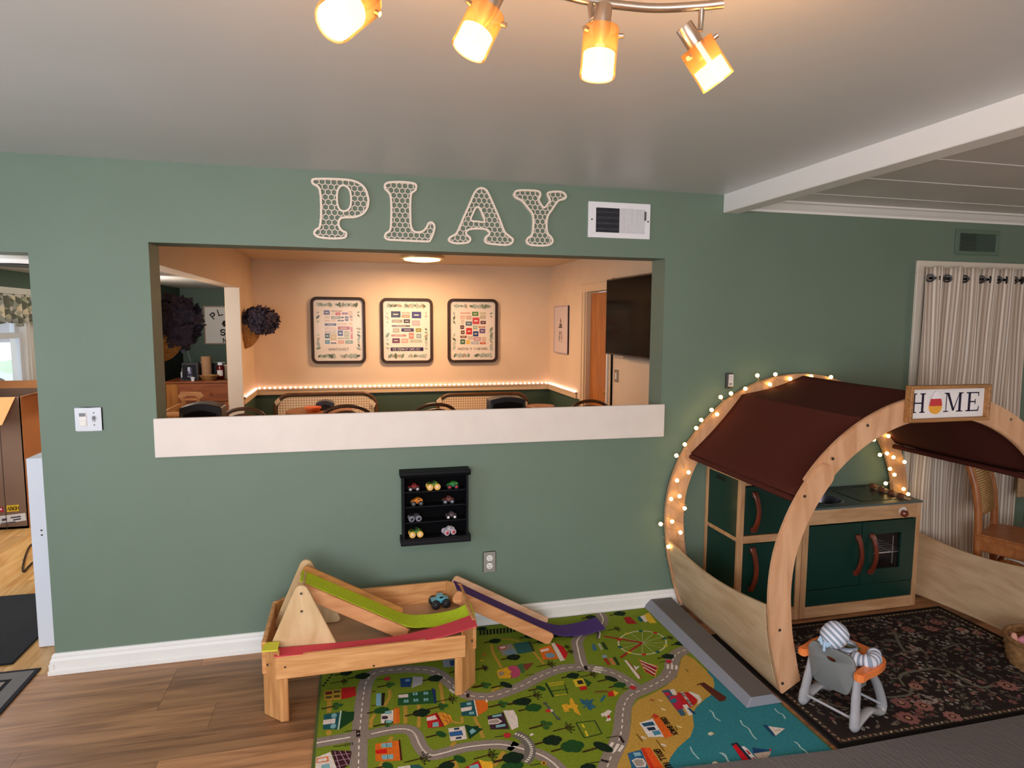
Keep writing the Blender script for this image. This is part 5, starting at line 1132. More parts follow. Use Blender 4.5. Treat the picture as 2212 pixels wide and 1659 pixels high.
# ---------------------------------------------------------------- toy kitchen
kg = mat('dark_green_lacquer', '#12352c', rough=.3, var=.05); kw = wood('rubberwood', '#d9ad82', '#b9875c', 'x', 4, .4, 6, rnd=.08); kwz = wood('rubberwood_upright', '#d4a67a', '#b5845a', 'z', 4, .4, 6, rnd=.08)
hm_ = wood('red_brown_handle', '#80361f', '#5c2214', 'z', 6, .25, 4, coat=.5)
KY = -.357
def handle(x, z0, z1, par, y=KY):
    n = 16; pts = [(x+.0*i, y-.012-.03*sin(pi*i/n), z0+(z1-z0)*i/n) for i in range(n+1)]
    b = B(); w = .014; vs = []
    for i in range(n+1):
        u = i/n; zz = z0+(z1-z0)*u; yo = y-.010-.034*sin(pi*u)**.8; yi = yo+.016+.004*(1-sin(pi*u)); 
        if i in (0, n): yi = y
        wd = w*(1.15-.35*sin(pi*u)); xo = x+.010*(sin(pi*u))
        vs += [(xo-wd, yo, zz), (xo+wd, yo, zz), (xo+wd, max(yi, yo+.01) if i not in (0, n) else y, zz), (xo-wd, max(yi, yo+.01) if i not in (0, n) else y, zz)]
    fs = [(3, 2, 1, 0), tuple(n*4+k for k in range(4))]
    for i in range(n):
        for k in range(4): fs.append((i*4+k, i*4+(k+1) % 4, (i+1)*4+(k+1) % 4, (i+1)*4+k))
    b.add(vs, fs); 
    for zz, s in ((z0, 1), (z1, -1)): b.box(x-w*1.05, x+w*1.05, y-.014, y, min(zz, zz+s*.03), max(zz, zz+s*.03))
    return obj('handle', b, hm_, par, bevel=.003)
f0, f1, fz = 2.049, 2.463, .86
t = thing('toy_fridge', 'dark green toy refrigerator with two doors inside the play house', 'toy fridge', ((f0+f1)/2, -.18, 0))
for x in (f0, f1-.03):
    for y in (KY, -.03): obj('post', B().box(x, x+.03 if x > f0 else x+.032, y, y+.026, .004, fz), kwz, t, bevel=.002)
obj('top', B().box(f0, f1, KY, -.004, fz-.004, fz+.012), kw, t, bevel=.003)
for z0, z1 in ((fz-.05, fz-.004), (.482, .524), (.004, .08)): obj('front_rail', B().box(f0+.032, f1-.03, KY+.001, KY+.02, z0, z1), kw, t, bevel=.002)
for z0, z1 in ((fz-.022, fz-.004), (.49, .512), (.01, .06)): obj('side_rail', B().box(f0+.001, f0+.02, KY+.026, -.03, z0, z1), kwz, t, bevel=.002)
obj('side_panel', B().box(f0+.006, f0+.014, KY+.02, -.02, .02, fz-.01), kg, t)
obj('side_slot', B().box(f0+.004, f0+.007, -.19, -.11, fz-.062, fz-.042), black, t)
obj('side_panel', B().box(f1-.014, f1-.006, KY+.02, -.02, .02, fz-.01), kg, t)
obj('back_panel', B().box(f0+.01, f1-.01, -.014, -.008, .02, fz-.01), kg, t)
for z0, z1, hz0, hz1 in ((.53, fz-.056, .545, .775), (.086, .477, .205, .46)):
    d = obj('door', B().box(f0+.037, f1-.035, KY+.004, KY+.018, z0, z1), kg, t, bevel=.002); handle(f0+.09, hz0, hz1, d, KY+.004)
k0, k1, kz = 2.468, 3.28, .655
t = thing('toy_kitchen_unit', 'dark green toy kitchen unit with sink, hob and oven window', 'toy kitchen', ((k0+k1)/2, -.18, 0))
for x in (k0, k1-.03):
    for y in (KY, -.03): obj('post', B().box(x, x+.03 if x > k0 else x+.036, y, y+.026, .004, kz-.012), kwz, t, bevel=.002)
obj('control_rail', B().box(k0+.036, k1-.03, KY, KY+.02, .556, kz-.012), kw, t, bevel=.002)
obj('plinth_rail', B().box(k0+.036, k1-.03, KY, KY+.02, .004, .07), kw, t, bevel=.002)
obj('kick_panel', B().box(k0+.038, k1-.032, KY+.004, KY+.016, .073, .166), kg, t, bevel=.002)
for x in (k0+.006, k1-.014): obj('side_panel', B().box(x, x+.008, KY+.02, -.02, .02, kz-.02), kwz, t)
gw = mat('grey_green_worktop', '#56625e', rough=.35, var=.03)
sxc, syc, sr = 2.70, -.2, .12
# worktop with a round sink hole
b = B(); n = 48; wx0, wx1, wy0, wy1 = k0-.002, k1+.002, KY-.004, -.004; outer = []; inner = []
for i in range(n):
    a = 2*pi*i/n; inner.append((sxc+sr*cos(a), syc+sr*.92*sin(a))); dx, dy = cos(a), sin(a)
    s = min(((wx1-sxc)/dx if dx > 1e-6 else (wx0-sxc)/dx if dx < -1e-6 else 1e9), ((wy1-syc)/dy if dy > 1e-6 else (wy0-syc)/dy if dy < -1e-6 else 1e9)); outer.append((sxc+dx*s, syc+dy*s))
outer2, inner2 = [], []
for i in range(n):
    outer2.append(outer[i]); inner2.append(inner[i]); p, q = outer[i], outer[(i+1) % n]
    on = lambda p_: (abs(p_[0]-wx0) < 1e-5 or abs(p_[0]-wx1) < 1e-5, abs(p_[1]-wy0) < 1e-5 or abs(p_[1]-wy1) < 1e-5)
    if on(p) != on(q) and not (all(on(p)) or all(on(q))):
        cx_ = wx0 if min(abs(p[0]-wx0), abs(q[0]-wx0)) < 1e-5 else wx1; cy_ = wy0 if min(abs(p[1]-wy0), abs(q[1]-wy0)) < 1e-5 else wy1
        outer2.append((cx_, cy_)); a = 2*pi*(i+.5)/n; inner2.append((sxc+sr*cos(a), syc+sr*.92*sin(a)))
b.strip(outer2+outer2[:1], inner2+inner2[:1], 'z', kz-.012, kz); obj('worktop', b, gw, t)
obj('sink_basin', B().lathe([(sr+.012, kz+.001), (sr+.01, kz+.004), (sr-.004, kz+.002), (sr-.02, kz-.045), (sr-.05, kz-.06), (.001, kz-.062)], (sxc, syc, 0), n=40, cap=(False, False), sy=.92), mat('steel_sink', '#8d8a94', rough=.25, metal=.85), t, smooth=40)
obj('splash_strip', B().box(k0, k1, -.02, -.006, kz, kz+.012), mat('dark_splash', '#2c3531', rough=.4), t)
hob = [(2.905, -.30), (3.17, -.30), (3.17, -.06), (2.905, -.06)]
hb = obj('hob', B().prism(hob, 'z', kz, kz+.003), mat('hob_glass', '#1c201f', rough=.25), t)
for x, y, r_ in ((2.98, -.235, .05), (3.09, -.235, .04), (2.98, -.12, .04), (3.09, -.12, .05)): obj('burner_ring', B().lathe([(r_, kz+.003), (r_, kz+.0034), (r_-.004, kz+.0034), (r_-.004, kz+.003)], (x, y, 0), n=28, cap=(False, False)), mat('burner_grey', '#3c4341', rough=.4), hb)
cpn = obj('knob_block', B().prism([(-.335, kz), (-.05, kz), (-.05, kz+.026), (-.335, kz+.012)], 'x', 3.2, 3.225), kw, t, bevel=.003)
for i in range(4): obj('hob_knob', B().lathe([(.017, 0), (.017, .016), (.01, .02)], (3.2, -.29+i*.072, kz+.012+.002*i), (-.96, 0, .28), 14), mat('wood_knob_dark', '#7a4428', rough=.35), cpn, smooth=40)
d = obj('cabinet_door', B().box(k0+.038, 2.868, KY+.003, KY+.017, .17, .548), kg, t, bevel=.002); handle(2.835, .235, .48, d, KY+.003)
ox0, ox1, oz0, oz1 = 2.96, 3.15, .255, .47
b = B().strip([(2.872,.17),(k1-.033,.17),(k1-.033,.548),(2.872,.548),(2.872,.17)], [(ox0,oz0),(ox1,oz0),(ox1,oz1),(ox0,oz1),(ox0,oz0)], 'y', KY+.003, KY+.017)
d = obj('oven_door', b, kg, t); handle(2.935, .232, .478, d, KY+.003)
obj('oven_window', B().box(ox0-.004, ox1+.004, KY+.013, KY+.0145, oz0-.004, oz1+.004), glassm, d)
obj('oven_back', B().box(2.90, k1-.035, -.05, -.045, .19, .54), mat('oven_dark', '#2a2226', rough=.6), t)
obj('oven_shade_liner', B().box(2.885, 2.888, KY+.02, -.05, .19, .54).box(k1-.024, k1-.021, KY+.02, -.05, .19, .54).box(2.888, k1-.024, KY+.02, -.05, .185, .19).box(2.888, k1-.024, KY+.02, -.05, .54, .545), mat('oven_dark', '#2a2226', rough=.6), t)  # dark sheets added so the inside of the oven looks unlit
b = B()
for y in [KY+.04+i*.032 for i in range(8)]: b.tube([(2.91, y, .34), (3.23, y, .34)], .0025, 5)
for x in (2.95, 3.12): b.tube([(x, KY+.03, .34), (x, -.06, .34)], .0025, 5)
b.tube([(3.12, KY+.03, .44), (3.12, KY+.03, .27)], .0025, 5); b.tube([(2.91, KY+.03, .34), (3.23, KY+.03, .34)], .003, 5)
obj('oven_rack', b, mat('rack_metal', '#cfcad0', rough=.3, metal=.8), t)
dm = mat('toy_dish', '#b79aa0', rough=.4)
o = obj('toy_pan', B().lathe([(.04, .345), (.05, .36), (.052, .385), (.045, .385), (.04, .355)], (3.02, -.25, 0), n=18), dm, None, smooth=40); tag(o, 'small pinkish toy pan behind the oven window', 'toy pan')
kn = obj('oven_knob', B().lathe([(.026, 0), (.026, .006)], (3.143, KY, .6), (0, -1, 0), 20), mat('pale_disc', '#e6d6cc', rough=.4), t, smooth=40)
obj('knob_grip', B().lathe([(.021, 0), (.02, .02), (.014, .026)], (3.143, KY-.006, .588), (0, -1, 0), 18), hm_, kn, smooth=40)
# ================================================================ curtain, frame, chairs, foam, rugs
b = B(); x0 = 3.486; tw_ = .062; z1 = 2.103; x1 = 4.62
b.box(x0, x0+tw_, -.02, 0, 0, z1-.075).box(x1-tw_, x1, -.02, 0, 0, z1-.075).box(x0, x1, -.02, 0, z1-.075, z1)
struct('trim_6', b, mat('cream_curtain_casing', '#ddd0c0', rough=.5), bevel=.003)
cm = stripes('striped_linen', [(0, '#e2d5c5'), (.14, '#b39d8b'), (.3, '#ccbcac'), (.42, '#b09a88'), (.52, '#eadccb'), (.66, '#b5a08d'), (.78, '#d3c4b4'), (.9, '#ab9686')], 'x', .075, .9, 'UV')
t = thing('striped_curtain', 'taupe and cream striped grommet curtain in the white frame', 'curtain', (3.95, -.06, .02))
CX0, CX1, CZ0, CZ1 = 3.505, 4.40, .03, 2.06
NF = 6.4; nu, nv = 220, 30
me_pts = B(); rr = random.Random(4)
def cfold(u, v):
    x = CX0+(CX1-CX0)*u+.018*sin(2*pi*NF*u*2)*(.4+.6*v)*.5+.012*sin(9*u+4*v)*(1-v)
    amp = .035*(.75+.25*v); y = -.065+amp*sin(2*pi*NF*u+.5*sin(5*u+3*(1-v)))+.008*sin(17*u+6*v)
    if v < .35: y -= .035*(1-v/.35)**1.5*sin(3.3*u+.5)*1.2; x += .03*(1-v/.35)**2*sin(2*pi*u*2.5)
    return (x, y, CZ0+(CZ1-CZ0)*v+.004*sin(2*pi*NF*u*2))
me_pts.grid(cfold, nu, nv); o = obj('cloth', me_pts, cm, t, smooth=80, solid=.002)
uv = o.data.uv_layers.new(name='UVMap')
for li, l in enumerate(o.data.loops):
    i = l.vertex_index % (nu+1); uv.data[li].uv = (i/nu*1.55, (l.vertex_index//(nu+1))/nv)
blk = mat('black_grommet', '#0e0d10', rough=.3, metal=.3)
for k in range(13):
    u = (k+.5)/13*.98+.0; y = -.065+.035*sin(2*pi*NF*u+.5*sin(5*u)); x = CX0+(CX1-CX0)*u
    g = B(); ax = V((1, -.75, 0)) if k % 2 else V((1, .75, 0)); g.lathe([(.015, -.003), (.026, -.004), (.026, .004), (.015, .003), (.015, -.003)], (x, -.065, CZ1-.07), ax, 18, cap=(False, False)); obj('grommet', g, blk, t, smooth=40)
tag(obj('curtain_rod', B().tube([(x0+tw_-.01, -.065, CZ1-.07), (x1-tw_+.01, -.065, CZ1-.07)], .009, 10), blk, smooth=60), 'black rod carrying the striped curtain', 'curtain rod')
# tan board beyond the curtain
tb = wood('tan_board', '#b8936c', '#a07c58', 'x', 3, .5); t = thing('side_table', 'tan wooden side table past the foot of the striped curtain', 'table', (4.7, -.2, 0))
obj('apron', B().box(4.2, 5.2, -.222, -.2, .575, .74), tb, t, bevel=.006); obj('tabletop', B().box(4.19, 5.21, -.225, -.125, .741, .76), tb, t, bevel=.004)
for xx in (4.5, 5.12):
    for yy in (-.2, -.165): obj('leg', B().box(xx, xx+.035, yy, yy+.035, 0, .741), tb, t)
# adult bentwood chair with caned back
bw = wood('amber_bentwood', '#b5703c', '#95552a', 'z', 6, .35, 5); canem = wood('caned_back', '#d9b27a', '#b98a50', 'z', 40, .6, 1)
t = thing('bentwood_chair', 'amber bentwood chair with caned back standing behind the play house', 'chair', (0, 0, 0))
WB = .3
def cp2(y): return smooth_poly([(.03, y, .0), (.012, y, .2), (0, y, .4), (-.006, y, .55), (-.03, y, .72), (-.085, y, .9), (-.1, y, 1.02)], 5, False)
for y in (0, WB): obj('back_post', B().tube(cp2(y), [.021]*31, 10), bw, t, smooth=60)
obj('back_rail', B().tube(smooth_poly([(-.1, 0, 1.02), (-.106, .07, 1.06), (-.108, WB/2, 1.07), (-.106, WB-.07, 1.06), (-.1, WB, 1.02)], 4, False), .021, 10), bw, t, smooth=60)
pp = cp2(0)[15:]; b = B(); vs = [(p.x+.004, y, p.z) for p in pp for y in (.015, WB-.015)]; b.add(vs, [(2*i, 2*i+1, 2*i+3, 2*i+2) for i in range(len(pp)-1)]); obj('caned_panel', b, canem, t, smooth=60, solid=.006)
b = B()
for i in range(40): u = i/39*(len(pp)-1.001); k = int(u); p = pp[k].lerp(pp[k+1], u-k); b.box(p.x-.003, p.x+.009, .02, WB-.02, p.z-.003, p.z+.003)
o = obj('cane_strands', b, wood('cane_dark', '#a87a44', '#8a5f32', 'y', 8), t); o['kind'] = 'stuff'
obj('seat', B().prism([(-.01, -.03), (.4, -.06), (.44, WB/2), (.4, WB+.06), (-.01, WB+.03)], 'z', .405, .45), bw, t, bevel=.01, seg=2)
obj('seat_rail', B().prism([(.01, -.01), (.38, -.04), (.42, WB/2), (.38, WB+.04), (.01, WB+.01)], 'z', .345, .405), bw, t, bevel=.004)
for y in (-.03, WB+.03):
    obj('leg', B().tube([(.37, y, .36), (.39, y*1.05, .18), (.4, y*1.05, .0)], .018, 10), bw, t, smooth=60)
    obj('arched_brace', B().tube(smooth_poly([(.02, y, .17), (.07, y, .27), (.18, y, .325), (.3, y, .28), (.37, y, .17)], 5, False), .013, 8), bw, t, smooth=60)
t.location = (3.645, -.42, 0); t.rotation_euler = (0, 0, radians(-66))
# foam wedge bar
fm = mat('grey_foam_vinyl', '#86868e', rough=.75, bump=.15, bs=300); fmt = mat('grey_foam_top', '#645f5c', rough=.7, var=.04)
t = thing('foam_bar', 'long grey foam bar lying along the edge of the road rug', 'foam bar', (1.75, -.53, .012))
y0, y1 = -1.052, -.004; z0, z1 = .013, .055
vs = [(1.655, y0, z0), (1.842, y0, z0), (1.842, y1, z0), (1.655, y1, z0), (1.682, y0-.022+.03, z1), (1.792, y0-.022+.03, z1), (1.836, y1, z1), (1.70, y1, z1)]
b = B().add(vs, [(3,2,1,0),(0,1,5,4),(1,2,6,5),(2,3,7,6),(3,0,4,7),(4,5,6,7)]); obj('core', b, fm, t, bevel=.003)
e = .0006; b = B().add([(1.684, y0+.0095, z1+e), (1.79, y0+.0095, z1+e), (1.834, y1-.002, z1+e), (1.702, y1-.002, z1+e)], [(0,1,2,3)]); obj('top_cover', b, fmt, t)
# grey foam mat in the foreground
a, c = onZ(1484, 1659, .016), onZ(1800, 1623, .016); d = onZ(2212, 1546, .016)
gm = mat('grey_foam_mat', '#6c6664', rough=.8, var=.05, vs=4)
n_ = gm.node_tree; wv_ = n_.nodes.new('ShaderNodeTexVoronoi'); wv_.inputs['Scale'].default_value = 90; tc_ = n_.nodes.new('ShaderNodeTexCoord'); mp_ = n_.nodes.new('ShaderNodeMapping'); mp_.inputs['Scale'].default_value = (1, .35, 1); mp_.inputs['Rotation'].default_value = (0, 0, .7)
bp_ = n_.nodes.new('ShaderNodeBump'); bp_.inputs['Strength'].default_value = .5; bp_.inputs['Distance'].default_value = .004
n_.links.new(tc_.outputs['Object'], mp_.inputs[0]); n_.links.new(mp_.outputs[0], wv_.inputs['Vector']); n_.links.new(wv_.outputs[0], bp_.inputs['Height']); n_.links.new(bp_.outputs[0], n_.nodes['Principled BSDF'].inputs['Normal'])
e1 = (d-c)/(d.x-c.x); e0 = (c-a)/(c.x-a.x)
b = B().prism([(c.x-2.2, c.y-e0.y*2.2), (c.x, c.y), (c.x+2.6, c.y+e1.y*2.6), (c.x+2.6, -2.9), (c.x-2.2, -2.9)], 'z', .0135, .024)
tag(obj('foam_floor_mat', b, gm, bevel=.003), 'large grey textured foam mat filling the front right corner', 'foam mat')
# ---------------------------------------------------------------- basket with a pink doll
bkm = wood('basket_weave', '#a97d4e', '#7c5730', 'x', 24, .75, 1)
bc = onZ(2252, 1446, 0); bc.z = .012
t = thing('woven_basket', 'low round woven basket with a white tag on the floral rug', 'basket', bc)
R0 = .155; b = B()
for i in range(9):
    z = .008+i*.0145; r = R0*(.86+.16*(i/8)**.7); nW = 40
    b.tube([(bc.x+(r+.003*(1 if (k+i) % 2 else -1))*cos(2*pi*k/nW), bc.y+(r+.003*(1 if (k+i) % 2 else -1))*sin(2*pi*k/nW), bc.z+z) for k in range(nW)], .0085, 6, closed=True)
o = obj('woven_wall', b, bkm, t, smooth=60)
obj('bottom', B().lathe([(R0*.85, 0), (R0*.86, .006)], bc, n=32), bkm, t)
obj('rim', B().tube([(bc.x+R0*1.03*cos(2*pi*k/40), bc.y+R0*1.03*sin(2*pi*k/40), bc.z+.134) for k in range(40)], .011, 8, closed=True), bkm, t, smooth=60)
a = radians(222); p = V((bc.x+R0*1.075*cos(a), bc.y+R0*1.075*sin(a), bc.z+.06)); tg = V((-sin(a), cos(a), 0))
obj('tag', B().obox(p-tg*.014, tg*.028, V((cos(a), sin(a), 0))*.003, (0, 0, .028)), mat('paper_tag', '#d8cdc0', rough=.6), t)
pk = mat('pink_doll_cloth', '#d48a98', rough=.9, var=.25, vs=40); skin = mat('doll_skin', '#d99a86', rough=.5)
t = thing('pink_doll', 'doll in pink print clothes lying in the woven basket', 'doll', bc+V((0, 0, .04)))
b = B().tube(smooth_poly([bc+V(q) for q in ((-.115, .05, .085), (-.07, .025, .125), (0, -.01, .13), (.07, -.03, .11), (.11, -.04, .07))], 4, False), [.03]*3+[.036]*4+[.042]*6+[.036]*4, 12); obj('body', b, pk, t, smooth=60)
b = B().tube([bc+V((-.112, .055, .1)), bc+V((-.122, .058, .128)), bc+V((-.125, .058, .15))], [.02, .02, .013], 10); b.ball(bc+V((-.125, .058, .152)), .013, 10, 6); obj('hand', b, skin, t, smooth=60)
b = B().tube([bc+V((-.02, -.07, .06)), bc+V((.06, -.09, .1))], [.03, .028], 12); obj('legs', b, mat('dark_pink_cloth', '#8a3a4a', rough=.9), t, smooth=60)
# ================================================================ toy high chair and the doll in it
gp = mat('grey_toy_plastic', '#a3a0a2', rough=.25, coat=.3); gpd = mat('grey_seat_plastic', '#7c7c7a', rough=.4); orp = mat('orange_toy_plastic', '#ee8443', rough=.3, coat=.3)
HO = V((1.953, -1.2, .013)); HF = V((.943, .333, 0)); HL = V((-.333, .943, 0))
def H(x, y, z): return HO+HF*x+HL*y+V((0, 0, z))
t = thing('toy_high_chair', 'grey and orange plastic toy high chair on the dark floral rug', 'toy high chair', H(.1, 0, 0))
bk = []
for x, z in ((-.078, .155), (-.095, .22), (-.102, .285), (-.085, .315), (-.06, .322), (.06, .322), (.085, .315), (.102, .285), (.095, .22), (.078, .155), (.05, .14), (-.05, .14)): bk.append((x, z))
bks = [(p.x, p.y) for p in smooth_poly(bk, 3)]; b = B()
hole = [(.022*cos(2*pi*i/len(bks)), .272+.009*sin(2*pi*i/len(bks))) for i in range(len(bks))]
bc_ = V((0, .25)); ang = [atan2(p[1]-.272, p[0]) for p in bks]; hole = [(.022*cos(a), .272+.0095*sin(a)) for a in ang]
b.strip(bks+bks[:1], hole+hole[:1], 'x', 0, .014); b.v = [H(p.x-.012+.012*(.32-p.z)/.18, -p.y, p.z) for p in b.v]
obj('seat_back', b, gpd, t, smooth=45, bevel=.002)
b = B().prism([(.045, -.075), (.16, -.07), (.17, 0), (.16, .07), (.045, .075)], 'z', .135, .155); b.v = [H(p.x, p.y, p.z) for p in b.v]; obj('seat', b, gpd, t, bevel=.003)
def tube2(pts, r, nm, flat=.7, m_=gp): return obj(nm, B().tube([H(*q) for q in smooth_poly(pts, 5, False)], r, 12, flat=flat), m_, t, smooth=60)
for s in (-1, 1):
    y = s*.1
    tube2([(.025, y, .23), (.01, y*1.05, .15), (-.002, y*1.12, .07), (-.004, y*1.14, .036), (.004, y*1.14, .027)], [.019]*5+[.021]*5+[.024]*5+[.026]*5+[.019], 'leg')
    tube2([(.11, y, .235), (.165, y*1.04, .17), (.2, y*1.1, .1), (.215, y*1.12, .055), (.205, y*1.12, .028), (.17, y*1.12, .034), (.11, y*1.12, .06), (.05, y*1.13, .05), (.005, y*1.14, .034)], [.022]*25+[.02]*16, 'leg')
for x, z in ((.002, .055), (.2, .062)): obj('cross_rod', B().tube([H(x, -.115, z), H(x, .115, z)], .006, 10), mat('pale_rod', '#a9a6a8', rough=.3), t, smooth=60)
out = [(-.022, -.142), (-.022, -.105), (.05, -.098), (.11, -.085), (.15, -.05), (.158, 0), (.15, .05), (.11, .085), (.05, .098), (-.022, .105), (-.022, .142), (.03, .145), (.1, .15), (.18, .135), (.222, .08), (.232, 0), (.222, -.08), (.18, -.135), (.1, -.15), (.03, -.145)]
b = B().prism([(p.x, p.y) for p in smooth_poly(out, 3)], 'z', .236, .268); b.v = [H(p.x, p.y, p.z+.02*max(0, p.x)/.2*.3) for p in b.v]; obj('tray_rim', b, orp, t, bevel=.005, seg=2, smooth=40)
b = B().prism([(.04, -.09), (.11, -.08), (.15, -.045), (.155, 0), (.15, .045), (.11, .08), (.04, .09)], 'z', .24, .249); b.v = [H(p.x, p.y, p.z) for p in b.v]; obj('tray_well', b, mat('orange_shade_plastic', '#d06a34', rough=.35), t)
hs = stripes('doll_hat_stripes', [(0, '#dcdce6'), (.5, '#8a96a6')], 'x', 1/8, .9, 'UV'); hs2 = stripes('doll_sleeve_stripes', [(0, '#dcdce6'), (.5, '#8a96a6')], 'x', 1/9, .9, 'UV')
t = thing('striped_doll', 'doll in blue and white striped hat and sleeves sitting in the toy high chair', 'doll', H(.1, 0, .16))
hcn = onY(1803, 1371, -1.19)
def uvgrid(nm, fn, nu, nv, m_, flip=False):
    b = B().grid(fn, nu, nv); o = obj(nm, b, m_, t, smooth=70); uv = o.data.uv_layers.new(name='UVMap')
    for li, l in enumerate(o.data.loops):
        i, j = l.vertex_index % (nu+1), l.vertex_index//(nu+1); uv.data[li].uv = (j/nv, i/nu) if not flip else (i/nu, j/nv)
    return o
rr_ = .056; axh = (HF*.55-HL*.35+V((0, 0, .62))).normalized(); ah = axh.orthogonal().normalized(); bh = axh.cross(ah)
uvgrid('hat', lambda u, v: hcn+axh*rr_*1.0*(-cos(pi*v))+(ah*cos(2*pi*u)+bh*sin(2*pi*u))*rr_*(sin(pi*v)+1e-4)*(1+.06*sin(3*pi*v)), 24, 18, hs)
kn_ = hcn-axh*rr_*.55-HF*.035+V((0, 0, -.01)); b = B()
for s in (-1, 1): b.add([kn_, kn_+HL*s*.02+V((0, 0, .03)), kn_+HL*s*.03+V((0, 0, .008)), kn_+HL*s*.012+V((0, 0, -.012))], [(0, 1, 2, 3)])
b.tube([kn_+V((0, 0, .01)), kn_+V((0, 0, -.03))], .006, 8); obj('hat_tie', b, mat('pale_blue_ribbon', '#a9c4dc', rough=.7), t)
uvgrid('torso', lambda u, v: H(.105+.045*cos(2*pi*u), .06*sin(2*pi*u)*(1-.25*v), .16+.15*v), 20, 8, hs2)
def sleeve(pts, r, nm):
    P = smooth_poly([H(*q) for q in pts], 4, False); m = len(P)-1
    def fn(u, v):
        k = min(int(v*m), m-1); p = P[k].lerp(P[k+1], v*m-k); d = (P[k+1]-P[k]).normalized(); a = d.cross(V((0, 0, 1))).normalized(); c = a.cross(d); return p+(a*cos(2*pi*u)+c*sin(2*pi*u))*r*(1+.12*sin(v*20))*(1-.1*v)
    return uvgrid(nm, fn, 14, 3*m, hs2)
sleeve([(.08, -.05, .272), (.085, -.085, .275), (.1, -.112, .28), (.14, -.105, .282), (.165, -.09, .284)], .03, 'sleeve')
sleeve([(.085, .05, .27), (.08, .085, .275), (.12, .1, .28), (.15, .09, .282)], .026, 'sleeve')
b = B()
for s, px_ in ((-1, .18), (1, .168)):
    c = H(px_, s*.082, .29); b.ball(c, (.016, .016, .012), 10, 6)
    for k in range(4): b.tube([c+HL*(k-1.5)*.007, c+HL*(k-1.5)*.009+HF*.022+V((0, 0, -.004))], .004, 6)
obj('hands', b, skin, t, smooth=60)
b = B().ball(hcn+HF*.015+V((0, 0, -.012)), .047, 14, 9); obj('face', b, skin, t, smooth=60)
b = B().grid(lambda u, v: H(.13+.05*v, -.03+.06*u, .285-.008*v), 4, 4); obj('bib', b, mat('olive_bib', '#7d8a52', rough=.9), t, solid=.003)
# ================================================================ printed rugs
class Print(B):
    z0 = .0122
    def P(s, col, pts, L=0):
        s.cur = col; z = s.z0+L*.00022+(len(s.f) % 12)*.000012
        return s.add([(p[0], p[1], z) for p in pts], [tuple(range(len(pts)))])
    def disc(s, col, c, r, L=0, ry=None, n=12, rot=0):
        ry = ry or r; return s.P(col, [(c[0]+r*cos(2*pi*k/n)*cos(rot)-ry*sin(2*pi*k/n)*sin(rot), c[1]+r*cos(2*pi*k/n)*sin(rot)+ry*sin(2*pi*k/n)*cos(rot)) for k in range(n)], L)
    def line(s, col, pts, w, L=0, dash=None, smooth=0):
        P = [V((p[0], p[1])) for p in pts]
        if smooth: P = [V((q.x, q.y)) for q in smooth_poly(P, smooth, False)]
        if dash:
            on, off = dash; run = 0; cur = [P[0]]; draw = True; lim = on
            for a, c in zip(P, P[1:]):
                a = a.copy()
                while (c-a).length > lim-run:
                    q = a+(c-a).normalized()*(lim-run)
                    if draw: s._rib(col, cur+[q], w, L)
                    draw = not draw; lim = on if draw else off; run = 0; a = q; cur = [q]
                run += (c-a).length; cur.append(c)
            return s
        return s._rib(col, P, w, L)
    def _rib(s, col, P, w, L):
        P = [p for i, p in enumerate(P) if i == 0 or (p-P[i-1]).length > 1e-6]
        if len(P) < 2: return s
        s.cur = col; z = s.z0+L*.00022+(len(s.f) % 12)*.000012; vs = []
        for i, p in enumerate(P):
            d = (P[min(i+1, len(P)-1)]-P[max(i-1, 0)]).normalized(); n = V((-d.y, d.x))*w/2; vs += [(p.x+n.x, p.y+n.y, z), (p.x-n.x, p.y-n.y, z)]
        return s.add(vs, [(2*i, 2*i+1, 2*i+3, 2*i+2) for i in range(len(P)-1)])
RX0, RX1, RY0_, RY1_ = -.182, 1.832, -1.52, -.03
t = thing('road_rug', 'green printed town road rug with beach and sea under the car table', 'rug', (.82, -.77, 0))
obj('base', B().box(RX0, RX1, RY0_, RY1_, .001, .012), mat('rug_edge_green', '#4d5c22', rough=.95), t)
pr = Print()
def cv(ox, oy, s): return lambda x, y: onZ(ox+x/s, oy+y/s, .0125)
fA, fB, fC, fD, fE = cv(670, 1350, 4.9156), cv(1000, 1280, 4.9156), cv(1080, 1450, 4.6083), cv(1300, 1300, 4.424), cv(680, 1480, 7.9)
fG = cv(1560, 1520, 7.3733)
GR, RD, LN, SA, WA = '#76881f', '#8d7f74', '#e6d9cc', '#bd9440', '#2f7c86'
pr.P(GR, [(RX0+.012, RY0_+.01), (RX1-.008, RY0_+.01), (RX1-.008, RY1_-.006), (RX0+.012, RY1_-.006)])
def T(f, pts): return [f(*q) for q in pts]
coast = T(fD, [(1000,660),(1065,735),(1076,790),(1060,880),(985,930),(900,1010),(866,1075),(882,1190),(845,1290),(720,1400),(655,1490),(618,1588)])
pr.P(WA, [(p.x, p.y) for p in coast]+[(coast[-1].x-.04, RY0_+.01), (RX1-.008, RY0_+.01), (RX1-.008, coast[0].y)], 1)
sand = T(fD, [(800,505),(880,545),(1000,660)])
pr.P(SA, [(p.x, p.y) for p in sand+coast[1:]]+[(coast[-1].x-.04, RY0_+.01)]+[(p.x, p.y) for p in T(fD, [(60,1700),(140,1588),(205,1430),(262,1280),(282,1150),(285,1020),(340,940),(480,880),(620,800),(715,720),(740,620),(760,545)])], 2)
r1 = T(fA, [(500,1900),(505,1700),(512,1519),(518,1280),(530,1100),(548,900),(570,720),(600,600),(690,510),(900,475),(1100,470),(1300,490),(1450,585),(1590,700),(1690,748)])+T(fB, [(150,1105),(300,1105),(450,1060),(640,985),(800,900),(950,837),(1100,800),(1270,795),(1420,812),(1580,850),(1700,912),(1830,1000)])
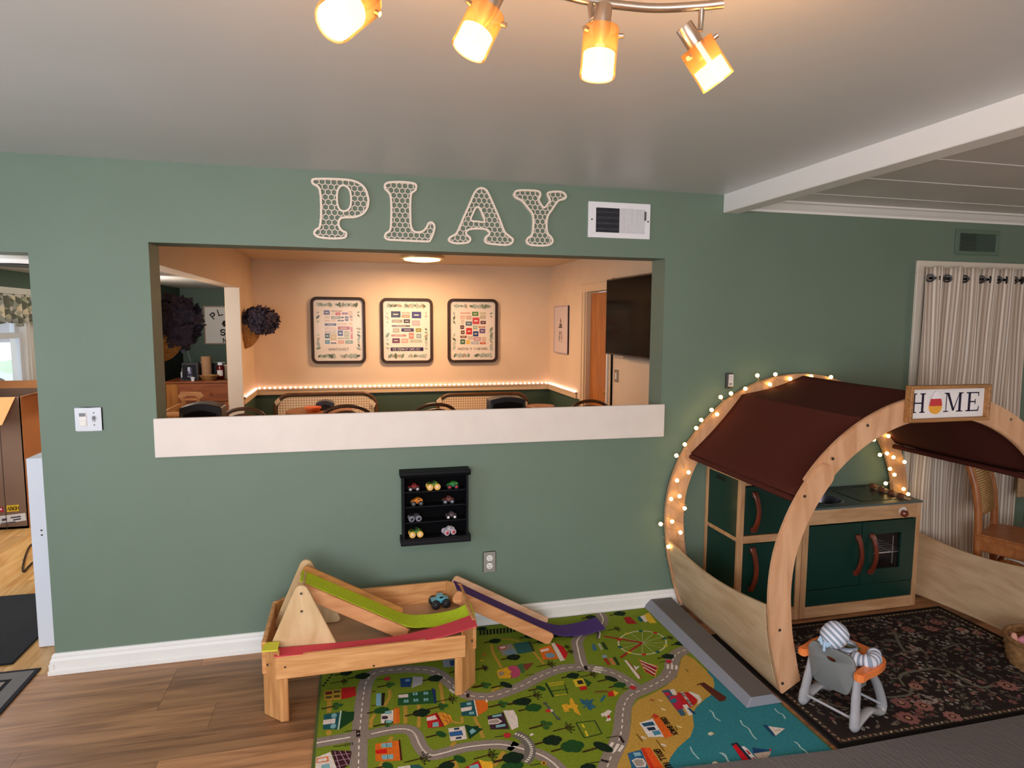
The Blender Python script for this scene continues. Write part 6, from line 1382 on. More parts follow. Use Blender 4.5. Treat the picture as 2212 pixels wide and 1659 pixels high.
r2 = T(fD, [(0,1800),(50,1588),(85,1490),(135,1390),(172,1300),(192,1200),(198,1100),(212,1000),(250,920),(320,868),(420,830),(520,780),(620,720),(665,640),(672,570),(705,510),(775,468),(900,440)])
r3 = T(fB, [(1455,150),(1452,212),(1488,275),(1470,340),(1390,395),(1270,445),(1212,520),(1222,600),(1255,740),(1285,795)])
r4 = T(fA, [(-60,1275),(60,1255),(430,1192),(520,1175)])
r5 = T(fA, [(540,1175),(650,1158),(800,1125),(950,1105),(1060,1118),(1120,1175),(1155,1255),(1205,1335),(1290,1382),(1400,1365),(1600,1310),(1800,1280),(2000,1268),(2150,1290)])+T(fC, [(110,742),(240,778),(400,832),(500,890),(580,963),(660,1060)])
for r_, w in ((r1, .067), (r2, .07), (r3, .062), (r4, .062), (r5, .058)): pr.line(RD, r_, w, 3, smooth=5)
for r_ in (r1, r2): pr.line(LN, r_, .0052, 4, dash=(.023, .019), smooth=5)
pr.line(LN, r3, .007, 4, smooth=5); pr.line(LN, T(fA, [(60,1255),(430,1192)]), .008, 4); pr.line(LN, r5[1:], .007, 4, smooth=5)
pr.line(RD, r5[4:9], .0015, 5, smooth=5)
PA = '#b48f36'
for f, pts, w in ((fA, [(840,690),(845,760),(800,840),(780,870)], .016), (fA, [(1380,620),(1400,740),(1410,840)], .017), (fA, [(1010,860),(1012,960),(1010,1050)], .017), (fA, [(1150,850),(1158,960),(1150,1090)], .016), (fA, [(690,950),(655,1000),(640,1090)], .017), (fA, [(205,800),(200,930)], .02), (fA, [(190,1120),(205,1170)], .02), (fA, [(1605,975),(1610,1040),(1510,1030)], .013), (fA, [(1745,975),(1840,1200)], .016), (fA, [(870,1190),(840,1235)], .018), (fA, [(770,1450),(740,1519)], .018), (fA, [(1540,1240),(1500,1290)], .018), (fA, [(2060,1345),(1950,1500)], .018), (fB, [(420,495),(530,500),(600,520)], .01), (fB, [(300,550),(320,640),(410,800)], .014), (fB, [(740,620),(800,690),(860,760)], .014), (fB, [(385,1010),(300,1050)], .014), (fA, [(1520,1440),(1560,1519)], .018)):
    pr.line(PA, T(f, pts), w, 4, smooth=4)
def HS(f, parts, L=5):
    for k, (c, pts) in enumerate(parts): pr.P(c, T(f, pts), L+k*.35)
TE, WI, WH, OR, RE = '#1f5558', '#7fb0b4', '#e0d2c6', '#d96a1c', '#b81f1c'
HS(fA, [('#b9952f', [(150,700),(330,682),(330,792),(150,806)]), ('#6a2a1a', [(160,712),(232,705),(235,735),(165,745)]), ('#5a4a20', [(250,700),(318,694),(318,720),(252,726)]), ('#4f4a24', [(165,762),(230,756),(230,780),(165,786)]), ('#5a4a20', [(250,750),(315,744),(315,770),(252,776)]), (RE, [(335,672),(485,658),(478,700),(490,750),(420,775),(330,792)])])
HS(fA, [(TE, [(146,952),(322,928),(300,1108),(135,1112)]), ('#b9cfbc', [(320,910),(337,910),(307,1115),(290,1112)]), ('#17401c', [(337,912),(400,925),(470,922),(460,1012),(307,1112)]), (WH, [(140,1012),(270,993),(264,1045),(135,1062)])])
for q in ((253, 966), (245, 1078)): c = fA(*q); pr.disc(WI, c, .012, 7, .017)
HS(fA, [(WH, [(755,930),(885,905),(880,1050),(750,1045)]), (WI, [(795,918),(865,912),(865,945),(790,948)]), ('#3a2c34', [(762,972),(810,966),(832,985),(810,1002),(762,1002)]), (WI, [(805,1015),(868,1012),(868,1042),(805,1042)]), (OR, [(890,886),(948,882),(952,1040),(880,1056)]), ('#e58a2c', [(900,900),(912,900),(905,1040),(893,1044)])])
HS(fA, [(RE, [(1232,970),(1335,935),(1415,1082),(1250,1097)]), (WH, [(1235,985),(1325,960),(1350,1002),(1242,1022)]), (WI, [(1300,1040),(1360,1030),(1366,1080),(1300,1086)]), ('#6a1414', [(1335,935),(1350,932),(1428,1078),(1412,1082)]), ('#dc952e', [(1350,936),(1400,928),(1490,960),(1515,1030),(1425,1078)])])
for a, c in (((1365, 960), (1480, 1000)), ((1390, 1005), (1500, 1040)), ((1400, 935), (1470, 1055)), ((1450, 950), (1500, 1040))): pr.line('#a8501c', T(fA, [a, c]), .003, 7)
HS(fA, [(TE, [(1592,830),(1735,800),(1770,970),(1610,965)]), (WH, [(1733,797),(1748,798),(1784,972),(1765,972)]), (OR, [(1750,800),(1862,800),(1890,840),(1882,905),(1784,966)]), (WH, [(1600,885),(1718,865),(1714,905),(1606,925)]), (WI, [(1660,828),(1710,822),(1712,850),(1665,856)]), (WI, [(1685,928),(1740,922),(1742,948),(1690,954)]), ('#e8d8b4', [(1862,792),(1882,795),(1884,826),(1864,824)])])
HS(fA, [('#3d2230', [(1880,970),(2050,930),(2115,1106),(1915,1112)]), (WH, [(2050,910),(2160,905),(2200,980),(2212,1085),(2140,1118)]), (WH, [(1888,1010),(1990,992),(2040,1025),(1995,1052),(1895,1060)]), ('#a59486', [(1898,1018),(1985,1003),(2018,1025),(1990,1042),(1900,1050)]), (WI, [(1930,965),(2030,945),(2036,968),(1940,986)]), (WI, [(1970,1068),(2070,1052),(2076,1078),(1975,1094)])])
HS(fA, [(WH, [(1465,1100),(1640,1075),(1665,1212),(1490,1236)]), ('#2f5f94', [(1475,1142),(1610,1120),(1625,1172),(1485,1187)]), ('#1c3a52', [(1525,1098),(1583,1090),(1585,1112),(1528,1118)]), ('#1c3a52', [(1545,1196),(1605,1186),(1608,1208),(1548,1216)]), ('#163c22', [(1640,1060),(1720,1080),(1790,1072),(1790,1095),(1835,1106),(1690,1216)]), (WI, [(1690,1130),(1722,1100),(1765,1128),(1712,1166)])])
HS(fA, [(OR, [(690,1265),(940,1225),(965,1442),(695,1450)]), ('#cf1c14', [(695,1330),(812,1318),(818,1365),(700,1372)]), (WI, [(755,1262),(868,1250),(870,1300),(757,1306)]), (WI, [(758,1386),(880,1374),(885,1424),(765,1432)]), ('#4a1a10', [(938,1222),(955,1220),(978,1440),(958,1443)]), ('#3a2a2a', [(808,1256),(813,1256),(816,1303),(811,1303)]), ('#3a2a2a', [(820,1380),(825,1380),(828,1428),(823,1428)])])
HS(fA, [(WH, [(60,1410),(215,1350),(280,1519),(290,1640),(50,1640)]), (OR, [(65,1420),(190,1395),(200,1450),(65,1470)]), (WH, [(80,1428),(175,1408),(182,1442),(75,1460)]), ('#3d1a20', [(222,1335),(435,1340),(440,1360),(415,1480),(340,1540),(290,1640),(280,1519)]), (WI, [(118,1490),(205,1475),(215,1560),(120,1570)])])
for a, c in (((260, 1345), (330, 1560)), ((310, 1340), (400, 1500)), ((370, 1340), (420, 1440)), ((240, 1390), (430, 1370)), ((260, 1450), (425, 1420)), ((280, 1510), (400, 1480))): pr.line('#b08a96', T(fA, [a, c]), .003, 8)
HS(fA, [('#24542a', [(935,740),(1290,690),(1322,832),(930,858)]), ('#1b3460', [(1290,668),(1330,690),(1342,832),(1320,838)]), (WH, [(935,745),(1040,735),(1042,770),(938,776)])])
for x, y in ((1115, 735), (1228, 728), (1020, 812), (1122, 802), (1230, 795)): pr.P(WI, T(fA, [(x-25,y-14),(x-3,y-16),(x-1,y+14),(x-24,y+16)]), 7); pr.P(WI, T(fA, [(x+3,y-16),(x+24,y-18),(x+26,y+12),(x+4,y+14)]), 7)
HS(fA, [('#20406e', [(955,570),(1080,560),(1066,660),(962,662)]), ('#6a8ab4', [(1010,578),(1060,572),(1058,600),(1012,606)]), ('#a9a4a4', [(1095,545),(1198,556),(1190,630),(1080,672)])])
HS(fA, [('#8e9aa8', [(1405,380),(1580,340),(1600,440),(1418,452)]), ('#2d4a6e', [(1480,385),(1585,365),(1592,425),(1490,436)])])
HS(fA, [('#7fb2c4', [(700,732),(752,726),(752,858),(700,862)]), ('#241812', [(762,724),(795,724),(782,856),(756,858)]), ('#5a4a24', [(660,705),(700,700),(700,712),(660,717)]), ('#5a4a24', [(650,855),(700,850),(700,862),(650,866)])])
HS(fA, [(RE, [(1640,1519),(1780,1445),(1830,1519),(1860,1640),(1640,1640)]), ('#e8b02c', [(1790,1428),(1850,1450),(1930,1452),(1945,1519),(1900,1600),(1840,1560)]), (WI, [(1690,1500),(1780,1475),(1800,1530),(1700,1550)])])
HS(fA, [('#d4cabc', [(930,1510),(1060,1490),(1090,1640),(920,1640)]), ('#245a54', [(1062,1490),(1150,1485),(1210,1519),(1200,1600),(1090,1640)])])
HS(fB, [('#8d8478', [(360,572),(510,545),(582,652),(425,672)]), ('#b0483c', [(370,575),(450,560),(470,595),(385,612)]), (WH, [(388,580),(445,570),(455,588),(398,600)]), ('#6a8a98', [(440,620),(540,600),(580,652),(460,668)]), ('#2a5a58', [(530,545),(700,522),(755,625),(585,655)]), ('#2f4420', [(690,525),(722,522),(765,625),(745,630)])])
HS(fB, [(OR, [(805,600),(930,560),(1015,702),(850,718)]), (WH, [(820,610),(908,590),(916,615),(828,636)]), ('#6f94a4', [(875,655),(900,643),(940,643),(975,658),(975,682),(940,695),(900,693),(878,678)]), (WH, [(935,540),(972,535),(1040,640),(1085,718),(1035,732),(985,640)]), ('#c41c22', [(975,535),(1060,572),(1112,650),(1100,690),(1078,712),(1020,610)])])
HS(fB, [('#d9a424', [(360,830),(480,790),(522,850),(500,912),(385,914),(365,870)]), ('#9a8a70', [(375,850),(420,835),(445,860),(420,885),(385,885)]), ('#b5486a', [(470,800),(520,776),(570,780),(612,830),(605,870),(590,900),(500,912),(530,880),(490,870),(520,845)])])
HS(fB, [('#7a3a2a', [(600,765),(752,748),(680,830)]), ('#3f6a3a', [(570,770),(640,755),(660,850),(625,860)])])
for x, y in ((1165, 930),): HS(fB, [('#d9b92c', [(1165,930),(1270,910),(1310,992),(1200,1006)]), ('#2a2420', [(1208,940),(1262,930),(1285,970),(1225,978)]), ('#1d4a22', [(1278,908),(1366,958),(1330,1006)]), (RE, [(1235,1006),(1310,994),(1322,1030),(1250,1042)])])
for a, c, w, col in (((880, 962), (960, 1110), .01, '#1d3a1a'), ((890, 968), (1075, 945), .006, '#c9b52c'), ((905, 995), (1070, 970), .006, '#c9b52c'), ((940, 1050), (1120, 1025), .005, '#1d3a1a'), ((970, 1098), (1112, 1078), .006, '#c9b52c'), ((1080, 975), (1112, 1078), .005, '#1d3a1a')): pr.line(col, T(fB, [a, c]), w, 5)
for i in range(8): x = 915+i*20; pr.line('#c9b52c', T(fB, [(x, 966-i*2.5), (x+9, 992-i*2.5)]), .003, 5)
pr.P('#e0a828', T(fB, [(1045,1195),(1110,1180),(1118,1195),(1138,1190),(1132,1150),(1142,1118),(1160,1125),(1190,1185),(1222,1200),(1212,1225),(1255,1312),(1190,1275),(1160,1225),(1118,1238),(1135,1262),(1080,1272)]), 5)
c0_ = fB(1310, 1200)
for k, (dx, dy) in enumerate(((-72, -75), (5, -80), (80, -68), (110, 20), (60, 55), (-40, 30))): pr.P('#2a6078', T(fB, [(1310,1200),(1310+dx*.5-dy*.22,1200+dy*.5+dx*.22),(1310+dx,1200+dy),(1310+dx*.5+dy*.22,1200+dy*.5-dx*.22)]), 5)
HS(fB, [('#c4281c', [(1535,1062),(1592,1040),(1612,1100),(1545,1108)]), ('#e6b42c', [(1592,1040),(1658,1066),(1612,1102)]), ('#2a6a78', [(1450,1150),(1500,1090),(1520,1102),(1475,1165)]), ('#7a4a24', [(1400,1050),(1540,1042),(1540,1056),(1400,1066)])])
pr.P(WH, T(fB, [(1462,1288),(1500,1275),(1540,1245),(1582,1262),(1556,1292),(1562,1330),(1575,1358),(1512,1370),(1535,1335),(1505,1310),(1478,1322)]), 5); pr.P(RE, T(fB, [(1525,1315),(1555,1300),(1565,1328),(1540,1340)]), 6)
pr.line('#4a5a5a', T(fB, [(870, 1175), (1010, 1345)]), .009, 5); pr.disc('#c02a24', fB(905, 1258), .012, 6); pr.disc(WH, fB(935, 1255), .01, 5.5)
for q in ((872, 1180), (1012, 1340)): pr.disc('#4a5448', fB(*q), .01, 6)
for a, c in (((1200, 1385), (1400, 1362)), ((1400, 1362), (1475, 1500)), ((1200, 1385), (1290, 1545)), ((1290, 1545), (1475, 1500))): pr.line('#2a4020', T(fB, [a, c]), .005, 5)
for a, c in (((1265, 1400), (1290, 1440)), ((1300, 1470), (1325, 1530))): pr.line('#d9c42c', T(fB, [a, c]), .009, 6)
# railway along the wall side
for y0_, y1_ in ((405, 365), (455, 415)): pr.line('#4a5a30', T(fB, [(160, y0_), (480, y0_-30), (760, y1_-25)]), .005, 4)
for i in range(16): x = 175+i*36; pr.P('#10140e', T(fB, [(x,402-i*3.2),(x+20,400-i*3.2),(x+22,450-i*3.2),(x+2,452-i*3.2)]), 4.5)
for i in range(5): pr.P('#10140e', T(fA, [(125+i*22,640-i*28),(150+i*22,636-i*28),(156+i*22,650-i*28),(130+i*22,655-i*28)]), 4.5)
# fairground
fc_ = V((1905, 535)); W8 = '#d9d4b4'
ring = [fB(fc_.x+255*cos(2*pi*k/40)*1.0, fc_.y+125*sin(2*pi*k/40)+fc_.x*0) for k in range(41)]; pr.line(W8, ring, .007, 6)
for k in range(12): a = 2*pi*k/12; pr.line('#b9bd8a', T(fB, [(1905, 535), (1905+250*cos(a), 535+122*sin(a))]), .003, 5)
for a in ((1500, 465), (1675, 692)): pr.line('#a02420', T(fB, [(1905, 535), a]), .014, 6)
for k, c in enumerate(('#c9b02c', '#1d5a54', '#b8301c', '#c9b02c', '#1d5a54', '#b8301c', '#c9b02c', '#1d5a54', '#b8301c', '#1d5a54')): a = 2*pi*(k+.4)/10; pr.disc(c, fB(1905+255*cos(a), 535+125*sin(a)), .012, 7)
HS(fB, [(WH, [(1712,722),(1735,718),(1870,880),(1888,912),(1860,918)]), ('#a01c1c', [(1735,718),(1765,742),(1895,905),(1886,914),(1868,880)]), ('#d9d0c4', [(1810,770),(1840,790),(1880,780),(1850,815),(1835,830)])])
tent = T(fB, [(1865,705),(1925,752),(2068,782),(2050,830),(2036,892),(1942,842)]); pr.P('#d0902c', T(fB, [(1858,700),(1925,745),(2075,778),(2045,898),(1935,848)]), 5); pr.P('#9a1c24', tent, 6)
for a, c in (((1880, 725), (2062, 795)), ((1895, 755), (2050, 835)), ((1915, 790), (2042, 870))): pr.line('#dcc8b4', T(fB, [a, c]), .008, 7)
HS(fB, [('#a01c1c', [(1705,270),(1770,255),(1850,330),(1745,335)]), ('#1d5a6a', [(1848,262),(1880,255),(1920,305),(1880,310)]), (WH, [(1880,255),(1930,240),(2000,300),(1930,315)]), ('#d9b42c', [(1925,235),(1975,215),(2060,325),(1985,328),(1950,290)])])
HS(fB, [('#3f6a8a', [(1370,550),(1395,545),(1425,612),(1380,618)]), ('#a9a88a', [(1425,545),(1455,540),(1490,608),(1465,612)]), ('#2a4018', [(1465,535),(1495,525),(1545,605),(1510,610)])])
HS(fB, [('#a02a24', [(1490,705),(1530,700),(1570,770),(1540,772)]), ('#c97a4a', [(1545,700),(1580,695),(1625,765),(1590,770)]), ('#8a9aa4', [(1470,670),(1520,660),(1535,690),(1490,700)]), ('#2a4018', [(1590,690),(1620,685),(1670,770),(1640,775)])])
# signs, crossings
for f, q in ((fA, (2092, 1175)), (fA, (818, 575)), (fB, (1805, 1012)), (fD, (640, 572)), (fC, (72, 640))): pr.disc('#b82830', f(*q), .0165, 7, n=8)
for f, a, c in ((fA, (1960,1190),(2050,1182)), (fA, (370,1135),(500,1115)), (fA, (700,585),(790,575)), (fB, (1690,1030),(1760,1018)), (fD, (550,580),(610,572)), (fA, (250,1295),(365,1278)), (fB, (1215,845),(1285,828)), (fC, (1060,665),(1180,645)), (fC, (900,915),(1000,902)), (fC, (300,940),(410,920)), (fB, (665,882),(755,870)), (fC, (0, 648), (30, 645))): pr.line('#33301c', T(f, [a, c]), .0045, 5)
for f, q in ((fA, [(488,1125),(530,1120),(532,1188),(490,1192)]), (fB, [(1278,785),(1312,778),(1332,820),(1300,828)]), (fC, [(1180,650),(1205,648),(1245,712),(1222,720)]), (fA, [(1655,735),(1690,728),(1692,770),(1660,775)])): pr.P('#2a1a18', T(f, q), 7)
pr.disc('#d9cfc4', fA(510, 1155), .004, 8)
for f, qs in ((fB, ((1400,790,1490,806),(1385,808,1480,828),(1378,828,1466,852))), (fA, ((1480,685,1530,725),(1520,660,1570,700),(1560,645,1612,690))), (fC, ((1085,770,1125,710),(1135,800,1180,725),(1185,800,1225,740))), (fD, ((632,600,630,640),(672,602,670,645),(712,608,712,648)))):
    for a, c, d, e in qs: pr.line(LN, T(f, [(a, c), (d, e)]), .012, 5)
for k in range(4): x = 370+k*25; pr.P('#241f1c', T(fA, [(x,1262-k*4),(x+9,1260-k*4),(x+9,1290-k*4),(x,1292-k*4)]), 7)
pr.line('#241f1c', T(fC, [(1005, 885), (1080, 905)]), .012, 6)
pr.P('#c9962c', T(fC, [(400,915),(435,892),(472,915),(440,945)]), 6); pr.P('#4a2a14', T(fC, [(425,905),(440,902),(452,928),(432,932)]), 7)
br = T(fC, [(150,622),(220,655),(275,710),(300,775),(290,850),(245,910)]); pr.line('#6f675f', br, .045, 5, smooth=5); pr.line('#dcd4c8', T(fC, [(150,622),(230,655),(290,715),(315,780),(300,850),(252,912)]), .012, 6, dash=(.008, .005), smooth=5)
pr.line('#5f5a50', T(fB, [(1395,385),(1440,420),(1430,490)]), .02, 5, smooth=4); pr.line(LN, T(fB, [(1420,385),(1455,430),(1445,488)]), .007, 6, smooth=4)
# beach buildings with their names
HS(fD, [('#3d5a70', [(570,850),(650,838),(805,1082),(760,1095)]), ('#b8203c', [(590,870),(640,865),(660,892),(615,905)]), (WH, [(645,838),(690,835),(722,885),(680,892)]), ('#b8203c', [(640,910),(735,892),(800,1010),(715,1040)]), ('#2a6a7c', [(660,935),(700,922),(722,950),(700,972),(668,960)]), (RE, [(712,870),(830,865),(905,930),(910,965),(858,1010),(800,1010),(765,960)]), ('#e0d8cc', [(822,862),(860,865),(930,895),(955,935),(945,962),(905,985),(925,945),(890,915)]), (WH, [(748,868),(775,862),(872,992),(850,1002)]), ('#e0d8cc', [(770,990),(815,982),(872,1078),(835,1092)]), ('#1d4a66', [(812,1015),(840,1018),(905,1075),(870,1075)])])
HS(fD, [('#e0d8d4', [(358,1160),(488,1118),(595,1292),(445,1295)]), ('#24506e', [(378,1165),(485,1145),(510,1180),(405,1195)]), ('#24304a', [(425,1205),(500,1195),(520,1225),(450,1235)]), ('#4a8aa4', [(480,1240),(545,1228),(570,1265),(505,1280)]), ('#d9601c', [(488,1118),(550,1100),(680,1280),(605,1308)]), ('#c43a1c', [(472,1100),(500,1070),(548,1095),(525,1115)])])
HS(fD, [('#2a6286', [(245,1450),(375,1415),(470,1640),(300,1640)]), (WH, [(285,1518),(330,1495),(395,1500),(425,1545),(420,1580),(330,1585)]), ('#a5988c', [(300,1525),(335,1505),(388,1512),(408,1545),(395,1572),(335,1572)]), ('#8ab4c4', [(300,1445),(365,1440),(380,1470),(315,1478)]), ('#e2561c', [(372,1400),(460,1395),(595,1600),(480,1640),(420,1500)]), ('#c8341c', [(372,1400),(400,1398),(520,1620),(480,1640)])])
def rugtext(txt, f, a, e, h, th, col='#2a1418', rev=False):
    p, q = f(*a), f(*e); u = V((q.x-p.x, q.y-p.y, 0)); n = len(txt); w = u.length; u.normalize(); v = V((-u.y, u.x, 0))
    pr.cur = col; p = V((p.x, p.y, Print.z0+.0021)); letters(pr, txt, p, u, v, h, th, w/(n*4*h/6), .78*w/(n*4*h/6))
rugtext('CRAB SHACK', fD, (560, 1112), (690, 1285), .021, .0042)
rugtext('GRILL HUT', fD, (497, 1420), (640, 1625), .023, .0046)
rugtext('BOAT HOUSE', fD, (752, 876), (853, 1000), .0115, .0024)
# jetty, boats, birds, waves
pr.P('#5a2a1c', T(fD, [(930,785),(975,770),(1190,912),(1180,945),(1125,955)]), 5); pr.line('#5a2a1c', T(fD, [(910,800),(945,778)]), .006, 5)
for k in range(6): pr.line('#3f1c12', T(fD, [(970+k*34, 790+k*24), (985+k*30, 780+k*24)]), .003, 6)
HS(fD, [(WH, [(1590,1190),(1750,1212),(1662,1282)]), ('#1d4468', [(1535,1180),(1575,1178),(1660,1282),(1640,1288)])])
pr.line('#b9a99a', T(fG, [(835, 437), (930, 418)]), .006, 6)
HS(fG, [('#20303e', [(140,640),(240,620),(560,985),(390,1010)]), ('#c4121c', [(165,680),(215,645),(500,985),(400,1010)]), ('#dcd4d4', [(305,690),(345,678),(400,720),(625,970),(560,985)]), ('#a8283c', [(372,745),(400,740),(458,805),(430,818)]), ('#a8283c', [(478,862),(508,858),(568,930),(538,938)]), ('#1c3f6a', [(480,705),(740,740),(740,752),(495,798)]), ('#b5a698', [(500,800),(775,762),(760,830),(680,890),(590,915)]), ('#b0304a', [(745,728),(770,718),(795,745),(760,760)])])
for f, pts in ((fD, [(1025,1035),(1060,1060),(1080,1105),(1135,1140)]), (fG, [(290,265),(330,340),(420,400),(480,500),(550,575)]), (fG, [(1150,605),(1215,650),(1245,700),(1330,760),(1385,825)]), (fG, [(835,80),(890,140),(970,180),(1000,245)]), (fG, [(0,785),(50,820),(100,915),(210,1010)]), (fD, [(845,1385),(870,1440),(930,1505)]), (fD, [(1125,1440),(1180,1480),(1220,1545),(1275,1588)])): pr.line('#a5c4c4', T(f, pts), .0065, 4, smooth=5)
for q in ((1040, 1262), (1080, 1545)): 
    c = fD(*q); pr.disc('#d9d0b4', c, .014, 5, .009, rot=.5); pr.disc('#d9a43c', (c.x+.012, c.y-.004), .004, 6)
for q, c in (((590, 1030), '#e0cfa4'), ((480, 940), '#a0502c'), ((560, 945), '#dcc48a'), ((400, 1300), WH), ((590, 1370), WH), ((740, 1195), '#e0d090')): p = fD(*q); pr.disc(c, p, .012, 5, .006, rot=-.8)
for a, c in (((330, 1262), (392, 1340)), ((520, 1322), (600, 1430)), ((700, 1190), (722, 1230)), ((800, 645), (830, 675))): pr.line('#5a4418', T(fD, [a, c]), .0045, 5)
# trees
G1, G2, G3, BK = '#0f2412', '#1c4a1c', '#2c5a24', '#3a2210'
def tree(f, x, y, s=.026, kind=0):
    c = f(x, y); rr = random.Random(int(x*7+y)); L = 5+rr.random()
    pr.line(BK, [(c.x-s*2.1, c.y-s*.25), (c.x-s*.3, c.y)], .009 if kind != 1 else .006, L-.4)
    if kind == 0:
        for dx, dy, r_ in ((-.3, 0, .75), (.25, .3, .65), (.3, -.35, .65), (.75, .05, .6)): pr.disc(G1, (c.x+dx*s, c.y+dy*s), r_*s, L)
    elif kind == 4:
        for dx, dy, r_ in ((-.3, 0, .75), (.25, .35, .6), (.3, -.35, .6), (.75, .05, .55)): pr.disc(G2, (c.x+dx*s, c.y+dy*s), r_*s, L)
    elif kind == 1:
        pr.line(BK, [(c.x-s*.3, c.y), (c.x+s, c.y)], .004, L)
        for k in range(9):
            a = radians(-70+k*17.5); r_ = s*(.75 if k % 2 else 1.15); p = (c.x-s*.1+r_*cos(a), c.y+r_*sin(a)); pr.line(BK, [(c.x-s*.2, c.y), p], .002, L); pr.disc(G1, p, s*.2, L+.3, s*.11, 8, a)
    elif kind == 2: pr.disc(G1, (c.x+s*.3, c.y), s*1.15, L, s*.62, 14, -.9)
    elif kind == 5: pr.disc(G2, (c.x+s*.3, c.y), s*1.0, L, s*.6, 14, -.9)
    elif kind == 3:
        for dx, dy in ((.1, .55), (.8, .1), (.15, -.55)): pr.line(BK, [(c.x-s*.5, c.y), (c.x+dx*s, c.y+dy*s)], .004, L); pr.disc(G3, (c.x+dx*s, c.y+dy*s), s*.42, L+.3)
for f, x, y, k, s in ((fA,545,545,0,.03),(fA,340,600,1,.026),(fA,375,515,0,.024),(fA,265,865,3,.028),(fA,750,910,4,.028),(fA,1170,935,0,.032),(fA,1385,870,3,.028),(fA,1480,790,1,.03),(fA,1320,570,0,.03),(fA,1575,490,0,.022),(fA,830,640,3,.024),(fA,810,1050,3,.026),(fA,1370,1165,5,.026),(fA,1180,1420,1,.032),(fA,1565,1430,5,.028),(fA,1440,1500,0,.026),(fA,1900,1385,1,.03),(fA,2130,1410,0,.032),(fA,2150,1500,4,.034),(fA,2030,845,3,.026),(fA,2212,820,0,.026),(fA,2060,640,2,.03),(fA,1855,645,3,.026),(fA,1960,170,0,.026),(fA,1840,465,1,.022),(fA,2150,345,0,.03),(fA,800,1500,5,.026),
    (fB,330,517,0,.026),(fB,710,465,0,.028),(fB,845,520,0,.028),(fB,960,455,0,.026),(fB,1120,452,0,.028),(fB,540,345,0,.022),(fB,200,385,0,.022),(fB,530,690,0,.03),(fB,215,985,3,.026),(fB,440,985,2,.03),(fB,210,800,1,.022),(fB,910,765,1,.03),(fB,1160,885,0,.027),(fB,1360,875,1,.028),(fB,1555,920,2,.03),(fB,1660,985,4,.026),(fB,810,1020,5,.026),(fB,760,1095,1,.03),(fB,630,1160,0,.032),(fB,740,1225,4,.032),(fB,405,1190,3,.028),(fB,860,1410,3,.032),(fB,1100,1440,1,.03),(fB,1660,225,0,.03),(fB,1350,262,0,.026),(fB,1620,388,1,.026),(fB,2170,680,0,.028),(fB,1090,580,1,.022),(fB,1130,630,1,.022),
    (fC,510,690,0,.034),(fC,710,750,4,.042),(fC,1000,760,2,.038),(fC,870,963,0,.026),(fC,120,865,0,.036),(fC,110,955,4,.036),(fD,740,400,0,.024),(fD,640,345,1,.022),(fD,1130,900,1,.001)): tree(f, x, y, s, k)
for f, q, c in ((fB, (225,660), '#c9601c'), (fB, (200,725), '#c9a42c'), (fA, (1850,315), '#c9501c'), (fA, (1820,380), '#c9a42c'), (fC, (315,632), '#dcd4c8')): pr.disc(c, f(*q), .011, 6, .007, 6, .5)
# keep the print inside the rug's edge
mx_x, mn_x, mx_y = RX1-.008, RX0+.012, RY1_-.006
pr.v = [V((min(max(p.x, mn_x), mx_x), min(max(p.y, RY0_+.01), mx_y), p.z)) for p in pr.v]
obj('printed_scene', pr, printed('rug_print', var=.2, vs=180), t, cols=True)
# ---------------------------------------------------------------- dark floral rug inside the play house
FX0, FX1, FY0_, FY1_ = 1.862, 3.40, -1.372, -.412
t = thing('floral_rug', 'dark floral rug with scrolling leaves under the toy high chair', 'rug', ((FX0+FX1)/2, (FY0_+FY1_)/2, 0))
obj('base', B().box(FX0, FX1, FY0_, FY1_, .001, .0115), mat('rug_edge_dark', '#15110f', rough=.95), t, bevel=.002)
fp = Print(); Print.z0 = .0118
rr = random.Random(11)
BGc = '#2a201e'
fp.P('#120d0c', [(FX0, FY0_), (FX1, FY0_), (FX1, FY1_), (FX0, FY1_)]); i_ = .026
fp.P('#3b3026', [(FX0+i_, FY0_+i_), (FX1-i_, FY0_+i_), (FX1-i_, FY1_-i_), (FX0+i_, FY1_-i_)], 1); i_ = .05
fp.P(BGc, [(FX0+i_, FY0_+i_), (FX1-i_, FY0_+i_), (FX1-i_, FY1_-i_), (FX0+i_, FY1_-i_)], 2)
def edge_run(a, c):
    a, c = V(a), V(c); n = int((c-a).length/.026); d = (c-a).normalized(); ang = atan2(d.y, d.x)
    for k in range(n):
        p = a+(c-a)*((k+.5)/n); fp.disc(rr.choice(['#a8977c', '#8f7f66', '#b8a284', '#9a6f5c']), p, .0095, 3, .0052, 8, ang+(.6 if k % 2 else -.6))
q = .038
edge_run((FX0+q, FY0_+q), (FX1-q, FY0_+q)); edge_run((FX0+q, FY1_-q), (FX1-q, FY1_-q)); edge_run((FX0+q, FY0_+q), (FX0+q, FY1_-q)); edge_run((FX1-q, FY0_+q), (FX1-q, FY1_-q))
def rnd(): return V((rr.uniform(FX0+.075, FX1-.075), rr.uniform(FY0_+.075, FY1_-.075)))
for k in range(1300):
    p = rnd(); a = rr.uniform(0, 2*pi); s = rr.uniform(.008, .02); fp.disc(rr.choice(['#5d564a', '#4a443a', '#6c6153', '#756d60', '#604747', '#4a5042', '#7f7263']), p, s, 3, s*.42, 7, a)
fH = cv(1680, 1300, 4.158)
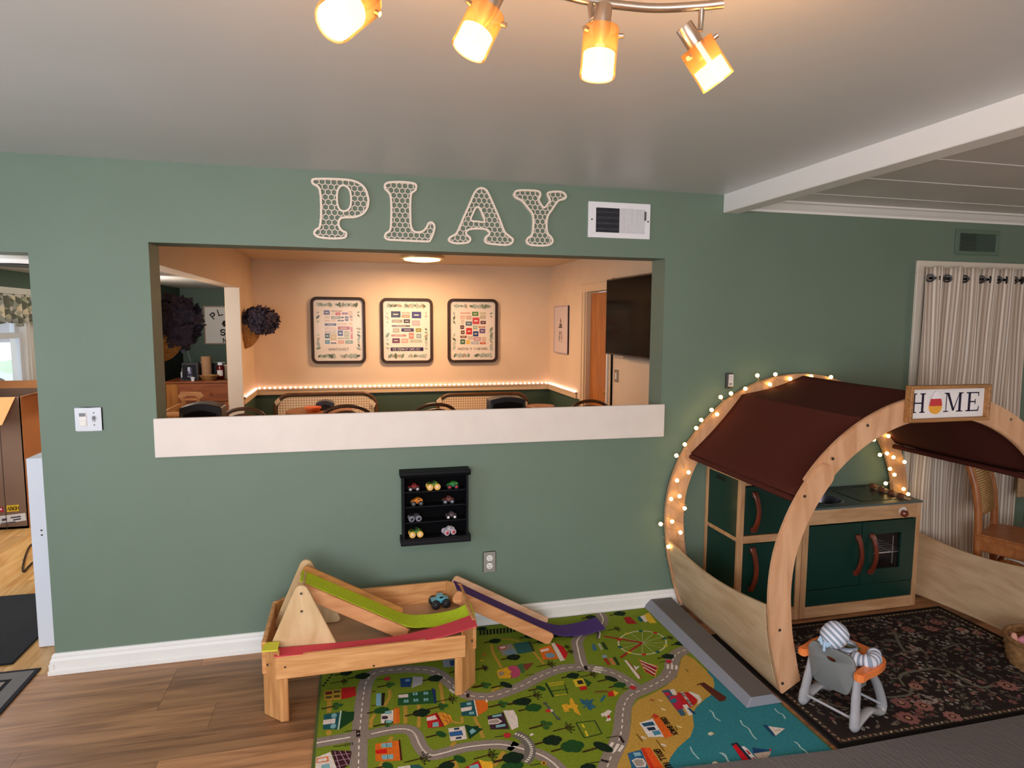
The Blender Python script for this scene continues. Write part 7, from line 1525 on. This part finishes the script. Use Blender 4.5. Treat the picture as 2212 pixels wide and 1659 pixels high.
for pts, w in (([(985,290),(1050,280),(1075,340),(1120,420),(1180,450),(1300,430)], .016), ([(1090,690),(1130,645),(1250,620),(1420,600),(1560,640),(1700,720),(1830,770),(1950,750)], .016), ([(1140,760),(1090,690)], .012), ([(980,860),(1100,850),(1190,830),(1200,780)], .014), ([(380,870),(500,930),(640,960)], .014), ([(1180,200),(1300,230),(1420,240)], .01), ([(1500,420),(1620,380),(1700,400)], .01)):
    fp.line('#6e6a5c', [onZ(1680+x/4.158, 1300+y/4.158, .012) for x, y in pts], w, 4, smooth=6)
def flower(p, r, pet, mid, n=6):
    for k in range(n): a = 2*pi*k/n+rr.random(); fp.disc(pet, (p[0]+r*.62*cos(2*pi*k/n), p[1]+r*.62*sin(2*pi*k/n)), r*.45, 5, r*.32, 7, 2*pi*k/n)
    fp.disc('#3a1f1e', p, r*.42, 6); fp.disc(mid, p, r*.24, 7)
for x, y, r_ in ((1110,910,.04),(1310,935,.04),(1170,1045,.045),(2065,755,.042),(1375,240,.034),(1420,185,.032),(1170,250,.034),(1240,760,.03),(1570,1030,.036),(1650,250,.026),(145,400,.026),(1800,280,.024)):
    p = onZ(1680+x/4.158, 1300+y/4.158, .012); flower((p.x, p.y), r_, rr.choice(['#9a6a60', '#8f5d58', '#a5766a']), '#b98a6a', 9)
for k in range(80): p = rnd(); flower(p, rr.uniform(.01, .019), rr.choice(['#8a5a56', '#7a4a48', '#97665e', '#6f4642']), '#9a7050', 6)
for k in range(44):
    p = rnd()
    for j in range(rr.randint(5, 10)):
        o = p+V((rr.uniform(-.05, .05), rr.uniform(-.04, .04))); c = rr.choice(['#a59a90', '#8f857c', '#b0a79c'])
        for m in range(5): fp.disc(c, (o.x+.0052*cos(m*1.257), o.y+.0052*sin(m*1.257)), .0036, 6, None, 6)
for k in range(22): p = rnd(); a = rr.uniform(0, pi); fp.disc(rr.choice(['#a5705c', '#8f5a50', '#a98a80', '#7f4d55']), p, .016, 6, .007, 8, a)
fp.v = [V((min(max(p.x, FX0+.002), FX1-.002), min(max(p.y, FY0_+.002), FY1_-.002), p.z)) for p in fp.v]
obj('woven_pattern', fp, printed('floral_weave', var=.25, vs=220), t, cols=True)
